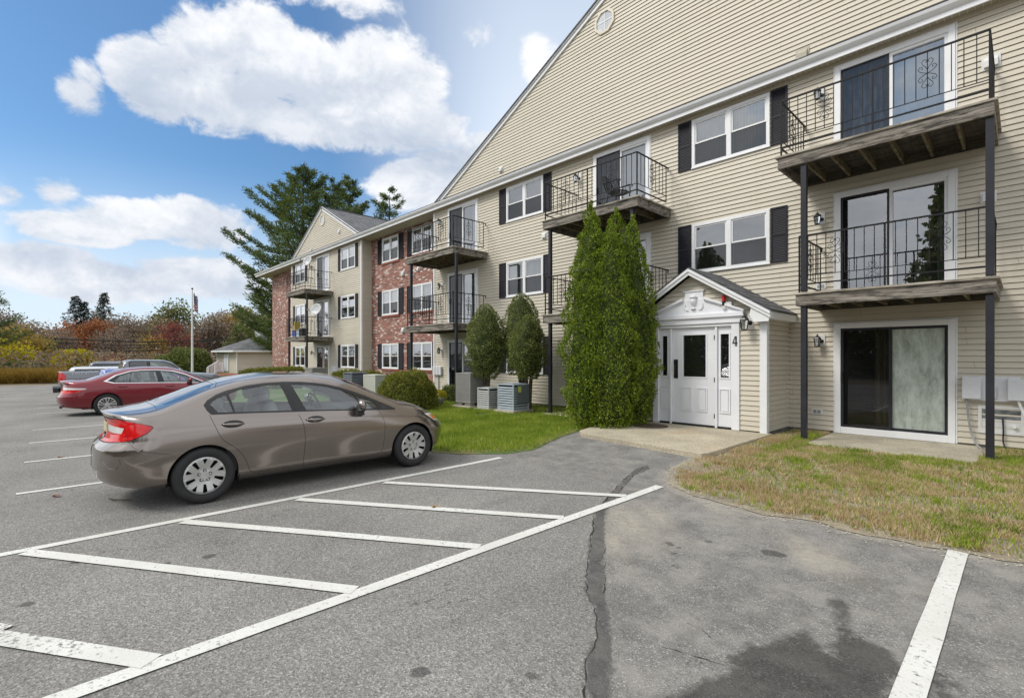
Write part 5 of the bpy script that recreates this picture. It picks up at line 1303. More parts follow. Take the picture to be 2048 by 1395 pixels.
tuf = []; tc = [p for p in zip(rng.uniform(-3.3, .4, 420), rng.uniform(5.4, 11.3, 420)) if inpoly(np.array([p]), LG)[0] and not inpoly(np.array([p]), nslab)[0]]
def tufts(name, cs_, mat, label, h):
    vs = []; fs = []; r = random.Random(4)
    for (x, y) in cs_:
        s = r.uniform(.5, 1.2)
        for _ in range(34):
            a = r.uniform(0, 6.28); q = r.uniform(0, .035) * s; bx, by = x + q * math.cos(a), y + q * math.sin(a); z = gz(bx, by); hh = h * s * r.uniform(.5, 1.1); l = r.uniform(.2, .8) * hh; b = len(vs); w_ = .0035
            vs += [(bx - w_ * math.sin(a), by + w_ * math.cos(a), z), (bx + w_ * math.sin(a), by - w_ * math.cos(a), z), (bx + l * math.cos(a), by + l * math.sin(a), z + hh)]; fs.append((b, b + 1, b + 2))
    me = bpy.data.meshes.new(name); me.from_pydata(vs, [], fs); me.materials.append(MATS[mat]); tag(link_mesh(name, me), label, 'grass', kind='stuff')
tufts('grass_tufts', tc[::2], 'blade_lush', 'taller green grass tufts standing up in the patchy yard', .085); tufts('dry_tufts', tc[1::2], 'blade_dry', 'straw coloured dead tufts in the patchy yard', .075)
x0, y0 = atW(-10, 36); x1, y1 = atW(112, 38)
RP = [(x0 - 2, y0 - .2), (x1, y1), (x1 - 1.8, y1 + 1.3), (x0 - 3, y0 + 1.6)]
RP = [atW(-30, 34.5), atW(112, 36.5), atW(112, 39.5), atW(-30, 37.5)]
blades('reed_strip', RP, 14000, .95, 'blade_reed', 'strip of golden ornamental grass along the lot edge', None, wid=.025)
# pebbles along the ragged edge of the yard, and small litter in the grass
def scatter(name, P, size, mat, label, flat=.5):
    vs = []; fs = []; rr = random.Random(3)
    for (x, y) in P:
        s = size * rr.uniform(.4, 1.3); z = gz(x, y) + .008; b = len(vs); a0 = rr.uniform(0, 6.28); n = 5
        for k in range(n): q = s * rr.uniform(.7, 1.1); vs.append((x + q * math.cos(a0 + k * 6.283 / n), y + q * math.sin(a0 + k * 6.283 / n), z + rr.uniform(0, .2) * s))
        vs.append((x, y, z + s * flat)); fs += [(b + k, b + (k + 1) % n, b + n) for k in range(n)]
    me = bpy.data.meshes.new(name); me.from_pydata(vs, [], fs); me.materials.append(MATS[mat]); return tag(link_mesh(name, me), label, 'ground litter', kind='stuff')
mk('pebble', (0.42, 0.38, 0.31), 0.9, 0.4, 40); mk('litter', (0.26, 0.14, 0.06), 0.9, 0.5, 30)
E_ = subdiv(LAWN_R[1:12], .1, False); P = []
for _ in range(1300): e = rnd.choice(E_); P.append((e[0] + rnd.gauss(0, .035) , e[1] + rnd.gauss(.06, .12)))
scatter('gravel', P, .009, 'pebble', 'small pale pebbles strewn along the edge of the yard')
P = np.stack([rng.uniform(-3.4, .6, 700), rng.uniform(5.3, 11.5, 700)], 1); P = P[inpoly(P, LG)]; Q = np.stack([rng.uniform(-10, -5.9, 120), rng.uniform(5, 11, 120)], 1); Q = Q[inpoly(Q, LF)]
scatter('leaf_litter', [tuple(p) for p in P] + [tuple(p) for p in Q], .022, 'litter', 'small brown fallen leaves scattered in the grass', .25)
# fallen leaves
def fallen(px, py, s, label, mat='leaf_orange'):
    x, y = onZ(px, py, .01); m = MB(); n = 9; z = gz(x, y) + .008
    pts = [(x + s * (1 if k % 2 else .45) * math.cos(k * 6.283 / n + .3), y + s * (1 if k % 2 else .45) * math.sin(k * 6.283 / n + .3), z + .012 * (k % 3)) for k in range(n)]
    m.add([(x, y, z + .004)] + pts, [(0, k + 1, (k + 1) % n + 1) for k in range(n)]); m.tube([(x, y, z + .004), (x + s * 1.2, y + s * .5, z + .01)], .0025, 4)
    tag(m.build('fallen_leaf', MATS[mat], None), label, 'leaf', 'fallen leaves')
mk('leaf_litter', (0.30, 0.20, 0.10), 0.8, 0.3, 20); mk('leaf_litter_red', (0.20, 0.09, 0.06), 0.8, 0.3, 20)
fallen(869, 1013, .05, 'pale tan oak leaf lying between the hatched lines', 'leaf_litter'); fallen(112, 989, .05, 'reddish leaf on the paving left of the grey car', 'leaf_litter_red')
fallen(121, 909, .05, 'small dark leaf on the second stall line at the left', 'leaf_litter_red')
x, y = onZ(228, 1001, 0); m = MB(); m.tube([(x - .12, y - .04, .012), (x, y, .016), (x + .10, y + .09, .014), (x + .14, y + .14, .012)], [.006, .009, .008, .004], 5); tag(m.build('dropped_twig', MATS['bark'], None), 'dark twig on the paving behind the grey car', 'twig')
# ------------------------------------------------------------------ cars: one continuous shell cut exactly along its panel lines
def pchip_tab(pts, X):
    x = np.array([p[0] for p in pts], float); y = np.array([p[1] for p in pts], float)
    h = np.diff(x); d = np.diff(y) / h; m = np.zeros(len(x))
    for i in range(1, len(x) - 1):
        if d[i - 1] * d[i] > 0: w1 = 2 * h[i] + h[i - 1]; w2 = h[i] + 2 * h[i - 1]; m[i] = (w1 + w2) / (w1 / d[i - 1] + w2 / d[i])
    m[0] = d[0]; m[-1] = d[-1]
    k = np.clip(np.searchsorted(x, X) - 1, 0, len(x) - 2); t = np.clip((X - x[k]) / h[k], 0, 1)
    return (2 * t**3 - 3 * t**2 + 1) * y[k] + (t**3 - 2 * t**2 + t) * h[k] * m[k] + (-2 * t**3 + 3 * t**2) * y[k + 1] + (t**3 - t**2) * h[k] * m[k + 1]
VK = np.array([0, .04, .14, .28, .40, .52, .80, .90, 1.0]); G = 2.0
class Shell:
    def __init__(s, **P):
        s.P = P; L = s.L = P['L']; n = 4000
        t = np.linspace(0, 1, n); X = L * (0.5 - 0.5 * np.cos(np.pi * t)) ; X = np.clip(X, 1e-4, L - 1e-4)
        LR, pr = P['endR']; LF, pf = P['endF']
        w = np.ones(n); a = X < LR; w[a] = (1 - (1 - X[a] / LR) ** pr) ** (1 / pr); a = X > L - LF; w[a] *= (1 - (1 - (L - X[a]) / LF) ** pf) ** (1 / pf)
        C = {k: pchip_tab(P[k], X) for k in ('ztop', 'zrail', 'yrail', 'zbelt', 'ybelt', 'zmid', 'ymid', 'zsill', 'ysill')}
        zt = np.maximum(C['ztop'], C['zrail'] + .002)
        Y = np.stack([C['ysill'] - .05, C['ysill'], C['ysill'] * .48 + C['ymid'] * .52, C['ymid'], C['ymid'] * .62 + C['ybelt'] * .38 + .016, C['ybelt'], C['yrail'], C['yrail'] * .56, 0 * X], 1) * w[:, None]
        zs, zm, zb = C['zsill'], C['zmid'], C['zbelt']
        Z = np.stack([zs, zs + .045, zs + (zm - zs) * .5, zm, zm + (zb - zm) * .55, zb, C['zrail'], C['zrail'] + (zt - C['zrail']) * .78, zt], 1)
        s.X, s.Y, s.Z, s.w = X, Y, Z, w
        ds = np.sqrt(np.diff(X) ** 2 + (.85 * np.diff(w)) ** 2 + (.6 * np.diff(zt)) ** 2); s.Q = np.concatenate([[0], np.cumsum(ds)]); s.q1 = s.Q[-1]
    def ring(s, x, v):
        Yc = np.stack([np.interp(x, s.X, s.Y[:, k]) for k in range(9)], 1); Zc = np.stack([np.interp(x, s.X, s.Z[:, k]) for k in range(9)], 1)
        return s._p(Yc, v), s._p(Zc, v)
    def _p(s, C, v):
        h = np.diff(VK); d = np.diff(C, axis=1) / h; m = np.zeros_like(C); a, b = d[:, :-1], d[:, 1:]; w1 = 2 * h[1:] + h[:-1]; w2 = h[1:] + 2 * h[:-1]
        ok = a * b > 0
        with np.errstate(all='ignore'): mm = (w1 + w2) / (w1 / np.where(ok, a, 1) + w2 / np.where(ok, b, 1))
        m[:, 1:-1] = np.where(ok, mm, 0); m[:, 0] = d[:, 0]; m[:, -1] = 0 if True else d[:, -1]
        if C[0, -1] == 0 and np.all(C[:, -1] == 0): m[:, -1] = d[:, -1]
        v = np.clip(v, 0, 1); k = np.clip(np.searchsorted(VK, v, 'right') - 1, 0, 7); i = np.arange(len(v)); t = (v - VK[k]) / h[k]; hk = h[k]
        return (2 * t**3 - 3 * t**2 + 1) * C[i, k] + (t**3 - 2 * t**2 + t) * hk * m[i, k] + (-2 * t**3 + 3 * t**2) * C[i, k + 1] + (t**3 - t**2) * hk * m[i, k + 1]
    def shift(s, x, z):
        K = s.P.get('K', .65); er = np.interp(z, *zip(*s.P['erear'])); ef = np.interp(z, *zip(*s.P['efront']))
        return np.clip(1 - x / K, 0, 1) ** 1.5 * er - np.clip(1 - (s.L - x) / K, 0, 1) ** 1.5 * ef
    def S(s, q, g):
        x = np.interp(q, s.Q, s.X); y, z = s.ring(x, g / G); return np.stack([y, x + s.shift(x, z), z], 1)
    def side(s, pts):
        A = np.array(pts, float); Xt, zt = A[:, 0], A[:, 1]; x = Xt.copy()
        for _ in range(12): x = np.clip(Xt - s.shift(x, zt), 1e-3, s.L - 1e-3)
        lo = np.zeros(len(x)); hi = np.ones(len(x))
        for _ in range(28):
            m = (lo + hi) / 2; z = s.ring(x, m)[1]; up = z < zt; lo = np.where(up, m, lo); hi = np.where(up, hi, m)
        return np.stack([np.interp(x, s.X, s.Q), lo * G], 1)
    def top(s, pts):
        A = np.array(pts, float); return np.stack([np.interp(A[:, 0], s.X, s.Q), A[:, 1] * G], 1)
def strip(pts, w=.005):
    a = []; b = []
    for i, p in enumerate(pts):
        d = Vector(pts[min(i + 1, len(pts) - 1)]) - Vector(pts[max(0, i - 1)]); d.normalize(); n = Vector((-d.y, d.x)) * w / 2
        a.append((p[0] + n.x, p[1] + n.y)); b.append((p[0] - n.x, p[1] - n.y))
    return a + b[::-1]
def cat(pts, k=2):
    """smooth an open polyline"""
    for _ in range(k):
        q = [pts[0]]
        for a, b in zip(pts[:-1], pts[1:]): q += [(.75 * a[0] + .25 * b[0], .75 * a[1] + .25 * b[1]), (.25 * a[0] + .75 * b[0], .25 * a[1] + .75 * b[1])]
        pts = q + [pts[-1]]
    return pts
def circ(x, z, r, n=40, a0=0, a1=2 * math.pi, fx=1.0): return [(x + r * fx * math.cos(a0 + (a1 - a0) * i / n), z + r * math.sin(a0 + (a1 - a0) * i / n)) for i in range(n)]

def build_shell(sh, regions, mats, root, step=.045):
    """regions: (name, kind, polygon, material, inset). first match wins; kind 'side' (length, height) or 'top' (length, v)"""
    polys = []
    for name, kind, poly, *_ in regions:
        p = subdiv(poly, .03); polys.append((sh.side(p) if kind == 'side' else sh.top(p)))
    q0, q1 = sh.Q[3], sh.q1 - .002
    pts = []; edges = []
    def ringadd(P, closed=True):
        b = len(pts); pts.extend([tuple(p) for p in P]); n = len(P); edges.extend([(b + i, b + (i + 1) % n) for i in range(n if closed else n - 1)])
    B = subdiv([(q0, 0), (q1, 0), (q1, G), (q0, G)], step); ringadd(B)
    for P in polys: P = P.copy(); P[:, 1] = np.clip(P[:, 1], .0, G); P[:, 0] = np.clip(P[:, 0], q0, q1); ringadd(P)
    C = np.array(pts)
    gx = np.arange(q0 + step * .5, q1, step); gy = np.arange(step * .5, G, step * .8); GG = np.array([(a + (step * .5 if j % 2 else 0), b) for j, b in enumerate(gy) for a in gx if a + step * .5 < q1])
    ok = np.ones(len(GG), bool)
    for i in range(0, len(GG), 800):
        d = ((GG[i:i + 800, None, :] - C[None]) ** 2).sum(2).min(1); ok[i:i + 800] = d > (step * .42) ** 2
    allp = [Vector(p) for p in pts] + [Vector(p) for p in GG[ok]]
    r = delaunay_2d_cdt(allp, edges, [], 0, 1e-6)
    V = np.array([tuple(v) for v in r[0]]); F = np.array([f for f in r[2] if len(f) == 3])
    cen = V[F].mean(1); reg = np.full(len(F), -1)
    for i in range(len(regions) - 1, -1, -1): reg[inpoly(cen, [tuple(p) for p in polys[i]])] = i
    e = 2e-3; A = sh.S(V[:, 0], V[:, 1]); dq = sh.S(np.clip(V[:, 0] + e, q0, q1), V[:, 1]) - sh.S(np.clip(V[:, 0] - e, q0, q1), V[:, 1]); dv = sh.S(V[:, 0], np.clip(V[:, 1] + e, 0, G)) - sh.S(V[:, 0], np.clip(V[:, 1] - e, 0, G))
    Nn = np.cross(dq, dv); Nn /= np.linalg.norm(Nn, axis=1)[:, None] + 1e-12
    cy = A.copy(); sgn = np.sign((Nn * np.stack([A[:, 0] + .05, (A[:, 1] - sh.L / 2) * .05, A[:, 2] - .55], 1)).sum(1)); Nn *= np.where(np.median(sgn) < 0, -1, 1)
    out = {}
    names = {}
    for i, rg in enumerate(regions): names.setdefault((rg[0], rg[3], rg[4] if len(rg) > 4 else 0), []).append(i)
    body_groups = {('body', 'paint', 0): [-1]}
    for key, ids in names.items():
        if key[0] == 'body': body_groups[key] = ids
    def emit(name, groups, mlist, inset, sides, local=True):
        vs = []; fs = []; ns = []; mi = []
        for gi, ids in enumerate(groups):
            FF = F[np.isin(reg, ids)]
            for sd in sides:
                u, inv = np.unique(FF, return_inverse=True); inv = inv.reshape(-1, 3); b = len(vs)
                P = A[u] - Nn[u] * inset; M = Nn[u].copy(); P = P * [sd, 1, 1]; M = M * [sd, 1, 1]
                fn = np.cross(P[inv[:, 1]] - P[inv[:, 0]], P[inv[:, 2]] - P[inv[:, 0]]); flip = (fn * M[inv[:, 0]]).sum(1) < 0; inv2 = inv.copy(); inv2[flip] = inv[flip][:, ::-1]
                vs.extend(P.tolist()); ns.extend(M.tolist()); fs.extend((inv2 + b).tolist()); mi.extend([gi] * len(FF))
        if not fs: return None
        if name == 'body':   # close the slits at both ends
            for qq, d in ((q0, -1), (q1, 1)):
                g = np.linspace(0, G, 30); E = sh.S(np.full(30, qq), g); b = len(vs)
                for p in E: vs.append([p[0], p[1], p[2]]); ns.append([0, d, 0]); vs.append([-p[0], p[1], p[2]]); ns.append([0, d, 0])
                for k in range(29): fs.append([b + 2 * k, b + 2 * k + 1, b + 2 * k + 3, b + 2 * k + 2]); mi.append(0)
        me = bpy.data.meshes.new(name); me.from_pydata(vs, [], fs)
        for m in mlist: me.materials.append(MATS[m])
        me.polygons.foreach_set('material_index', mi); me.shade_smooth()
        me.normals_split_custom_set_from_vertices([tuple(n) for n in ns])
        return link_mesh(name, me, root)
    bk = list(body_groups)
    out['body'] = emit('body', [body_groups[k] for k in bk], [mats.get(k[1], k[1]) for k in bk], 0, (1, -1))
    for key, ids in names.items():
        if key[0] == 'body': continue
        kinds = regions[ids[0]][1]; nm = key[0]
        if kinds == 'top': out[nm] = emit(nm, [ids], [mats.get(key[1], key[1])], key[2], (1, -1))
        else:
            for sd in (1, -1): out[nm + str(sd)] = emit(nm, [ids], [mats.get(key[1], key[1])], key[2], (sd,))
    return out

def wheel(root, x, lat, r, rim_r, width, style, side):
    """tyre + rim; lat is the outer face position"""
    wn = bpy.data.objects.new('wheel', None); COL.objects.link(wn); wn.parent = root; wn.location = (lat, x, r); wn.empty_display_size = .1
    t = MB(); w = width
    prof = [(rim_r, -.012), (rim_r + .012, -.002), (rim_r + .03, .006), (r - .045, .012), (r - .018, .0), (r - .004, -.022), (r, -.045), (r, -w + .045), (r - .004, -w + .022), (r - .03, -w), (rim_r, -w)]
    pr = [(a, b * side) for a, b in prof]
    t.lathe((0, 0, 0), pr, 56, 'x')
    for k in range(4):     # tread grooves
        c = -.05 - (w - .1) * k / 3; t.lathe((0, 0, 0), [(r + .0008, (c - .006) * side), (r + .0012, c * side), (r + .0008, (c + .006) * side)], 56, 'x')
    o = t.build('tyre', MATS['rubber'], wn, local=True); smooth_by_angle(o, 50)
    b = MB(); b.lathe((0, 0, 0), [(rim_r, -.02 * side), (rim_r - .02, -.05 * side), (rim_r - .03, -.10 * side), (0, -.105 * side)], 40, 'x'); b.build('brake_well', MATS['car_dark'], wn, local=True)
    # rim face cut from a disc
    R0 = rim_r; pts = []; edges = []; holes = []
    def ring(P):
        bb = len(pts); pts.extend(P); n = len(P); edges.extend([(bb + i, bb + (i + 1) % n) for i in range(n)])
    ring([(R0 * math.cos(a), R0 * math.sin(a)) for a in np.linspace(0, 2 * math.pi, 72, endpoint=False)])
    def wedge(a, half_in, half_out, ri, ro, skew=0):
        P = [(ri * math.cos(a - half_in), ri * math.sin(a - half_in)), (ro * math.cos(a - half_out + skew), ro * math.sin(a - half_out + skew)), ((ro + .006) * math.cos(a + skew), (ro + .006) * math.sin(a + skew)), (ro * math.cos(a + half_out + skew), ro * math.sin(a + half_out + skew)), (ri * math.cos(a + half_in), ri * math.sin(a + half_in))]
        holes.append(P); ring(subdiv(P, .015))
    n = 5
    for k in range(n):
        a = math.pi / 2 + k * 2 * math.pi / n
        if style == 'cover':
            wedge(a + math.pi / n + .0, .13, .125, R0 * .48, R0 * .90); wedge(a + .0, .015, .13, R0 * .62, R0 * .90)
            for s_ in (-1, 1): wedge(a + s_ * .33, .012, .045, R0 * .66, R0 * .88) if False else None
        elif style == 'spokes':
            for s in (-1, 1): wedge(a + math.pi / n + s * .17, .13, .11, R0 * .30, R0 * .90); wedge(a + s * .0, .05, .09, R0 * .42, R0 * .90) if s > 0 else None
        else:
            wedge(a + math.pi / n, .28, .36, R0 * .42, R0 * .88)
    for rr in (.2, .35, .5, .7, .85, .95):
        for k in range(36): a = 2 * math.pi * (k + rr * 3) / 36; pts.append((R0 * rr * math.cos(a), R0 * rr * math.sin(a)))
    r_ = delaunay_2d_cdt([Vector(p) for p in pts], edges, [], 0, 1e-6); V = np.array([tuple(v) for v in r_[0]]); F = np.array([f for f in r_[2] if len(f) == 3]); cen = V[F].mean(1); kill = np.zeros(len(F), bool)
    for H in holes: kill |= inpoly(cen, H)
    F = F[~kill]; rad = np.linalg.norm(V, axis=1) / R0
    dp = np.interp(rad, [0, .22, .28, .5, .8, .93, 1.0], [-.012, -.012, -.018, -.010, .002, .006, -.004])
    vs = []; nv = len(V)
    for lay in (0, -.012):
        for (p, q), d in zip(V, dp): vs.append(((d + lay) * side, p, q))
    fs = [tuple(f) for f in F] + [tuple(f[::-1] + nv) for f in F]
    from collections import Counter
    ec = Counter()
    for f in F:
        for a, b in ((f[0], f[1]), (f[1], f[2]), (f[2], f[0])): ec[(min(a, b), max(a, b))] += 1
    for (a, b), c in ec.items():
        if c == 1: fs.append((a, b, b + nv, a + nv))
    m = MB(); m.add(vs, fs)
    for k in range(5):
        a = math.pi / 2 + k * 2 * math.pi / 5; c = (0, R0 * .27 * math.cos(a), R0 * .27 * math.sin(a)); m.lathe(c, [(0, .002 * side), (.010, .0 * side), (.011, -.016 * side)], 8, 'x')
    o = m.build('rim', MATS['rim_silver'], wn, local=True)
    if style == 'cover':
        m = MB()
        for k in range(5):
            a = math.pi / 2 + k * 2 * math.pi / 5; c = (0, R0 * .27 * math.cos(a), R0 * .27 * math.sin(a)); m.lathe(c, [(.011, -.0125 * side), (.019, -.012 * side)], 10, 'x')
        m.build('lug_recess', MATS['car_dark'], wn, local=True)
    return wn

def seat(root, lat, x, z=.38):
    m = MB(); m.blob((lat, x, z), (.25, .27, .11), 8, 12); m.blob((lat, x - .33, z + .32), (.235, .10, .34), 8, 12)
    m.blob((lat, x - .40, z + .73), (.13, .055, .10), 8, 10); m.build('seat', MATS['seat_cloth'], root, shade=True, local=True)
def interior(root, zf, L0, L1, halfw, beltz, dashx, wheelx, side=-1):
    m = MB(); m.box(-halfw, halfw, L0, L1, zf - .04, zf); m.box(-halfw + .01, halfw - .01, L0 + .05, L0 + .5, zf, beltz - .10)
    m.build('cabin_floor', MATS['car_dark'], root, local=True)
    for s in (-1, 1):
        m = MB(); m.box(s * (halfw + .0), s * (halfw + .03), L0 + .3, L1 - .2, zf, beltz - .06); m.build('door_card', MATS['dash'], root, local=True)
    m = MB(); m.prism([(dashx - .25, zf), (dashx - .28, beltz - .09), (dashx - .12, beltz - .02), (dashx + .45, beltz - .03), (dashx + .45, zf)], 'x', -halfw, halfw); m.build('dashboard', MATS['dash'], root, local=True)
    m = MB(); c = Vector((side * .38, wheelx, beltz - .02)); pts = []
    for k in range(25):
        a = 2 * math.pi * k / 24; pts.append(c + Vector((.185 * math.cos(a), -.07 * math.sin(a), .17 * math.sin(a))))
    m.tube(pts, .014, 6, cap=False); m.tube([c + Vector((-.17, 0, 0)), c + Vector((0, .03, -.02)), c + Vector((.17, 0, 0))], .016, 5); m.tube([c + Vector((0, .03, 0)), c + Vector((0, .25, -.12))], .03, 6); m.build('steering_wheel', MATS['car_dark'], root, local=True)
    for lt in (-.38, .38): seat(root, lt, wheelx - .55, zf + .12)
    m = MB(); m.blob((0, L0 + .62, zf + .12), (.60, .26, .11), 8, 14); m.blob((0, L0 + .36, zf + .40), (.60, .10, .34), 8, 14)
    for lt in (-.36, .36): m.blob((lt, L0 + .30, zf + .76), (.13, .05, .08), 6, 10)
    m.build('rear_seat', MATS['seat_cloth'], root, shade=True, local=True)

def under(root, sh, xr, xf, wz, r, halfw):
    m = MB(); m.box(-halfw + .22, halfw - .22, .55, sh.L - .75, .21, .34); m.build('underbody', MATS['car_dark'], root, local=True)
    for s in (-1, 1):
        for x in (xr, xf):
            m = MB(); n = 20; P = [(x + r * math.cos(math.pi * (-.12 + 1.24 * k / n)), wz + r * math.sin(math.pi * (-.12 + 1.24 * k / n))) for k in range(n + 1)]
            a = s * (halfw - .045); b = s * (halfw - .34)
            m.add([(a, p[0], p[1]) for p in P] + [(b, p[0], p[1]) for p in P], [(i, i + 1, i + n + 2, i + n + 1) for i in range(n)]); m.add([(b, p[0], p[1]) for p in P], [tuple(range(n + 1))])
            m.build('wheel_liner', MATS['car_dark'], root, local=True)

def handle(parent, sh, x0, x1, z, sd, paint, root, drop=0):
    a = sh.side([(x0, z), (x1, z - drop), ((x0 + x1) / 2, z - drop / 2)]); P = sh.S(a[:, 0], a[:, 1]); m = MB(); lat = max(P[0][0], P[1][0])
    n = 10; pts = []
    for k in range(n + 1):
        t = k / n; pts.append((sd * (P[0][0] * (1 - t) + P[1][0] * t + .030 * math.sin(math.pi * min(1, max(0, t * 1.0))) ** .5 + .004), x0 + (x1 - x0) * t, z - drop * t))
    m.tube(pts, [.010 + .008 * math.sin(math.pi * t / n) for t in range(n + 1)], 8); return m.build('handle', MATS[paint], parent, shade=True, local=True)

def mirror(root, lat, x, z, paint, sd):
    m = MB(); m.blob((sd * (lat + .10), x, z), (.10, .055, .075), 10, 14); m.build('wing_mirror', MATS[paint], root, shade=True, local=True)
    m = MB(); m.prism([(x - .03, z - .14), (x + .07, z - .14), (x + .05, z - .03), (x - .02, z - .03)], 'x', sd * (lat - .02), sd * (lat + .06)); m.blob((sd * (lat + .09), x, z - .065), (.085, .05, .03), 6, 10); m.build('mirror_base', MATS['car_trim'], root, local=True)

# ---- grey-brown compact sedan
def compact_sedan(loc):
    L = 4.53
    sh = Shell(L=L, endR=(.62, 2.5), endF=(.85, 2.7), K=.8,
        ztop=[(0, 1.03), (.18, 1.045), (.50, 1.075), (.62, 1.10), (.9, 1.20), (1.2, 1.315), (1.5, 1.385), (1.9, 1.428), (2.3, 1.430), (2.6, 1.405), (2.85, 1.345), (3.2, 1.195), (3.62, 1.00), (3.85, .945), (4.15, .86), (4.38, .76), (4.53, .66)],
        zrail=[(0, 1.00), (.3, 1.005), (.55, 1.035), (.85, 1.13), (1.15, 1.245), (1.5, 1.33), (1.9, 1.372), (2.25, 1.365), (2.6, 1.295), (2.9, 1.185), (3.2, 1.06), (3.45, .955), (3.62, .905), (3.9, .855), (4.15, .79), (4.4, .69), (4.53, .60)],
        yrail=[(0, .70), (.5, .69), (.85, .635), (1.3, .565), (1.9, .545), (2.4, .56), (2.8, .60), (3.2, .66), (3.5, .71), (4.0, .70), (4.53, .60)],
        zbelt=[(0, .93), (.4, .955), (.9, .975), (1.4, .965), (2.0, .945), (2.6, .92), (3.2, .885), (3.6, .845), (4.0, .775), (4.3, .69), (4.53, .58)],
        ybelt=[(0, .79), (.6, .80), (1.3, .808), (2.2, .81), (3.0, .808), (3.6, .79), (4.1, .78), (4.53, .71)],
        zmid=[(0, .56), (.9, .60), (2.2, .60), (3.7, .60), (4.53, .46)], ymid=[(0, .86), (.9, .878), (1.6, .866), (2.2, .864), (2.9, .866), (3.7, .878), (4.2, .87), (4.53, .84)],
        zsill=[(0, .29), (.35, .245), (.7, .22), (1.5, .19), (3.2, .19), (3.9, .20), (4.53, .22)], ysill=[(0, .78), (1.0, .82), (2.3, .805), (3.7, .82), (4.53, .76)],
        erear=[(.2, .20), (.32, .12), (.42, .09), (.60, .09), (.66, .10), (.70, .15), (.74, .20), (.80, .22), (.92, .22), (.99, .19), (1.03, .165), (1.1, .17)],
        efront=[(.2, .10), (.3, .03), (.42, .0), (.55, .02), (.65, .09), (.8, .2)])
    root = thing('parked_car', 'grey-brown compact sedan with a dented rear bumper, parked nearest beside the hatched lines', 'car', loc, 'cars parked in the stalls')
    dlo = [(1.014, 1.083), (1.055, 1.135), (1.15, 1.190), (1.265, 1.232), (1.484, 1.284), (1.698, 1.308), (1.923, 1.316), (2.13, 1.308), (2.30, 1.29), (2.449, 1.265), (2.63, 1.222), (2.837, 1.150), (3.017, 1.080), (3.169, 1.007), (3.301, .942), (3.43, .882), (3.423, .862), (3.216, .874), (2.9, .893), (2.413, .922), (1.976, .940), (1.5, .962), (1.079, .975), (1.04, 1.02)]
    qg = [(1.075, 1.095), (1.153, 1.150), (1.25, 1.187), (1.307, .990), (1.15, .998)]
    rg = [(1.28, 1.198), (1.405, 1.238), (1.565, 1.264), (1.732, 1.282), (1.87, 1.284), (1.965, .962), (1.325, .989)]
    fg = [(1.999, 1.284), (2.273, 1.266), (2.449, 1.237), (2.62, 1.190), (2.825, 1.110), (2.915, .912), (2.413, .938), (2.136, .954)]
    fq = [(2.85, 1.100), (2.971, 1.050), (3.10, .992), (3.150, .905), (2.932, .910)]
    tri = [(3.19, .985), (3.276, .942), (3.386, .890), (3.215, .890)]
    sF = cat([(3.11, 1.02), (3.14, .885), (3.205, .759), (3.22, .63), (3.215, .374), (3.18, .275), (3.10, .25), (2.7, .245), (2.09, .255)], 2)
    sB = cat([(1.90, 1.318), (1.939, 1.163), (2.01, .957), (2.078, .813), (2.105, .672), (2.101, .413), (2.09, .25)], 2)
    sR = cat([(1.06, .975), (1.09, .888), (1.14, .759), (1.18, .685), (1.259, .625), (1.33, .565), (1.40, .475), (1.45, .36), (1.47, .275), (1.55, .258), (2.09, .255)], 2)
    lamp = [(.262, .968), (.40, .937), (.524, .899), (.538, .884), (.489, .832), (.345, .755), (.16, .712), (.10, .715), (.10, .85), (.16, .955)]
    reg = [('arch', 'side', circ(1.005, .31, .345, 44), 'none'), ('arch', 'side', circ(3.70, .31, .352, 44), 'none'),
        ('side_window', 'side', qg, 'car_glass', .006), ('side_window', 'side', rg, 'car_glass', .006), ('side_window', 'side', fg, 'car_glass', .006), ('side_window', 'side', fq, 'car_glass', .006),
        ('window_trim', 'side', tri, 'paint_black', .003),
        ('body', 'side', strip(sF), 'car_dark'), ('body', 'side', strip([p for p in sB if p[1] < .94], .006), 'car_dark'), ('body', 'side', strip([p for p in sB if p[1] > .93], .004), 'car_dark'), ('body', 'side', strip(sR), 'car_dark'),
        ('window_trim', 'side', dlo, 'car_trim', .001),
        ('tail_light', 'side', [(.21, .895), (.318, .88), (.298, .82), (.19, .815)], 'lamp_clear', -.002), ('tail_light_lens', 'side', lamp, 'lamp_red', -.003),
        ('body', 'side', [(.08, .98), (.262, .975), (.53, .905), (.545, .884), (.49, .826), (.345, .747), (.15, .704), (.08, .70)], 'car_dark'),
        ('body', 'side', strip(cat([(.345, .745), (.388, .673), (.491, .638), (.70, .585)], 1), .004), 'car_dark'),
        ('headlight', 'side', [(4.02, .742), (4.17, .715), (4.22, .655), (4.10, .668)], 'lamp_amber', -.004), ('headlight', 'side', [(3.93, .765), (4.07, .765), (4.30, .70), (4.42, .64), (4.36, .60), (4.10, .655)], 'lamp_clear', -.002),
        ('body', 'side', strip([(4.10, .652), (4.0, .60)], .004), 'car_dark'),
        ('windshield', 'top', [(2.78, 1.0), (2.70, .90), (2.76, .84), (3.10, .835), (3.36, .845), (3.58, .86), (3.66, .92), (3.70, 1.0)], 'car_glass', .004),
        ('rear_window', 'top', [(.60, 1.0), (.62, .93), (.68, .855), (.9, .84), (1.12, .845), (1.20, .90), (1.22, 1.0)], 'rear_glass', .004),
        ('body', 'top', strip([(.20, .825), (.45, .822), (.575, .84), (.585, .90), (.575, 1.0)], .008), 'car_dark'),
        ('body', 'top', strip([(4.4, .86), (4.1, .83), (3.75, .83), (3.70, .90), (3.74, 1.0)], .008), 'car_dark'),
        ('body', 'top', strip([(1.17, .82), (1.24, .90), (1.26, 1.0)], .006), 'car_dark')]
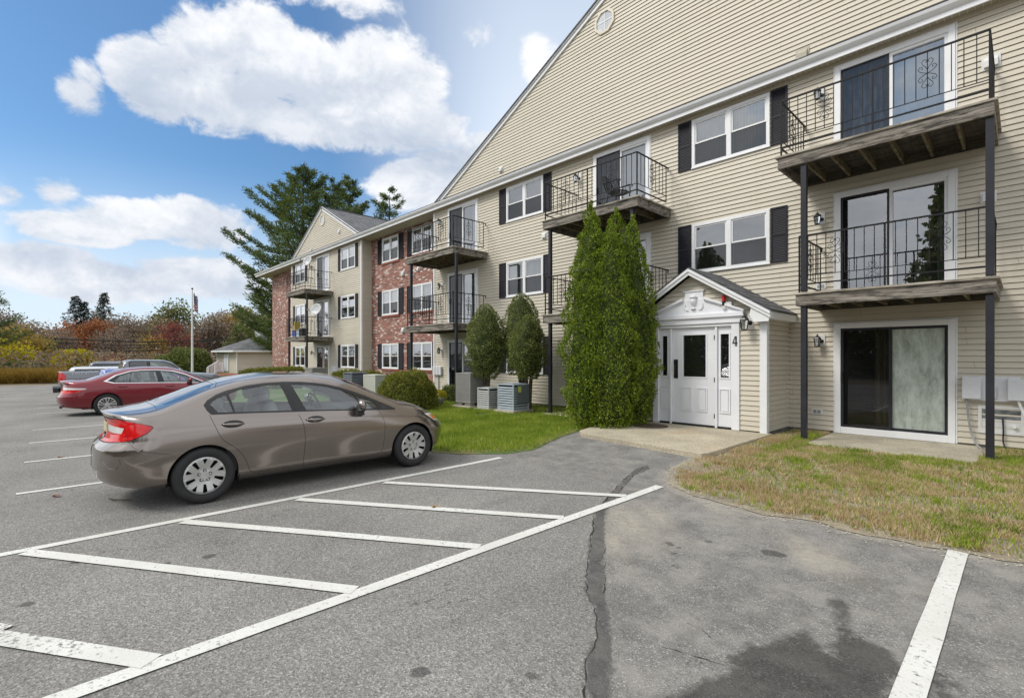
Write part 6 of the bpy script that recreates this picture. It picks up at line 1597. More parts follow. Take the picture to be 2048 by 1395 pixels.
    o = build_shell(sh, reg, {'paint': 'paint_taupe', 'none': 'car_dark'}, root, .032)
    for k in list(o):
        if k.startswith('arch') and o[k]: bpy.data.objects.remove(o[k])
    for s in (1, -1):
        for x in (1.005, 3.70): wheel(root, x, s * .865, .312, .205, .20, 'cover', s)
    under(root, sh, 1.005, 3.70, .31, .36, .877)
    interior(root, .30, .95, 3.2, .70, .93, 2.95, 2.72, -1)
    for s in (1, -1):
        mirror(root, .83, 2.83, .975, 'paint_taupe', s)
        for (a, b, z, d) in ((1.175, 1.40, .862, .01), (2.12, 2.355, .800 + .035, .01)):
            cup = sh.side(circ((a + b) / 2, z - .004, .042, 20, fx=2.7)); P = sh.S(cup[:, 0], cup[:, 1]); m = MB(); m.add([(s * (p[0] + .0015), p[1], p[2]) for p in P], [tuple(range(20))]); m.build('handle_cup', MATS['car_trim'], root, local=True)
            handle(root, sh, a, b, z, s, 'paint_taupe', root, d)
    m = MB(); m.box(-.16, .16, .210, .222, .80, .90); m.build('number_plate', MATS['plate'], root, local=True)
        # crumpled bumper corner: a dark crease and a small dish
    dn = MB(); a = sh.side([(.14, .56), (.20, .60), (.27, .575), (.28, .52), (.245, .47), (.20, .47), (.16, .52)]); P = sh.S(a[:, 0], a[:, 1])
    cN = P.mean(0) - np.array([.03, -.01, 0]); dn.add([(p[0] + .002, p[1] - .002, p[2]) for p in P] + [tuple(cN)], [(i, (i + 1) % 7, 7) for i in range(7)]); dn.build('bumper_dent', MATS['paint_taupe'], root, shade=True, local=True)
    return root
compact_sedan((-7.16, .30, 0))

# ---- mid-size sedans
def mid_sedan(loc, paint, label, glass='car_glass', style='spokes', chrome=True, sc=1.0, full=True, zlift=0.0, cat_='car', group='cars parked in the stalls'):
    L = 4.85
    sh = Shell(L=L, endR=(.62, 2.5), endF=(1.0, 2.3), K=.8,
        ztop=[(0, 1.06), (.2, 1.075), (.62, 1.09), (.95, 1.20), (1.35, 1.355), (1.75, 1.44), (2.25, 1.470), (2.75, 1.450), (3.05, 1.38), (3.5, 1.19), (3.95, 1.0), (4.3, .92), (4.6, .82), (4.85, .68)],
        zrail=[(0, 1.03), (.3, 1.035), (.62, 1.055), (.95, 1.15), (1.3, 1.28), (1.7, 1.375), (2.2, 1.41), (2.7, 1.375), (3.05, 1.28), (3.4, 1.12), (3.75, .96), (4.0, .90), (4.4, .82), (4.7, .72), (4.85, .62)],
        yrail=[(0, .72), (.6, .71), (1.0, .66), (1.5, .60), (2.2, .575), (2.8, .60), (3.4, .69), (3.8, .74), (4.3, .72), (4.85, .62)],
        zbelt=[(0, .95), (.6, .985), (1.2, .995), (2.2, .965), (3.3, .92), (3.9, .86), (4.4, .76), (4.85, .60)], ybelt=[(0, .83), (1.3, .85), (3.0, .85), (3.9, .83), (4.85, .74)],
        zmid=[(0, .58), (1.2, .62), (3.9, .62), (4.85, .48)], ymid=[(0, .90), (1.2, .912), (2.4, .90), (3.9, .912), (4.85, .86)],
        zsill=[(0, .30), (.5, .24), (1.5, .20), (3.6, .20), (4.85, .22)], ysill=[(0, .82), (1.2, .86), (4.0, .86), (4.85, .78)],
        erear=[(.2, .12), (.32, .05), (.45, .0), (.58, .0), (.66, .05), (.75, .10), (.95, .13), (1.03, .08), (1.1, .08)], efront=[(.2, .1), (.3, .03), (.45, 0), (.6, .03), (.8, .2)])
    root = thing('parked_car', label, cat_, loc, group)
    dlo = [(1.12, 1.045), (1.352, 1.205), (1.697, 1.318), (1.974, 1.348), (2.381, 1.350), (2.803, 1.31), (3.13, 1.20), (3.45, 1.04), (3.62, .955), (3.60, .928), (2.5, .962), (1.295, .992)]
    def grow(P, k): c = np.mean(P, 0); return [(c[0] + (x - c[0]) * k, c[1] + (z - c[1]) * (k * 1.05)) for x, z in P]
    reg = [('arch', 'side', circ(1.12, .33, .37, 44), 'none'), ('arch', 'side', circ(3.90, .33, .37, 44), 'none'),
        ('side_window', 'side', [(1.30, 1.055), (1.42, 1.18), (1.697, 1.285), (1.655, .998), (1.34, 1.01)], glass, .006), ('side_window', 'side', [(1.69, 1.20), (1.74, 1.295), (2.0, 1.318), (2.33, 1.318), (2.40, .975), (1.685, 1.0)], glass, .006),
        ('side_window', 'side', [(2.47, 1.318), (2.80, 1.285), (3.10, 1.175), (3.42, 1.015), (3.42, .945), (2.56, .97)], glass, .006),
        ('window_trim', 'side', dlo, 'car_trim', .001)]
    if chrome: reg.append(('window_chrome', 'side', [(1.03, 1.04), (1.30, 1.215), (1.68, 1.34), (1.974, 1.37), (2.381, 1.372), (2.82, 1.332), (3.15, 1.218), (3.47, 1.055), (3.68, .945), (3.62, .912), (2.5, .946), (1.27, .972)], 'chrome', -.001))
    reg += [('body', 'side', strip(cat([(1.26, .97), (1.30, .80), (1.40, .66), (1.49, .50), (1.52, .32), (1.62, .28), (3.55, .28)], 2)), 'car_dark'), ('body', 'side', strip(cat([(2.44, .95), (2.50, .75), (2.53, .5), (2.52, .28)], 1)), 'car_dark'), ('body', 'side', strip(cat([(3.58, .93), (3.62, .8), (3.60, .45), (3.55, .28)], 1)), 'car_dark'),
        ('tail_light', 'side', [(.14, .875), (.651, .845), (.61, .81), (.14, .80)], 'lamp_clear', -.003), ('tail_light_lens', 'side', [(.10, .80), (.61, .81), (.44, .735), (.185, .69), (.10, .70)], 'lamp_red', -.003), ('headlight', 'side', [(4.25, .80), (4.6, .73), (4.72, .66), (4.45, .68)], 'lamp_clear', -.002),
        ('body', 'side', strip([(.30, .66), (.45, .64), (.77, .60)], .004), 'car_dark'),
        ('windshield', 'top', [(2.95, 1.0), (2.9, .86), (3.4, .84), (3.85, .86), (3.95, 1.0)], glass, .004), ('rear_window', 'top', [(.66, 1.0), (.72, .86), (1.0, .845), (1.28, .85), (1.36, 1.0)], 'rear_glass', .004),
        ('body', 'top', strip([(.25, .825), (.60, .83), (.62, 1.0)], .008), 'car_dark')]
    o = build_shell(sh, reg, {'paint': paint, 'none': 'car_dark'}, root, .05)
    for k in list(o):
        if k.startswith('arch') and o[k]: bpy.data.objects.remove(o[k])
    for s in (1, -1):
        for x in (1.12, 3.90): wheel(root, x, s * .90, .33, .225, .21, style, s)
        mirror(root, .85, 3.25, 1.02, paint, s)
        for (a, b, z) in ((1.36, 1.60, .875), (2.58, 2.82, .855)): handle(root, sh, a, b, z, s, paint, root, .01)
    under(root, sh, 1.12, 3.90, .33, .38, .912); interior(root, .32, 1.1, 3.4, .74, .95, 3.15, 2.9, -1)
    m = MB(); m.box(-.5, .5, .06, .12, .26, .31); m.build('rear_valance', MATS['car_trim'], root, local=True)
    return root
mid_sedan((-20.13, .30, -.135), 'paint_red', 'dark red sedan with chrome window trim and a black rear valance')

# ---- pickup
def pickup(loc):
    L = 5.6; root = thing('pickup_truck', 'dark grey pickup truck with lettering on its bed side, parked beyond the red sedan', 'pickup truck', loc, 'cars parked in the stalls')
    sh = Shell(L=L, endR=(.14, 3.2), endF=(.8, 2.4), K=.5,
        ztop=[(0, 1.315), (1.84, 1.335), (1.90, 1.60), (1.98, 1.74), (2.3, 1.775), (3.2, 1.775), (3.45, 1.72), (4.05, 1.28), (4.2, 1.22), (5.0, 1.15), (5.4, 1.05), (5.6, .95)],
        zrail=[(0, 1.295), (1.84, 1.315), (1.90, 1.56), (1.98, 1.69), (2.3, 1.725), (3.2, 1.70), (3.5, 1.60), (4.05, 1.22), (4.3, 1.17), (5.0, 1.09), (5.6, .90)],
        yrail=[(0, .86), (1.84, .86), (1.95, .66), (3.2, .66), (3.6, .71), (4.1, .79), (5.0, .80), (5.6, .70)],
        zbelt=[(0, 1.20), (2.0, 1.20), (3.9, 1.16), (5.0, 1.04), (5.6, .85)], ybelt=[(0, .905), (1.84, .905), (2.0, .88), (4.0, .88), (5.6, .80)],
        zmid=[(0, .80), (5.6, .75)], ymid=[(0, .93), (5.6, .90)], zsill=[(0, .52), (5.6, .45)], ysill=[(0, .88), (5.6, .84)],
        erear=[(.3, .02), (.8, 0), (1.4, 0)], efront=[(.3, .05), (.7, 0), (1.2, .1)])
    sh.Z *= .965
    reg = [('arch', 'side', circ(1.22, .42, .47, 40), 'none'), ('arch', 'side', circ(4.62, .42, .47, 40), 'none'),
        ('side_window', 'side', [(2.10, 1.58), (2.12, 1.24), (2.66, 1.23), (2.64, 1.64), (2.2, 1.64)], 'rear_glass', .006), ('side_window', 'side', [(2.76, 1.64), (2.80, 1.22), (3.85, 1.19), (3.80, 1.26), (3.45, 1.52), (3.2, 1.63)], 'car_glass', .006),
        ('window_trim', 'side', [(2.06, 1.62), (2.08, 1.21), (3.92, 1.17), (3.5, 1.55), (3.22, 1.66), (2.15, 1.67)], 'car_trim', .001),
        ('body', 'side', strip([(1.86, 1.30), (1.86, .54)], .012), 'car_dark'), ('body', 'side', strip([(2.72, 1.2), (2.74, .54)], .006), 'car_dark'), ('body', 'side', strip([(3.9, 1.15), (3.92, .54)], .006), 'car_dark'),
        ('tail_light', 'side', [(.0, 1.24), (.10, 1.24), (.22, 1.12), (.20, .95), (.0, .90)], 'lamp_red', -.004),
        ('rail_cap', 'side', [(.02, 1.268), (1.83, 1.285), (1.83, 1.34), (.02, 1.34)], 'car_trim', -.004),
        ('rear_window', 'top', [(1.90, 1.0), (1.90, .84), (1.965, .84), (1.965, 1.0)], 'rear_glass', .002), ('windshield', 'top', [(3.42, 1.0), (3.42, .84), (4.0, .84), (4.08, 1.0)], 'car_glass', .004),
        ('tonneau_cover', 'top', [(.06, 1.0), (.06, .86), (1.80, .86), (1.80, 1.0)], 'car_trim', .004)]
    o = build_shell(sh, reg, {'paint': 'paint_grey', 'none': 'car_dark'}, root, .06)
    for k in list(o):
        if k.startswith('arch') and o[k]: bpy.data.objects.remove(o[k])
    for s in (1, -1):
        for x in (1.22, 4.62): wheel(root, x, s * .91, .40, .23, .25, 'plain', s)
        mirror(root, .88, 3.75, 1.28, 'paint_grey', s); handle(root, sh, 2.2, 2.42, 1.12, s, 'car_trim', root)
    under(root, sh, 1.22, 4.62, .42, .48, .93)
    m = MB(); m.box(-.86, .86, -.14, .02, .50, .68); m.box(-.5, .5, -.15, -.02, .685, .70); m.build('rear_bumper', MATS['car_trim'], root, bevel=.02, local=True)
    m = MB(); m.box(-.70, .70, 2.0, 3.4, .6, .64)
    for lt in (-.38, .38): m.blob((lt, 2.75, 1.15), (.24, .10, .34), 8, 10); m.blob((lt, 2.7, 1.5), (.13, .05, .09), 6, 8)
    m.build('seat', MATS['seat_cloth'], root, local=True)
    # lettering on the bed side
    cu = bpy.data.curves.new('bed_lettering', 'FONT'); cu.body = 'TRD 4x4'; cu.size = .15; cu.extrude = .002; cu.space_character = 1.15; cu.shear = .2
    to = bpy.data.objects.new('bed_lettering', cu); COL.objects.link(to); to.parent = root
    a = sh.side([(.35, 1.17)]); p = sh.S(a[:, 0], a[:, 1])[0]; to.location = (p[0] + .022, .34, 1.135); to.rotation_euler = (R(90), 0, R(90)); cu.materials.append(MATS['paint_white']); bpy.context.view_layer.update()
    me = bpy.data.meshes.new_from_object(to); lt_ = link_mesh('lettering', me, root, to.location); lt_.rotation_euler = to.rotation_euler; bpy.data.objects.remove(to)
    return root
pickup((-25.5, .42, -.17))

# ---- dark SUV
def suv(loc, label, paint, cat_, k=1.0):
    L = 4.7 if k > .85 else 4.2; root = thing('parked_car', label, cat_, loc, 'cars parked in the stalls')
    sh = Shell(L=L, endR=(.30, 3.0), endF=(.9, 2.3), K=.7,
        ztop=[(0, 1.62), (.1, 1.74), (.5, 1.80), (2.4, 1.80), (2.9, 1.72), (3.6, 1.22), (3.8, 1.14), (4.4, 1.02), (4.7, .85)], zrail=[(0, 1.58), (.1, 1.69), (.5, 1.74), (2.4, 1.73), (2.9, 1.60), (3.6, 1.14), (3.9, 1.06), (4.7, .78)],
        yrail=[(0, .70), (.5, .68), (2.6, .68), (3.6, .78), (4.7, .66)], zbelt=[(0, 1.08), (3.4, 1.04), (4.7, .74)], ybelt=[(0, .89), (3.6, .88), (4.7, .78)],
        zmid=[(0, .7), (4.7, .6)], ymid=[(0, .93), (4.7, .90)], zsill=[(0, .38), (4.7, .32)], ysill=[(0, .86), (4.7, .82)], erear=[(.3, .04), (.6, 0), (1.0, .08), (1.7, .22)], efront=[(.3, .05), (.6, 0), (1.2, .2)])
    sh.Z *= k; xf_ = 3.75 if k > .85 else 3.3
    def kz(P): return [(a * (.9 if k < .85 else 1), b * k) for a, b in P]
    reg = [('arch', 'side', circ(.95, .36, .40, 40), 'none'), ('arch', 'side', circ(xf_, .36, .40, 40), 'none'),
        ('side_window', 'side', [(.35, 1.16), (.42, 1.60), (1.05, 1.64), (1.08, 1.14)], 'rear_glass', .006), ('side_window', 'side', [(1.14, 1.14), (1.12, 1.64), (1.95, 1.65), (2.0, 1.12)], 'rear_glass', .006), ('side_window', 'side', [(2.06, 1.12), (2.02, 1.65), (2.65, 1.62), (3.25, 1.18), (3.25, 1.10)], 'car_glass', .006),
        ('window_trim', 'side', [(.30, 1.10), (.36, 1.66), (2.68, 1.68), (3.45, 1.08)], 'car_trim', .001), ('tail_light', 'side', [(.0, 1.25), (.16, 1.25), (.2, .98), (.0, .98)], 'lamp_red', -.003),
        ('windshield', 'top', [(2.85, 1.0), (2.85, .85), (3.5, .85), (3.6, 1.0)], 'car_glass', .004)]
    reg = [(a, b, (kz(p) if b == 'side' and a != 'arch' else p), *r) for a, b, p, *r in reg]
    o = build_shell(sh, reg, {'paint': paint, 'none': 'car_dark'}, root, .07)
    for kk in list(o):
        if kk.startswith('arch') and o[kk]: bpy.data.objects.remove(o[kk])
    m = MB(); m.box(-.60, .60, .10, .14, 1.15 * k, 1.55 * k); m.build('rear_window', MATS['rear_glass'], root, local=True)
    for s in (1, -1):
        if k > .85: m = MB(); m.tube([(s * .62, .4, 1.77 * k), (s * .62, .5, 1.83 * k), (s * .62, 2.3, 1.83 * k), (s * .62, 2.4, 1.77 * k)], .018, 6); m.build('roof_rail', MATS['bumper_silver'], root, local=True)
        for x in (.95, xf_): wheel(root, x, s * .91, .355, .22, .23, 'plain', s)
    under(root, sh, .95, xf_, .36, .41, .93)
    return root
suv((-33.9, 1.55, -.24), 'black sport utility vehicle whose dark tail window shows above the pickup bed', 'paint_black', 'suv', .9)
b_ = suv((-22.75, 1.32, -.20), 'blue hatchback squeezed between the red sedan and the pickup, only its roof showing', 'paint_blue', 'car', .80); b_.scale = (1, .84, 1)
suv((-30.9, .75, -.22), 'white hatchback with only its roof corner showing above the pickup bed', 'paint_white', 'car', .79)
# ------------------------------------------------------------------ condensers
def condenser(cx, cy, w, d, h, zb, label, style, mat, name='air_conditioner', pad=True, blocks=False, top='same', rz=0.0):
    t = thing(name, label, 'air conditioner', (cx, cy, gz(cx, cy)), 'condenser units standing on pads by the wall'); z0 = zb; z1 = zb + h
    x0, x1, y0, y1 = cx - w / 2, cx + w / 2, cy - d / 2, cy + d / 2
    dark = MATS['car_dark']; m = MB(); m.box(x0 + .03, x1 - .03, y0 + .03, y1 - .03, z0 + .04, z1 - .05); m.build('coil', dark, t)
    m = MB(); c = .045
    for (a, b) in ((x0, y0), (x1 - c, y0), (x0, y1 - c), (x1 - c, y1 - c)): m.box(a, a + c, b, b + c, z0, z1 - .045)
    m.box(x0 - .004, x1 + .004, y0 - .004, y1 + .004, z1 - .045, z1 - .012); m.box(x0 - .003, x1 + .003, y0 - .003, y1 + .003, z0, z0 + .045)
    m.build('cabinet', MATS[mat], t, bevel=.01)
    m = MB(); 
    if style == 'louver':
        n = int(h / .075)
        for i in range(n):
            z = z0 + .06 + (h - .13) * i / n; dz = (h - .13) / n
            for (a, b, e, f) in ((x0 + c, x1 - c, y0 + .004, y0 + .022),):
                m.quad((a, e, z + dz * .35), (b, e, z + dz * .35), (b, f, z + dz * .62), (a, f, z + dz * .62)); m.quad((a, e, z), (b, e, z), (b, e, z + dz * .35), (a, e, z + dz * .35))
            m.quad((x1 - .004, y0 + c, z + dz * .25), (x1 - .004, y1 - c, z + dz * .25), (x1 - .022, y1 - c, z + dz * .6), (x1 - .022, y0 + c, z + dz * .6)); m.quad((x1 - .004, y0 + c, z), (x1 - .004, y1 - c, z), (x1 - .004, y1 - c, z + dz * .25), (x1 - .004, y0 + c, z + dz * .25))
            m.quad((x0 + .004, y0 + c, z + dz * .25), (x0 + .004, y1 - c, z + dz * .25), (x0 + .022, y1 - c, z + dz), (x0 + .022, y0 + c, z + dz))
    else:
        n = int(w / .035)
        for i in range(n):
            x = x0 + c + (w - 2 * c) * i / n; m.box(x + .004, x + (w - 2 * c) / n - .006, y0 + .002, y0 + .016, z0 + .05, z1 - .05)
        n = int(d / .035)
        for i in range(n):
            y = y0 + c + (d - 2 * c) * i / n; m.box(x1 - .016, x1 - .002, y + .004, y + (d - 2 * c) / n - .006, z0 + .05, z1 - .05); m.box(x0 + .002, x0 + .016, y + .004, y + (d - 2 * c) / n - .006, z0 + .05, z1 - .05)
        if style == 'tall':
            for k in (1, 2): m.box(x0 + c, x1 - c, y0 - .001, y0 + .018, z0 + h * k / 3 - .006, z0 + h * k / 3 + .006)
    m.build('louvers', MATS[mat], t)
    m = MB(); rr = min(w, d) * .40
    for k in range(5): m.tube([(cx + rr * (k + 1) / 5 * math.cos(a), cy + rr * (k + 1) / 5 * math.sin(a), z1 + .012 - .004 * k) for a in np.linspace(0, 2 * math.pi, 25)], .004, 4, cap=False)
    m.lathe((cx, cy, z1 - .01), [(rr * 1.05, 0), (rr * 1.05, .012), (rr * 1.0, .012)], 24); m.box(cx - rr, cx + rr, cy - .01, cy + .01, z1, z1 + .008); m.build('fan_grille', MATS[mat], t)
    if pad:
        p = MB(); p.box(x0 - .08, x1 + .08, y0 - .09, y1 + .08, -.1, z0 - (.09 if blocks else 0) - .002); p.build('pad', MATS['aggregate_step'], t, bevel=.01)
    if blocks:
        p = MB()
        for a in (x0 + .02, x1 - .30): 
            for b in (y0 + .02, y1 - .2): p.box(a, a + .28, b, b + .18, z0 - .09, z0 - .001)
        p.build('support_blocks', MATS['foundation'], t, bevel=.01)
    return t
mk('ac_grey', (0.27, 0.265, 0.25), 0.5, 0.06, dirt=0.2); mk('ac_light', (0.44, 0.45, 0.44), 0.5, 0.05, dirt=0.15); mk('ac_blue', (0.33, 0.38, 0.42), 0.5, 0.06, dirt=0.15); mk('ac_slate', (0.14, 0.16, 0.19), 0.5, 0.08); mk('ac_beige', (0.52, 0.53, 0.47), 0.5, 0.05, dirt=0.1)
x, y = atW(926, 15.1); condenser(x, y + .35, .72, .72, .92, .24, 'tall grey condenser unit raised on blocks, left of three', 'tall', 'ac_grey', blocks=True)
x, y = atW(966, 14.6); condenser(x + .05, y + .2, .52, .50, .62, .12, 'small pale grey condenser unit in the middle of three', 'louver', 'ac_light')
x, y = atW(1014, 13.8); t3 = condenser(x + .05, y + .2, .66, .62, .74, .16, 'blue-grey louvred condenser unit with a yellow tag, right of three', 'louver', 'ac_blue')
m = MB(); m.box(x + .25, x + .372, y - .115, y - .108, .62, .80)
x_ = x + .05 + .33; m = MB(); m.box(x_ - .01, x_ + .006, y + .02, y + .5, .35, .86); m.build('service_panel', MATS['ac_slate'], t3)
mk('tag_yellow', (0.55, 0.60, 0.10), 0.5, 0.1); m = MB(); m.box(x_ + .007, x_ + .010, y + .06, y + .18, .66, .82); m.build('energy_tag', MATS['tag_yellow'], t3)
x, y = atW(711, 19.6); condenser(x, y, .75, .7, .86, .18, 'slate-blue condenser unit beyond the grey car roof', 'louver', 'ac_slate')
x, y = atW(750, 19.0); condenser(x, y, .95, .5, .84, .14, 'beige condenser unit next to the large dome bush', 'fins', 'ac_beige')
x, y = atW(632, 24.4); condenser(x, y, .95, .75, .92, .22, 'grey condenser unit by the far ground-floor door', 'fins', 'ac_grey')

# satellite dishes
def dish(cx, cy, cz, rx, rz_, label, yaw, tilt, mast):
    t = thing('satellite_dish', label, 'satellite dish', (cx, cy, cz), 'satellite dishes on the far balconies'); m = MB(); vs = []; fs = []; nr, na = 6, 28
    M = (Vector((math.cos(yaw), math.sin(yaw), 0)), Vector((-math.sin(yaw) * math.cos(tilt) * -1 * 0 , 0, 1)))
    fw = Vector((math.sin(yaw) * math.cos(tilt), -math.cos(yaw) * math.cos(tilt), math.sin(tilt))); rt = Vector((math.cos(yaw), math.sin(yaw), 0)); up = rt.cross(fw) * -1
    if up.z < 0: up = -up
    for i in range(nr + 1):
        for j in range(na):
            a = 2 * math.pi * j / na; q = i / nr; p = Vector((cx, cy, cz)) + rt * (rx * q * math.cos(a)) + up * (rz_ * q * math.sin(a)) + fw * (.10 * q * q); vs.append(tuple(p))
    for i in range(nr):
        for j in range(na): fs.append((i * na + j, i * na + (j + 1) % na, (i + 1) * na + (j + 1) % na, (i + 1) * na + j))
    m.add(vs, fs); o = m.build('reflector', MATS['dish_grey'], t, shade=True); s = o.modifiers.new('s', 'SOLIDIFY'); s.thickness = .012
    m = MB(); c = Vector((cx, cy, cz)); f = c + fw * .50 - up * .18; m.tube([c - up * rz_ * .9, f], .012, 5); m.tube([c + rt * rx * .7, f], .006, 4); m.tube([c - rt * rx * .7, f], .006, 4); m.build('feed_arm', MATS['cable_grey'], t)
    m = MB(); m.box(f.x - .03, f.x + .03, f.y - .03, f.y + .03, f.z - .03, f.z + .06); m.build('receiver', MATS['cable_grey'], t)
    m = MB(); m.tube([tuple(c - fw * .03), (cx, cy + .06, cz - .2), (cx, cy + .06, mast)], .02, 6); m.build('mast', MATS['iron'], t)
dx = onY(617, 523, 10.25); dish(dx[0], 10.25, dx[1] + 0, .30, .30, 'small grey satellite dish above the far top-floor railing', .35, .35, 6.35)
dx = onY(635, 620, 10.1); dish(dx[0], 10.08, dx[1], .42, .32, 'large oval satellite dish on the far middle balcony', .25, .30, 2.8)

# chair on the balcony
def patio_chair(cx, cy, z, label):
    t = thing('patio_chair', label, 'patio chair', (cx, cy, z), None); I = MATS['iron']
    def P(a, b, c): return (cx + a, cy + b, z + c)
    m = MB(); m.tube([P(.24 * math.cos(a), .23 * math.sin(a), .43) for a in np.linspace(0, 2 * math.pi, 25)], .012, 5, cap=False)
    for k in range(-4, 5): m.bar(P(k * .05, -math.sqrt(max(0, .23**2 - (k * .05 * .95)**2)), .43), P(k * .05, math.sqrt(max(0, .23**2 - (k * .05 * .95)**2)), .43), .012)
    for k in range(-3, 4): m.bar(P(-.22, k * .06, .431), P(.22, k * .06, .431), .010)
    m.build('seat', I, t)
    m = MB(); B = [P(-.24, -.18, .43), P(-.33, -.22, .70), P(-.40, -.18, .88), P(-.43, 0, .96), P(-.40, .18, .88), P(-.33, .22, .70), P(-.24, .18, .43)]; m.tube(B, .013, 6)
    for k in range(-3, 4): y = k * .055; m.bar(P(-.24, y, .44), P(-.42, y, .93 - abs(k) * .02), .009)
    for zz in (.58, .72, .82): m.bar(P(-.24 - (zz - .43) * .35, -.2, zz), P(-.24 - (zz - .43) * .35, .2, zz), .009)
    for k in range(3): m.tube([P(-.30 - k * .04 + .0, .06 * math.sin(a), .58 + k * .11 + .04 * math.cos(a)) for a in np.linspace(0, 6.28, 13)], .005, 4, cap=False)
    m.build('backrest', I, t)
    for s in (-1, 1):
        m = MB(); m.tube([P(-.32, s * .23, .66), P(-.1, s * .27, .67), P(.14, s * .28, .68), (P(.24, s * .28, .65)), P(.20, s * .27, .60)], .013, 6); m.tube([P(.16, s * .27, .67), P(.20, s * .24, .43)], .011, 5)
        for k in range(4): m.tube([P(-.18 + k * .1, s * .26, .66), P(-.14 + k * .1, s * .25, .55), P(-.18 + k * .1, s * .24, .44)], .007, 4)
        m.build('armrest', I, t)
        for (a, b) in ((.20, .27), (-.20, -.30)): m = MB(); m.tube([P(a, s * .18, .43), P(a * 1.15, s * .20, .2), P(b * 1.2, s * .22, .0)], .013, 6); m.build('leg', I, t)
cx_, cz_ = onY(1252, 380, 10.85); patio_chair(-7.25, 10.75, 5.44, 'black wrought-iron armchair on the upper balcony above the arborvitae')

# clutter on the far middle balcony
def onfar(px, py): x, z = onY(px, py, 10.4); return x
def box_thing(name, label, cat, x, y, z, w, d, h, mat, lid=None):
    t = thing(name, label, cat, (x, y, z), 'things kept on the far middle balcony'); m = MB()
    m.add([(x - w * .45, y - d * .45, z), (x + w * .45, y - d * .45, z), (x + w * .45, y + d * .45, z), (x - w * .45, y + d * .45, z), (x - w / 2, y - d / 2, z + h), (x + w / 2, y - d / 2, z + h), (x + w / 2, y + d / 2, z + h), (x - w / 2, y + d / 2, z + h)], [(0, 3, 2, 1), (0, 1, 5, 4), (1, 2, 6, 5), (2, 3, 7, 6), (3, 0, 4, 7), (4, 5, 6, 7)])
    m.build('body', MATS[mat], t, bevel=.01)
    if lid: m = MB(); m.box(x - w / 2 - .01, x + w / 2 + .01, y - d / 2 - .01, y + d / 2 + .01, z + h, z + h + .03); m.build('lid', MATS[lid], t, bevel=.006)
mk('tub_blue', (0.08, 0.12, 0.40), 0.5, 0.2); mk('tub_yellow', (0.60, 0.48, 0.06), 0.5, 0.2); mk('tub_pale', (0.45, 0.52, 0.62), 0.5, 0.1); mk('lid_red', (0.35, 0.05, 0.06), 0.5)
box_thing('storage_tub', 'blue storage tub with a red lid on the far middle balcony', 'storage tub', -29.0, 10.6, 2.78, .55, .4, .38, 'tub_blue', 'lid_red')
box_thing('storage_box', 'pale blue box beside the blue tub on the far balcony', 'box', -28.35, 10.55, 2.78, .4, .35, .42, 'tub_pale')
box_thing('storage_bin', 'yellow bin standing on the red lid of the blue tub', 'bin', -29.05, 10.62, 3.19, .30, .26, .50, 'tub_yellow')
box_thing('black_crate', 'black crate right of the pale box on the far balcony', 'crate', -27.75, 10.5, 2.78, .5, .35, .45, 'car_dark', 'light_plastic')

# cables by the right wall
def cable(name, pts, r, mat, label): 
    P = [Vector(p) for p in pts]; Q = []
    for i in range(len(P) - 1):
        p0 = P[max(0, i - 1)]; p1 = P[i]; p2 = P[i + 1]; p3 = P[min(len(P) - 1, i + 2)]
        for k in range(6):
            t = k / 6; Q.append(.5 * ((2 * p1) + (-p0 + p2) * t + (2 * p0 - 5 * p1 + 4 * p2 - p3) * t * t + (-p0 + 3 * p1 - 3 * p2 + p3) * t**3))
    Q.append(P[-1]); m = MB(); m.tube(Q, r, 7); tag(m.build(name, MATS[mat], None, shade=True), label, 'cable')
cable('service_cable', [(-.70, YW - .10, .92), (-.68, YW - .10, .60), (-.62, YW - .14, .25), (-.50, YW - .4, .09), (-.36, YW - .8, .06), (-.2, YW - .9, .07)], .016, 'cable_grey', 'grey cable looping from the left utility box to the ground')
cable('white_conduit', [(-.08, YW - .10, .92), (-.03, YW - .10, .75), (.06, YW - .12, .45), (.15, YW - .12, .1)], .020, 'white_trim', 'white cable dropping from the right utility box')
cable('drain_hose', [(-.26, YW - .05, .62), (-.25, YW - .07, .4), (-.25, YW - .08, .2), (-.20, YW - .2, .07)], .012, 'cable', 'thin black pipe running down from the foil-lined hatch')
m = MB(); m.prism([(-.33, 9.95), (-.02, 9.85), (.03, 9.98), (-.12, 10.10), (-.28, 10.08)], 'z', .03, .075); tag(m.build('flat_stone', MATS['foundation'], None, bevel=.01), 'flat grey stone beside the foot of the right balcony post', 'stone')

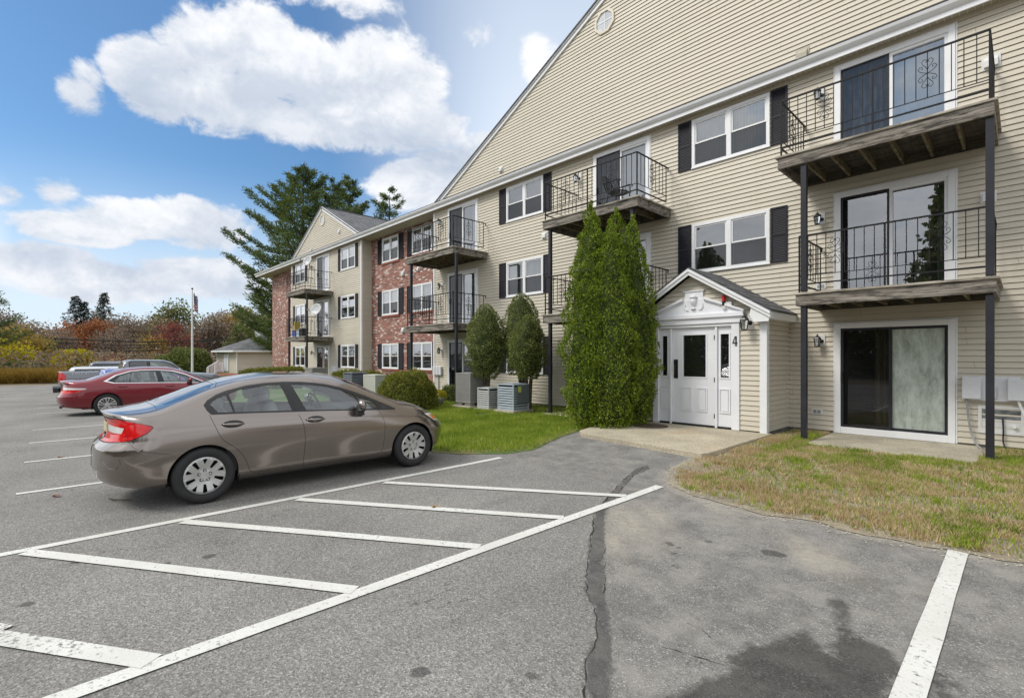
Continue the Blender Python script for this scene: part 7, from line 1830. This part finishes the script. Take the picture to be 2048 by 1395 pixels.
# ------------------------------------------------------------------ clubhouse
def clubhouse():
    cx, cy = -58.0, 17.9; t = thing('clubhouse', 'small cream clubhouse with a grey hipped roof and white cupola', 'clubhouse', (cx, cy, -.25)); S = MATS['siding']
    z0 = -.25; ze = 2.35; R0 = 4.6; pts = [(cx + R0 * math.cos(R(-10 + 45 * k)) * 1.25, cy + R0 * math.sin(R(-10 + 45 * k))) for k in range(8)]
    for k in range(8):
        a = pts[k]; b = pts[(k + 1) % 8]; L = math.hypot(b[0] - a[0], b[1] - a[1]); U = ((b[0] - a[0]) / L, (b[1] - a[1]) / L, 0); N = (U[1], -U[0], 0)
        siding_wall('wall', t, (a[0], a[1], 0), U, N, 0, L, z0, ze, lap=.11)
        m = MB(); m.tube([(a[0], a[1], z0), (a[0], a[1], ze)], .09, 6); m.build('corner_trim', MATS['white_trim'], t)
    Re = 5.2; E = [(cx + Re * math.cos(R(-10 + 45 * k)) * 1.25, cy + Re * math.sin(R(-10 + 45 * k))) for k in range(8)]; r2 = 1.15; I = [(cx + r2 * math.cos(R(-10 + 45 * k)) * 1.2, cy + r2 * math.sin(R(-10 + 45 * k))) for k in range(8)]
    m = MB()
    for k in range(8): q = (k + 1) % 8; m.quad((*E[k], ze), (*E[q], ze), (*I[q], ze + 1.55), (*I[k], ze + 1.55))
    m.build('roof', MATS['shingles'], t); m = MB()
    for k in range(8): q = (k + 1) % 8; m.quad((*E[k], ze - .16), (*E[q], ze - .16), (*E[q], ze + .01), (*E[k], ze + .01)); m.quad((*E[k], ze - .16), (*pts[k], ze - .16), (*pts[q], ze - .16), (*E[q], ze - .16))
    m.build('fascia', MATS['white_trim'], t); m = MB()
    m.prism(I, 'z', ze + 1.4, ze + 2.25); c = m.build('cupola', MATS['white_trim'], t)
    J = [(cx + 1.35 * math.cos(R(-10 + 45 * k)) * 1.2, cy + 1.35 * math.sin(R(-10 + 45 * k))) for k in range(8)]; m = MB(); m.add([(*p, ze + 2.25) for p in J] + [(cx, cy, ze + 2.6)], [(k, (k + 1) % 8, 8) for k in range(8)] + [tuple(range(7, -1, -1))]); m.build('cupola_roof', MATS['light_plastic'], c)
    # window on the wall facing the lot
    for k in range(8):
        a = pts[k]; b = pts[(k + 1) % 8]; mx_, my_ = (a[0] + b[0]) / 2, (a[1] + b[1]) / 2; pw = -SN * mx_ + CS * my_; pxm = CX + FPX * (CS * mx_ + SN * my_) / pw
        if not (425 < pxm < 476 and (mx_ - cx) * (-mx_) + (my_ - cy) * (-my_) > 0): continue
        L = math.hypot(b[0] - a[0], b[1] - a[1]); U = Vector(((b[0] - a[0]) / L, (b[1] - a[1]) / L, 0)); N = Vector((U[1], -U[0], 0)); c0 = Vector((a[0], a[1], 0)) + U * (L * .5)
        def box(u0, u1, z0_, z1_, d0, d1, nm, mt, par):
            vs = [tuple(c0 + U * u + N * d + Vector((0, 0, z))) for z in (z0_, z1_) for u, d in ((u0, d0), (u1, d0), (u1, d1), (u0, d1))]; m = MB(); m.add(vs, [(0, 3, 2, 1), (4, 5, 6, 7), (0, 1, 5, 4), (1, 2, 6, 5), (2, 3, 7, 6), (3, 0, 4, 7)]); return m.build(nm, MATS[mt], par)
        w = box(-.45, .45, .25, 1.95, .02, .10, 'window', 'white_trim', t); box(-.30, .30, .38, 1.82, .101, .105, 'pane', 'blind_white', w)
    return pts
clubhouse()
# white railing and brick steps
bx, by = atW(446, 47); ax, ay = atW(415, 45)
t = thing('stair_railing', 'white picket stair railing beside the clubhouse', 'railing', (ax, ay, -.25)); A = Vector((ax, ay, 0)); B = Vector((bx, by, 0)); m = MB(); n = 12
za = lambda k: .45 + .55 * min(1, k / n * 1.5)
for k in range(n + 1): p = A.lerp(B, k / n); m.bar((p.x, p.y, za(k) - .75), (p.x, p.y, za(k) + .28), .05 if k % 6 else .13)
P = [A.lerp(B, k / n) for k in range(n + 1)]; m.tube([(p.x, p.y, za(k) + .28) for k, p in enumerate(P)], .05, 4); m.tube([(p.x, p.y, za(k) - .62) for k, p in enumerate(P)], .04, 4); m.build('pickets', MATS['white_trim'], t)
m = MB(); m.box(min(ax, bx) - .3, max(ax, bx) + 4, min(ay, by) + .0, max(ay, by) + 2.4, -.25, .12); tag(m.build('brick_steps', MATS['brick_sill'], None), 'low red brick landing under the white railing', 'steps')
# flagpole
fx, fy = atW(384.5, 47.5); zt = hW(577, 47.5)
t = thing('flagpole', 'tall white flagpole with a ball top in front of the round bushes', 'flagpole', (fx, fy, -.25)); m = MB(); m.tube([(fx, fy, -.25), (fx, fy, zt * .5), (fx, fy, zt - .1)], [.11, .09, .05], 10); m.build('pole', MATS['white_trim'], t); m = MB(); m.blob((fx, fy, zt), (.09, .09, .09)); m.build('ball', MATS['brass'], t)
def flag():
    m, tt, b = newmat('flag_cloth'); co = objco(tt); x, y, z = [tt.new('ShaderNodeSeparateXYZ', inp={0: co}).outputs[i] for i in range(3)]
    uv = tt.new('ShaderNodeAttribute', attribute_name='fuv').outputs['Vector']; u, v, _ = [tt.new('ShaderNodeSeparateXYZ', inp={0: uv}).outputs[i] for i in range(3)]
    st = tt.math('GREATER_THAN', tt.math('FRACT', tt.math('MULTIPLY', v, 6.5)), .5); c = tt.mix(st, (.45, .44, .44), (.28, .02, .03))
    can = tt.math('MULTIPLY', tt.math('LESS_THAN', u, .55), tt.math('GREATER_THAN', v, .42)); c = tt.mix(can, c, (.015, .02, .09))
    su = tt.math('ABSOLUTE', tt.math('SUBTRACT', tt.math('FRACT', tt.math('MULTIPLY', u, 15)), .5)); sv = tt.math('ABSOLUTE', tt.math('SUBTRACT', tt.math('FRACT', tt.math('MULTIPLY', v, 12)), .5)); dot = tt.math('MULTIPLY', can, tt.math('LESS_THAN', tt.math('ADD', su, sv), .28)); c = tt.mix(dot, c, (.6, .6, .62))
    tt.l.new(c, b.inputs['Base Color']); b.inputs['Roughness'].default_value = .8
    n, k = 16, 14; vs = []; fs = []; uvs = []; H = 1.5; zt0 = zt - .35
    for j in range(k + 1):
        for i in range(n + 1):
            uu = i / n; vv = j / k; hang = uu * .8       # limp cloth hanging almost straight down
            vs.append((fx + (.10 + .50 * uu) * CS + .07 * math.sin(uu * 9 + vv * 2), fy + (.10 + .50 * uu) * SN + .09 * math.sin(uu * 11 + vv * 1.5), zt0 - (1 - vv) * H - hang * .95 + .03 * math.sin(uu * 14))); uvs.append((uu, vv, 0))
    for j in range(k):
        for i in range(n): fs.append((j * (n + 1) + i, j * (n + 1) + i + 1, (j + 1) * (n + 1) + i + 1, (j + 1) * (n + 1) + i))
    me = bpy.data.meshes.new('flag'); me.from_pydata(vs, [], fs); me.materials.append(m); at = me.attributes.new('fuv', 'FLOAT_VECTOR', 'POINT'); at.data.foreach_set('vector', np.array(uvs, np.float32).ravel()); me.shade_smooth(); tag(link_mesh('flag', me), 'striped flag with starred blue corner hanging limp from the flagpole', 'flag')
flag()
# overhead wires
def wire(name, pts, r, label):
    P = [(*atW(px, w), hW(py, w)) for px, py, w in pts]; m = MB(); Q = []
    for i in range(len(P) - 1):
        for k in range(6): Q.append(tuple(Vector(P[i]).lerp(Vector(P[i + 1]), k / 6)))
    Q.append(P[-1]); m.tube(Q, r, 4); tag(m.build(name, MATS['cable'], None), label, 'overhead wire', None)
wire('overhead_wire', [(-700, 610, 60), (-60, 662, 62), (0, 666, 62), (130, 678, 63), (280, 684, 64), (400, 681, 65), (470, 676, 66), (900, 640, 72)], .10, 'thickest overhead wire, uppermost at the left edge')
wire('overhead_wire', [(-700, 640, 60), (0, 677, 62), (120, 685, 63), (240, 690, 64), (330, 689, 65), (400, 684, 66), (475, 676, 66), (900, 640, 72)], .065, 'second overhead wire, just below the thickest one')
wire('overhead_wire', [(-100, 695, 58), (110, 697, 62), (200, 697.5, 63), (280, 695, 64), (480, 684, 66), (900, 655, 72)], .045, 'pale middle overhead wire crossing in front of the woods')
wire('overhead_wire', [(-100, 700, 60), (80, 702, 62), (180, 703, 62), (300, 701, 64), (470, 688, 66), (900, 650, 72)], .055, 'lowest overhead wire, just above the parked vehicles')
wire('overhead_wire', [(-300, 662, 74), (150, 664, 76), (300, 664, 78), (470, 656, 80), (900, 640, 90)], .03, 'faint thin wire high across the woods')

# ------------------------------------------------------------------ sky, sun, camera
w = bpy.data.worlds.new('World'); scene.world = w; w.use_nodes = True; t = NT(w.node_tree); bg = t.n['Background']
SUN_EL, SUN_AZ = 48.0, None
sd = Vector((-.45, -.75, 0)).normalized(); sunv = Vector((sd.x * math.cos(R(SUN_EL)), sd.y * math.cos(R(SUN_EL)), math.sin(R(SUN_EL))))
sky = t.new('ShaderNodeTexSky', sky_type='NISHITA', sun_disc=False); sky.sun_elevation = R(SUN_EL); sky.sun_rotation = math.atan2(sunv.x, sunv.y); sky.air_density = 1.0; sky.dust_density = 0.6; sky.ozone_density = 2.0
D = t.new('ShaderNodeTexCoord').outputs['Generated']
def pdir(px, py): return Vector(ray(px, py)).normalized()
# visible cumulus, plus two unseen clouds at the end added to whiten reflections: (px, py, radius px x, radius px y)
BL = [(310, 165, 110, 70), (410, 105, 95, 75), (520, 90, 110, 70), (600, 160, 170, 90), (740, 160, 110, 75), (820, 170, 80, 75), (500, 210, 230, 65), (700, 250, 200, 55), (850, 250, 90, 50), 
      (830, 370, 110, 50), (900, 340, 90, 50), (960, 330, 90, 60),
      (290, 440, 190, 44), (400, 450, 140, 58), (130, 455, 170, 36), (110, 385, 85, 50, .25), (15, 388, 80, 42, .28), (60, 520, 170, 50), (210, 565, 240, 50), (430, 560, 190, 52),
      (640, -30, 170, 50, .3), (170, 185, 75, 75, .38), (1075, 105, 60, 50, .5), (960, 68, 60, 30, .55), (-220, 330, 130, 150), (-480, 260, 280, 260)]
Z0 = t.new('ShaderNodeSeparateXYZ', inp={0: D}).outputs[2]
def cloudnoise(vec): return t.noise(t.new('ShaderNodeMapping', inp={'Vector': vec, 'Scale': (1, 1, 1.4)}).outputs[0], 8.0, 10, 0.62, dist=.25)
def density():
    tot = None
    for px, py, rx, ry, *off in BL:
        c = pdir(px, py); lim = (1 + ((px - CX) / FPX) ** 2); ax = rx / FPX / lim; az = ry / FPX / math.sqrt(lim)
        tg = Vector((c.y, -c.x, 0)).normalized() / ax
        dn = t.math('SUBTRACT', t.vmath('DOT_PRODUCT', D, tuple(tg)).outputs['Value'], tg.dot(c)); dz = t.math('MULTIPLY_ADD', Z0, 1 / az, -c.z / az)
        g = t.math('MULTIPLY_ADD', dn, dn, t.math('MULTIPLY', dz, dz))
        if off: g = t.math('ADD', g, off[0])
        tot = g if tot is None else t.math('MINIMUM', tot, g)
    return t.math('SUBTRACT', 1.0, t.math('MINIMUM', tot, 2.5))
n0 = cloudnoise(D); upv = t.vmath('ADD', D, (-.016, -.006, .040)).outputs[0]; n1 = cloudnoise(upv)
base = density()
inview = t.math('GREATER_THAN', t.vmath('DOT_PRODUCT', D, tuple(Vector((-SN, CS, 0)))).outputs['Value'], 0.2)
d0 = t.math('ADD', t.math('MULTIPLY_ADD', t.math('SUBTRACT', n0, 0.475), 4.6, t.math('MULTIPLY', base, 1.9)), t.math('MULTIPLY_ADD', inview, 3.0, -3.0))
mask = t.rng(d0, 0.35, 1.15, 0, 1, ty='SMOOTHSTEP')
z = t.new('ShaderNodeSeparateXYZ', inp={0: D}).outputs[2]
# broken overcast in the rest of the sky (behind and beside the photographer)
fwd = t.vmath('DOT_PRODUCT', D, tuple(Vector((-SN, CS, 0)))).outputs['Value']
ovn = t.noise(t.new('ShaderNodeMapping', inp={'Vector': D, 'Scale': (1, 1, 2.2)}).outputs[0], 2.6, 7, 0.6)
rightside = t.vmath('DOT_PRODUCT', D, tuple(Vector((CS, SN, 0)))).outputs['Value']
beh = t.rng(t.math('SUBTRACT', fwd, t.math('MULTIPLY', t.rng(z, 0.60, 0.85), .6)), 0.25, -0.05, 0, 1)
dy = t.new('ShaderNodeSeparateXYZ', inp={0: D}).outputs[1]; ov = t.math('MULTIPLY', t.math('MAXIMUM', t.math('MAXIMUM', beh, t.rng(t.math('MULTIPLY_ADD', dy, -.235, z), .50, .60)), t.math('MAXIMUM', t.rng(dy, -.05, -.12), t.math('MULTIPLY', t.rng(dy, -.03, -.09), t.rng(z, .26, .16)))), t.rng(ovn, 0.30, 0.46))
haze = t.rng(z, 0.34, 0.02, 0, 0.95, ty='SMOOTHSTEP')
hn = t.math('MULTIPLY', t.rng(t.noise(D, 4.0, 5), 0.3, 0.7, .72, 1.1), haze)
def zy(y): return (pdir(450, y).z + 1) / 2
vert = t.ramp(t.math('MULTIPLY_ADD', Z0, .5, .5), [(zy(600), (.8, .8, .8)), (zy(545), (.45, .45, .45)), (zy(400), (1, 1, 1)), (zy(345), (1, 1, 1)), (zy(290), (.22, .22, .22)), (zy(60), (1, 1, 1))])
shade = t.math('ADD', t.math('MULTIPLY', t.rng(t.math('SUBTRACT', n0, n1), -0.16, 0.14, 0, 1), .55), t.math('MULTIPLY_ADD', t.new('ShaderNodeSeparateColor', inp={0: vert}).outputs[0], .62, -.14), clamp=True)
ccol = t.mix(shade, (0.36, 0.42, 0.52), (0.74, 0.75, 0.77))
thick = t.rng(d0, 0.8, 2.2); ccol = t.mix(t.math('MULTIPLY', thick, t.rng(shade, .75, .3, 0, .5)), ccol, (0.42, 0.48, 0.57))
skyc = t.mix(1.0, sky.outputs[0], (0.068, 0.093, 0.106), 'MULTIPLY')
c = t.mix(hn, skyc, (0.60, 0.67, 0.75))
bright = t.rng(rightside, -0.34, 0.04, 0, 0.95, ty='SMOOTHSTEP'); c = t.mix(t.math('MULTIPLY', bright, t.rng(z, 1.1, .35, 0, 1)), c, (0.66, 0.73, 0.82))
c = t.mix(mask, c, ccol)
c = t.mix(ov, c, t.mix(t.rng(ovn, .45, .7), (0.92, 0.94, 0.97), (0.55, 0.58, 0.63)))
t.l.new(c, bg.inputs[0]); bg.inputs[1].default_value = 1.0
ld = bpy.data.lights.new('sun', 'SUN'); ld.energy = 1.9; ld.angle = R(18); ld.color = (1.0, .95, .87); lo = bpy.data.objects.new('sun', ld); COL.objects.link(lo); lo.rotation_euler = sunv.to_track_quat('Z', 'Y').to_euler()

cam = bpy.data.cameras.new('camera'); co = bpy.data.objects.new('camera', cam); COL.objects.link(co); scene.camera = co
co.location = (0, 0, CAMH); co.rotation_euler = (R(90), 0, TH); cam.sensor_width = 36; cam.lens = FPX / 2048 * 36; cam.shift_y = (HY - 697.5) / 2048; cam.clip_end = 3000; cam.clip_start = .05
vs_ = scene.view_settings; vs_.view_transform = 'Standard'; vs_.look = 'None'; vs_.gamma = 1; vs_.exposure = 0.46; vs_.use_curve_mapping = False
scene.render.engine = 'CYCLES'; scene.cycles.max_bounces = 8; scene.cycles.transparent_max_bounces = 12
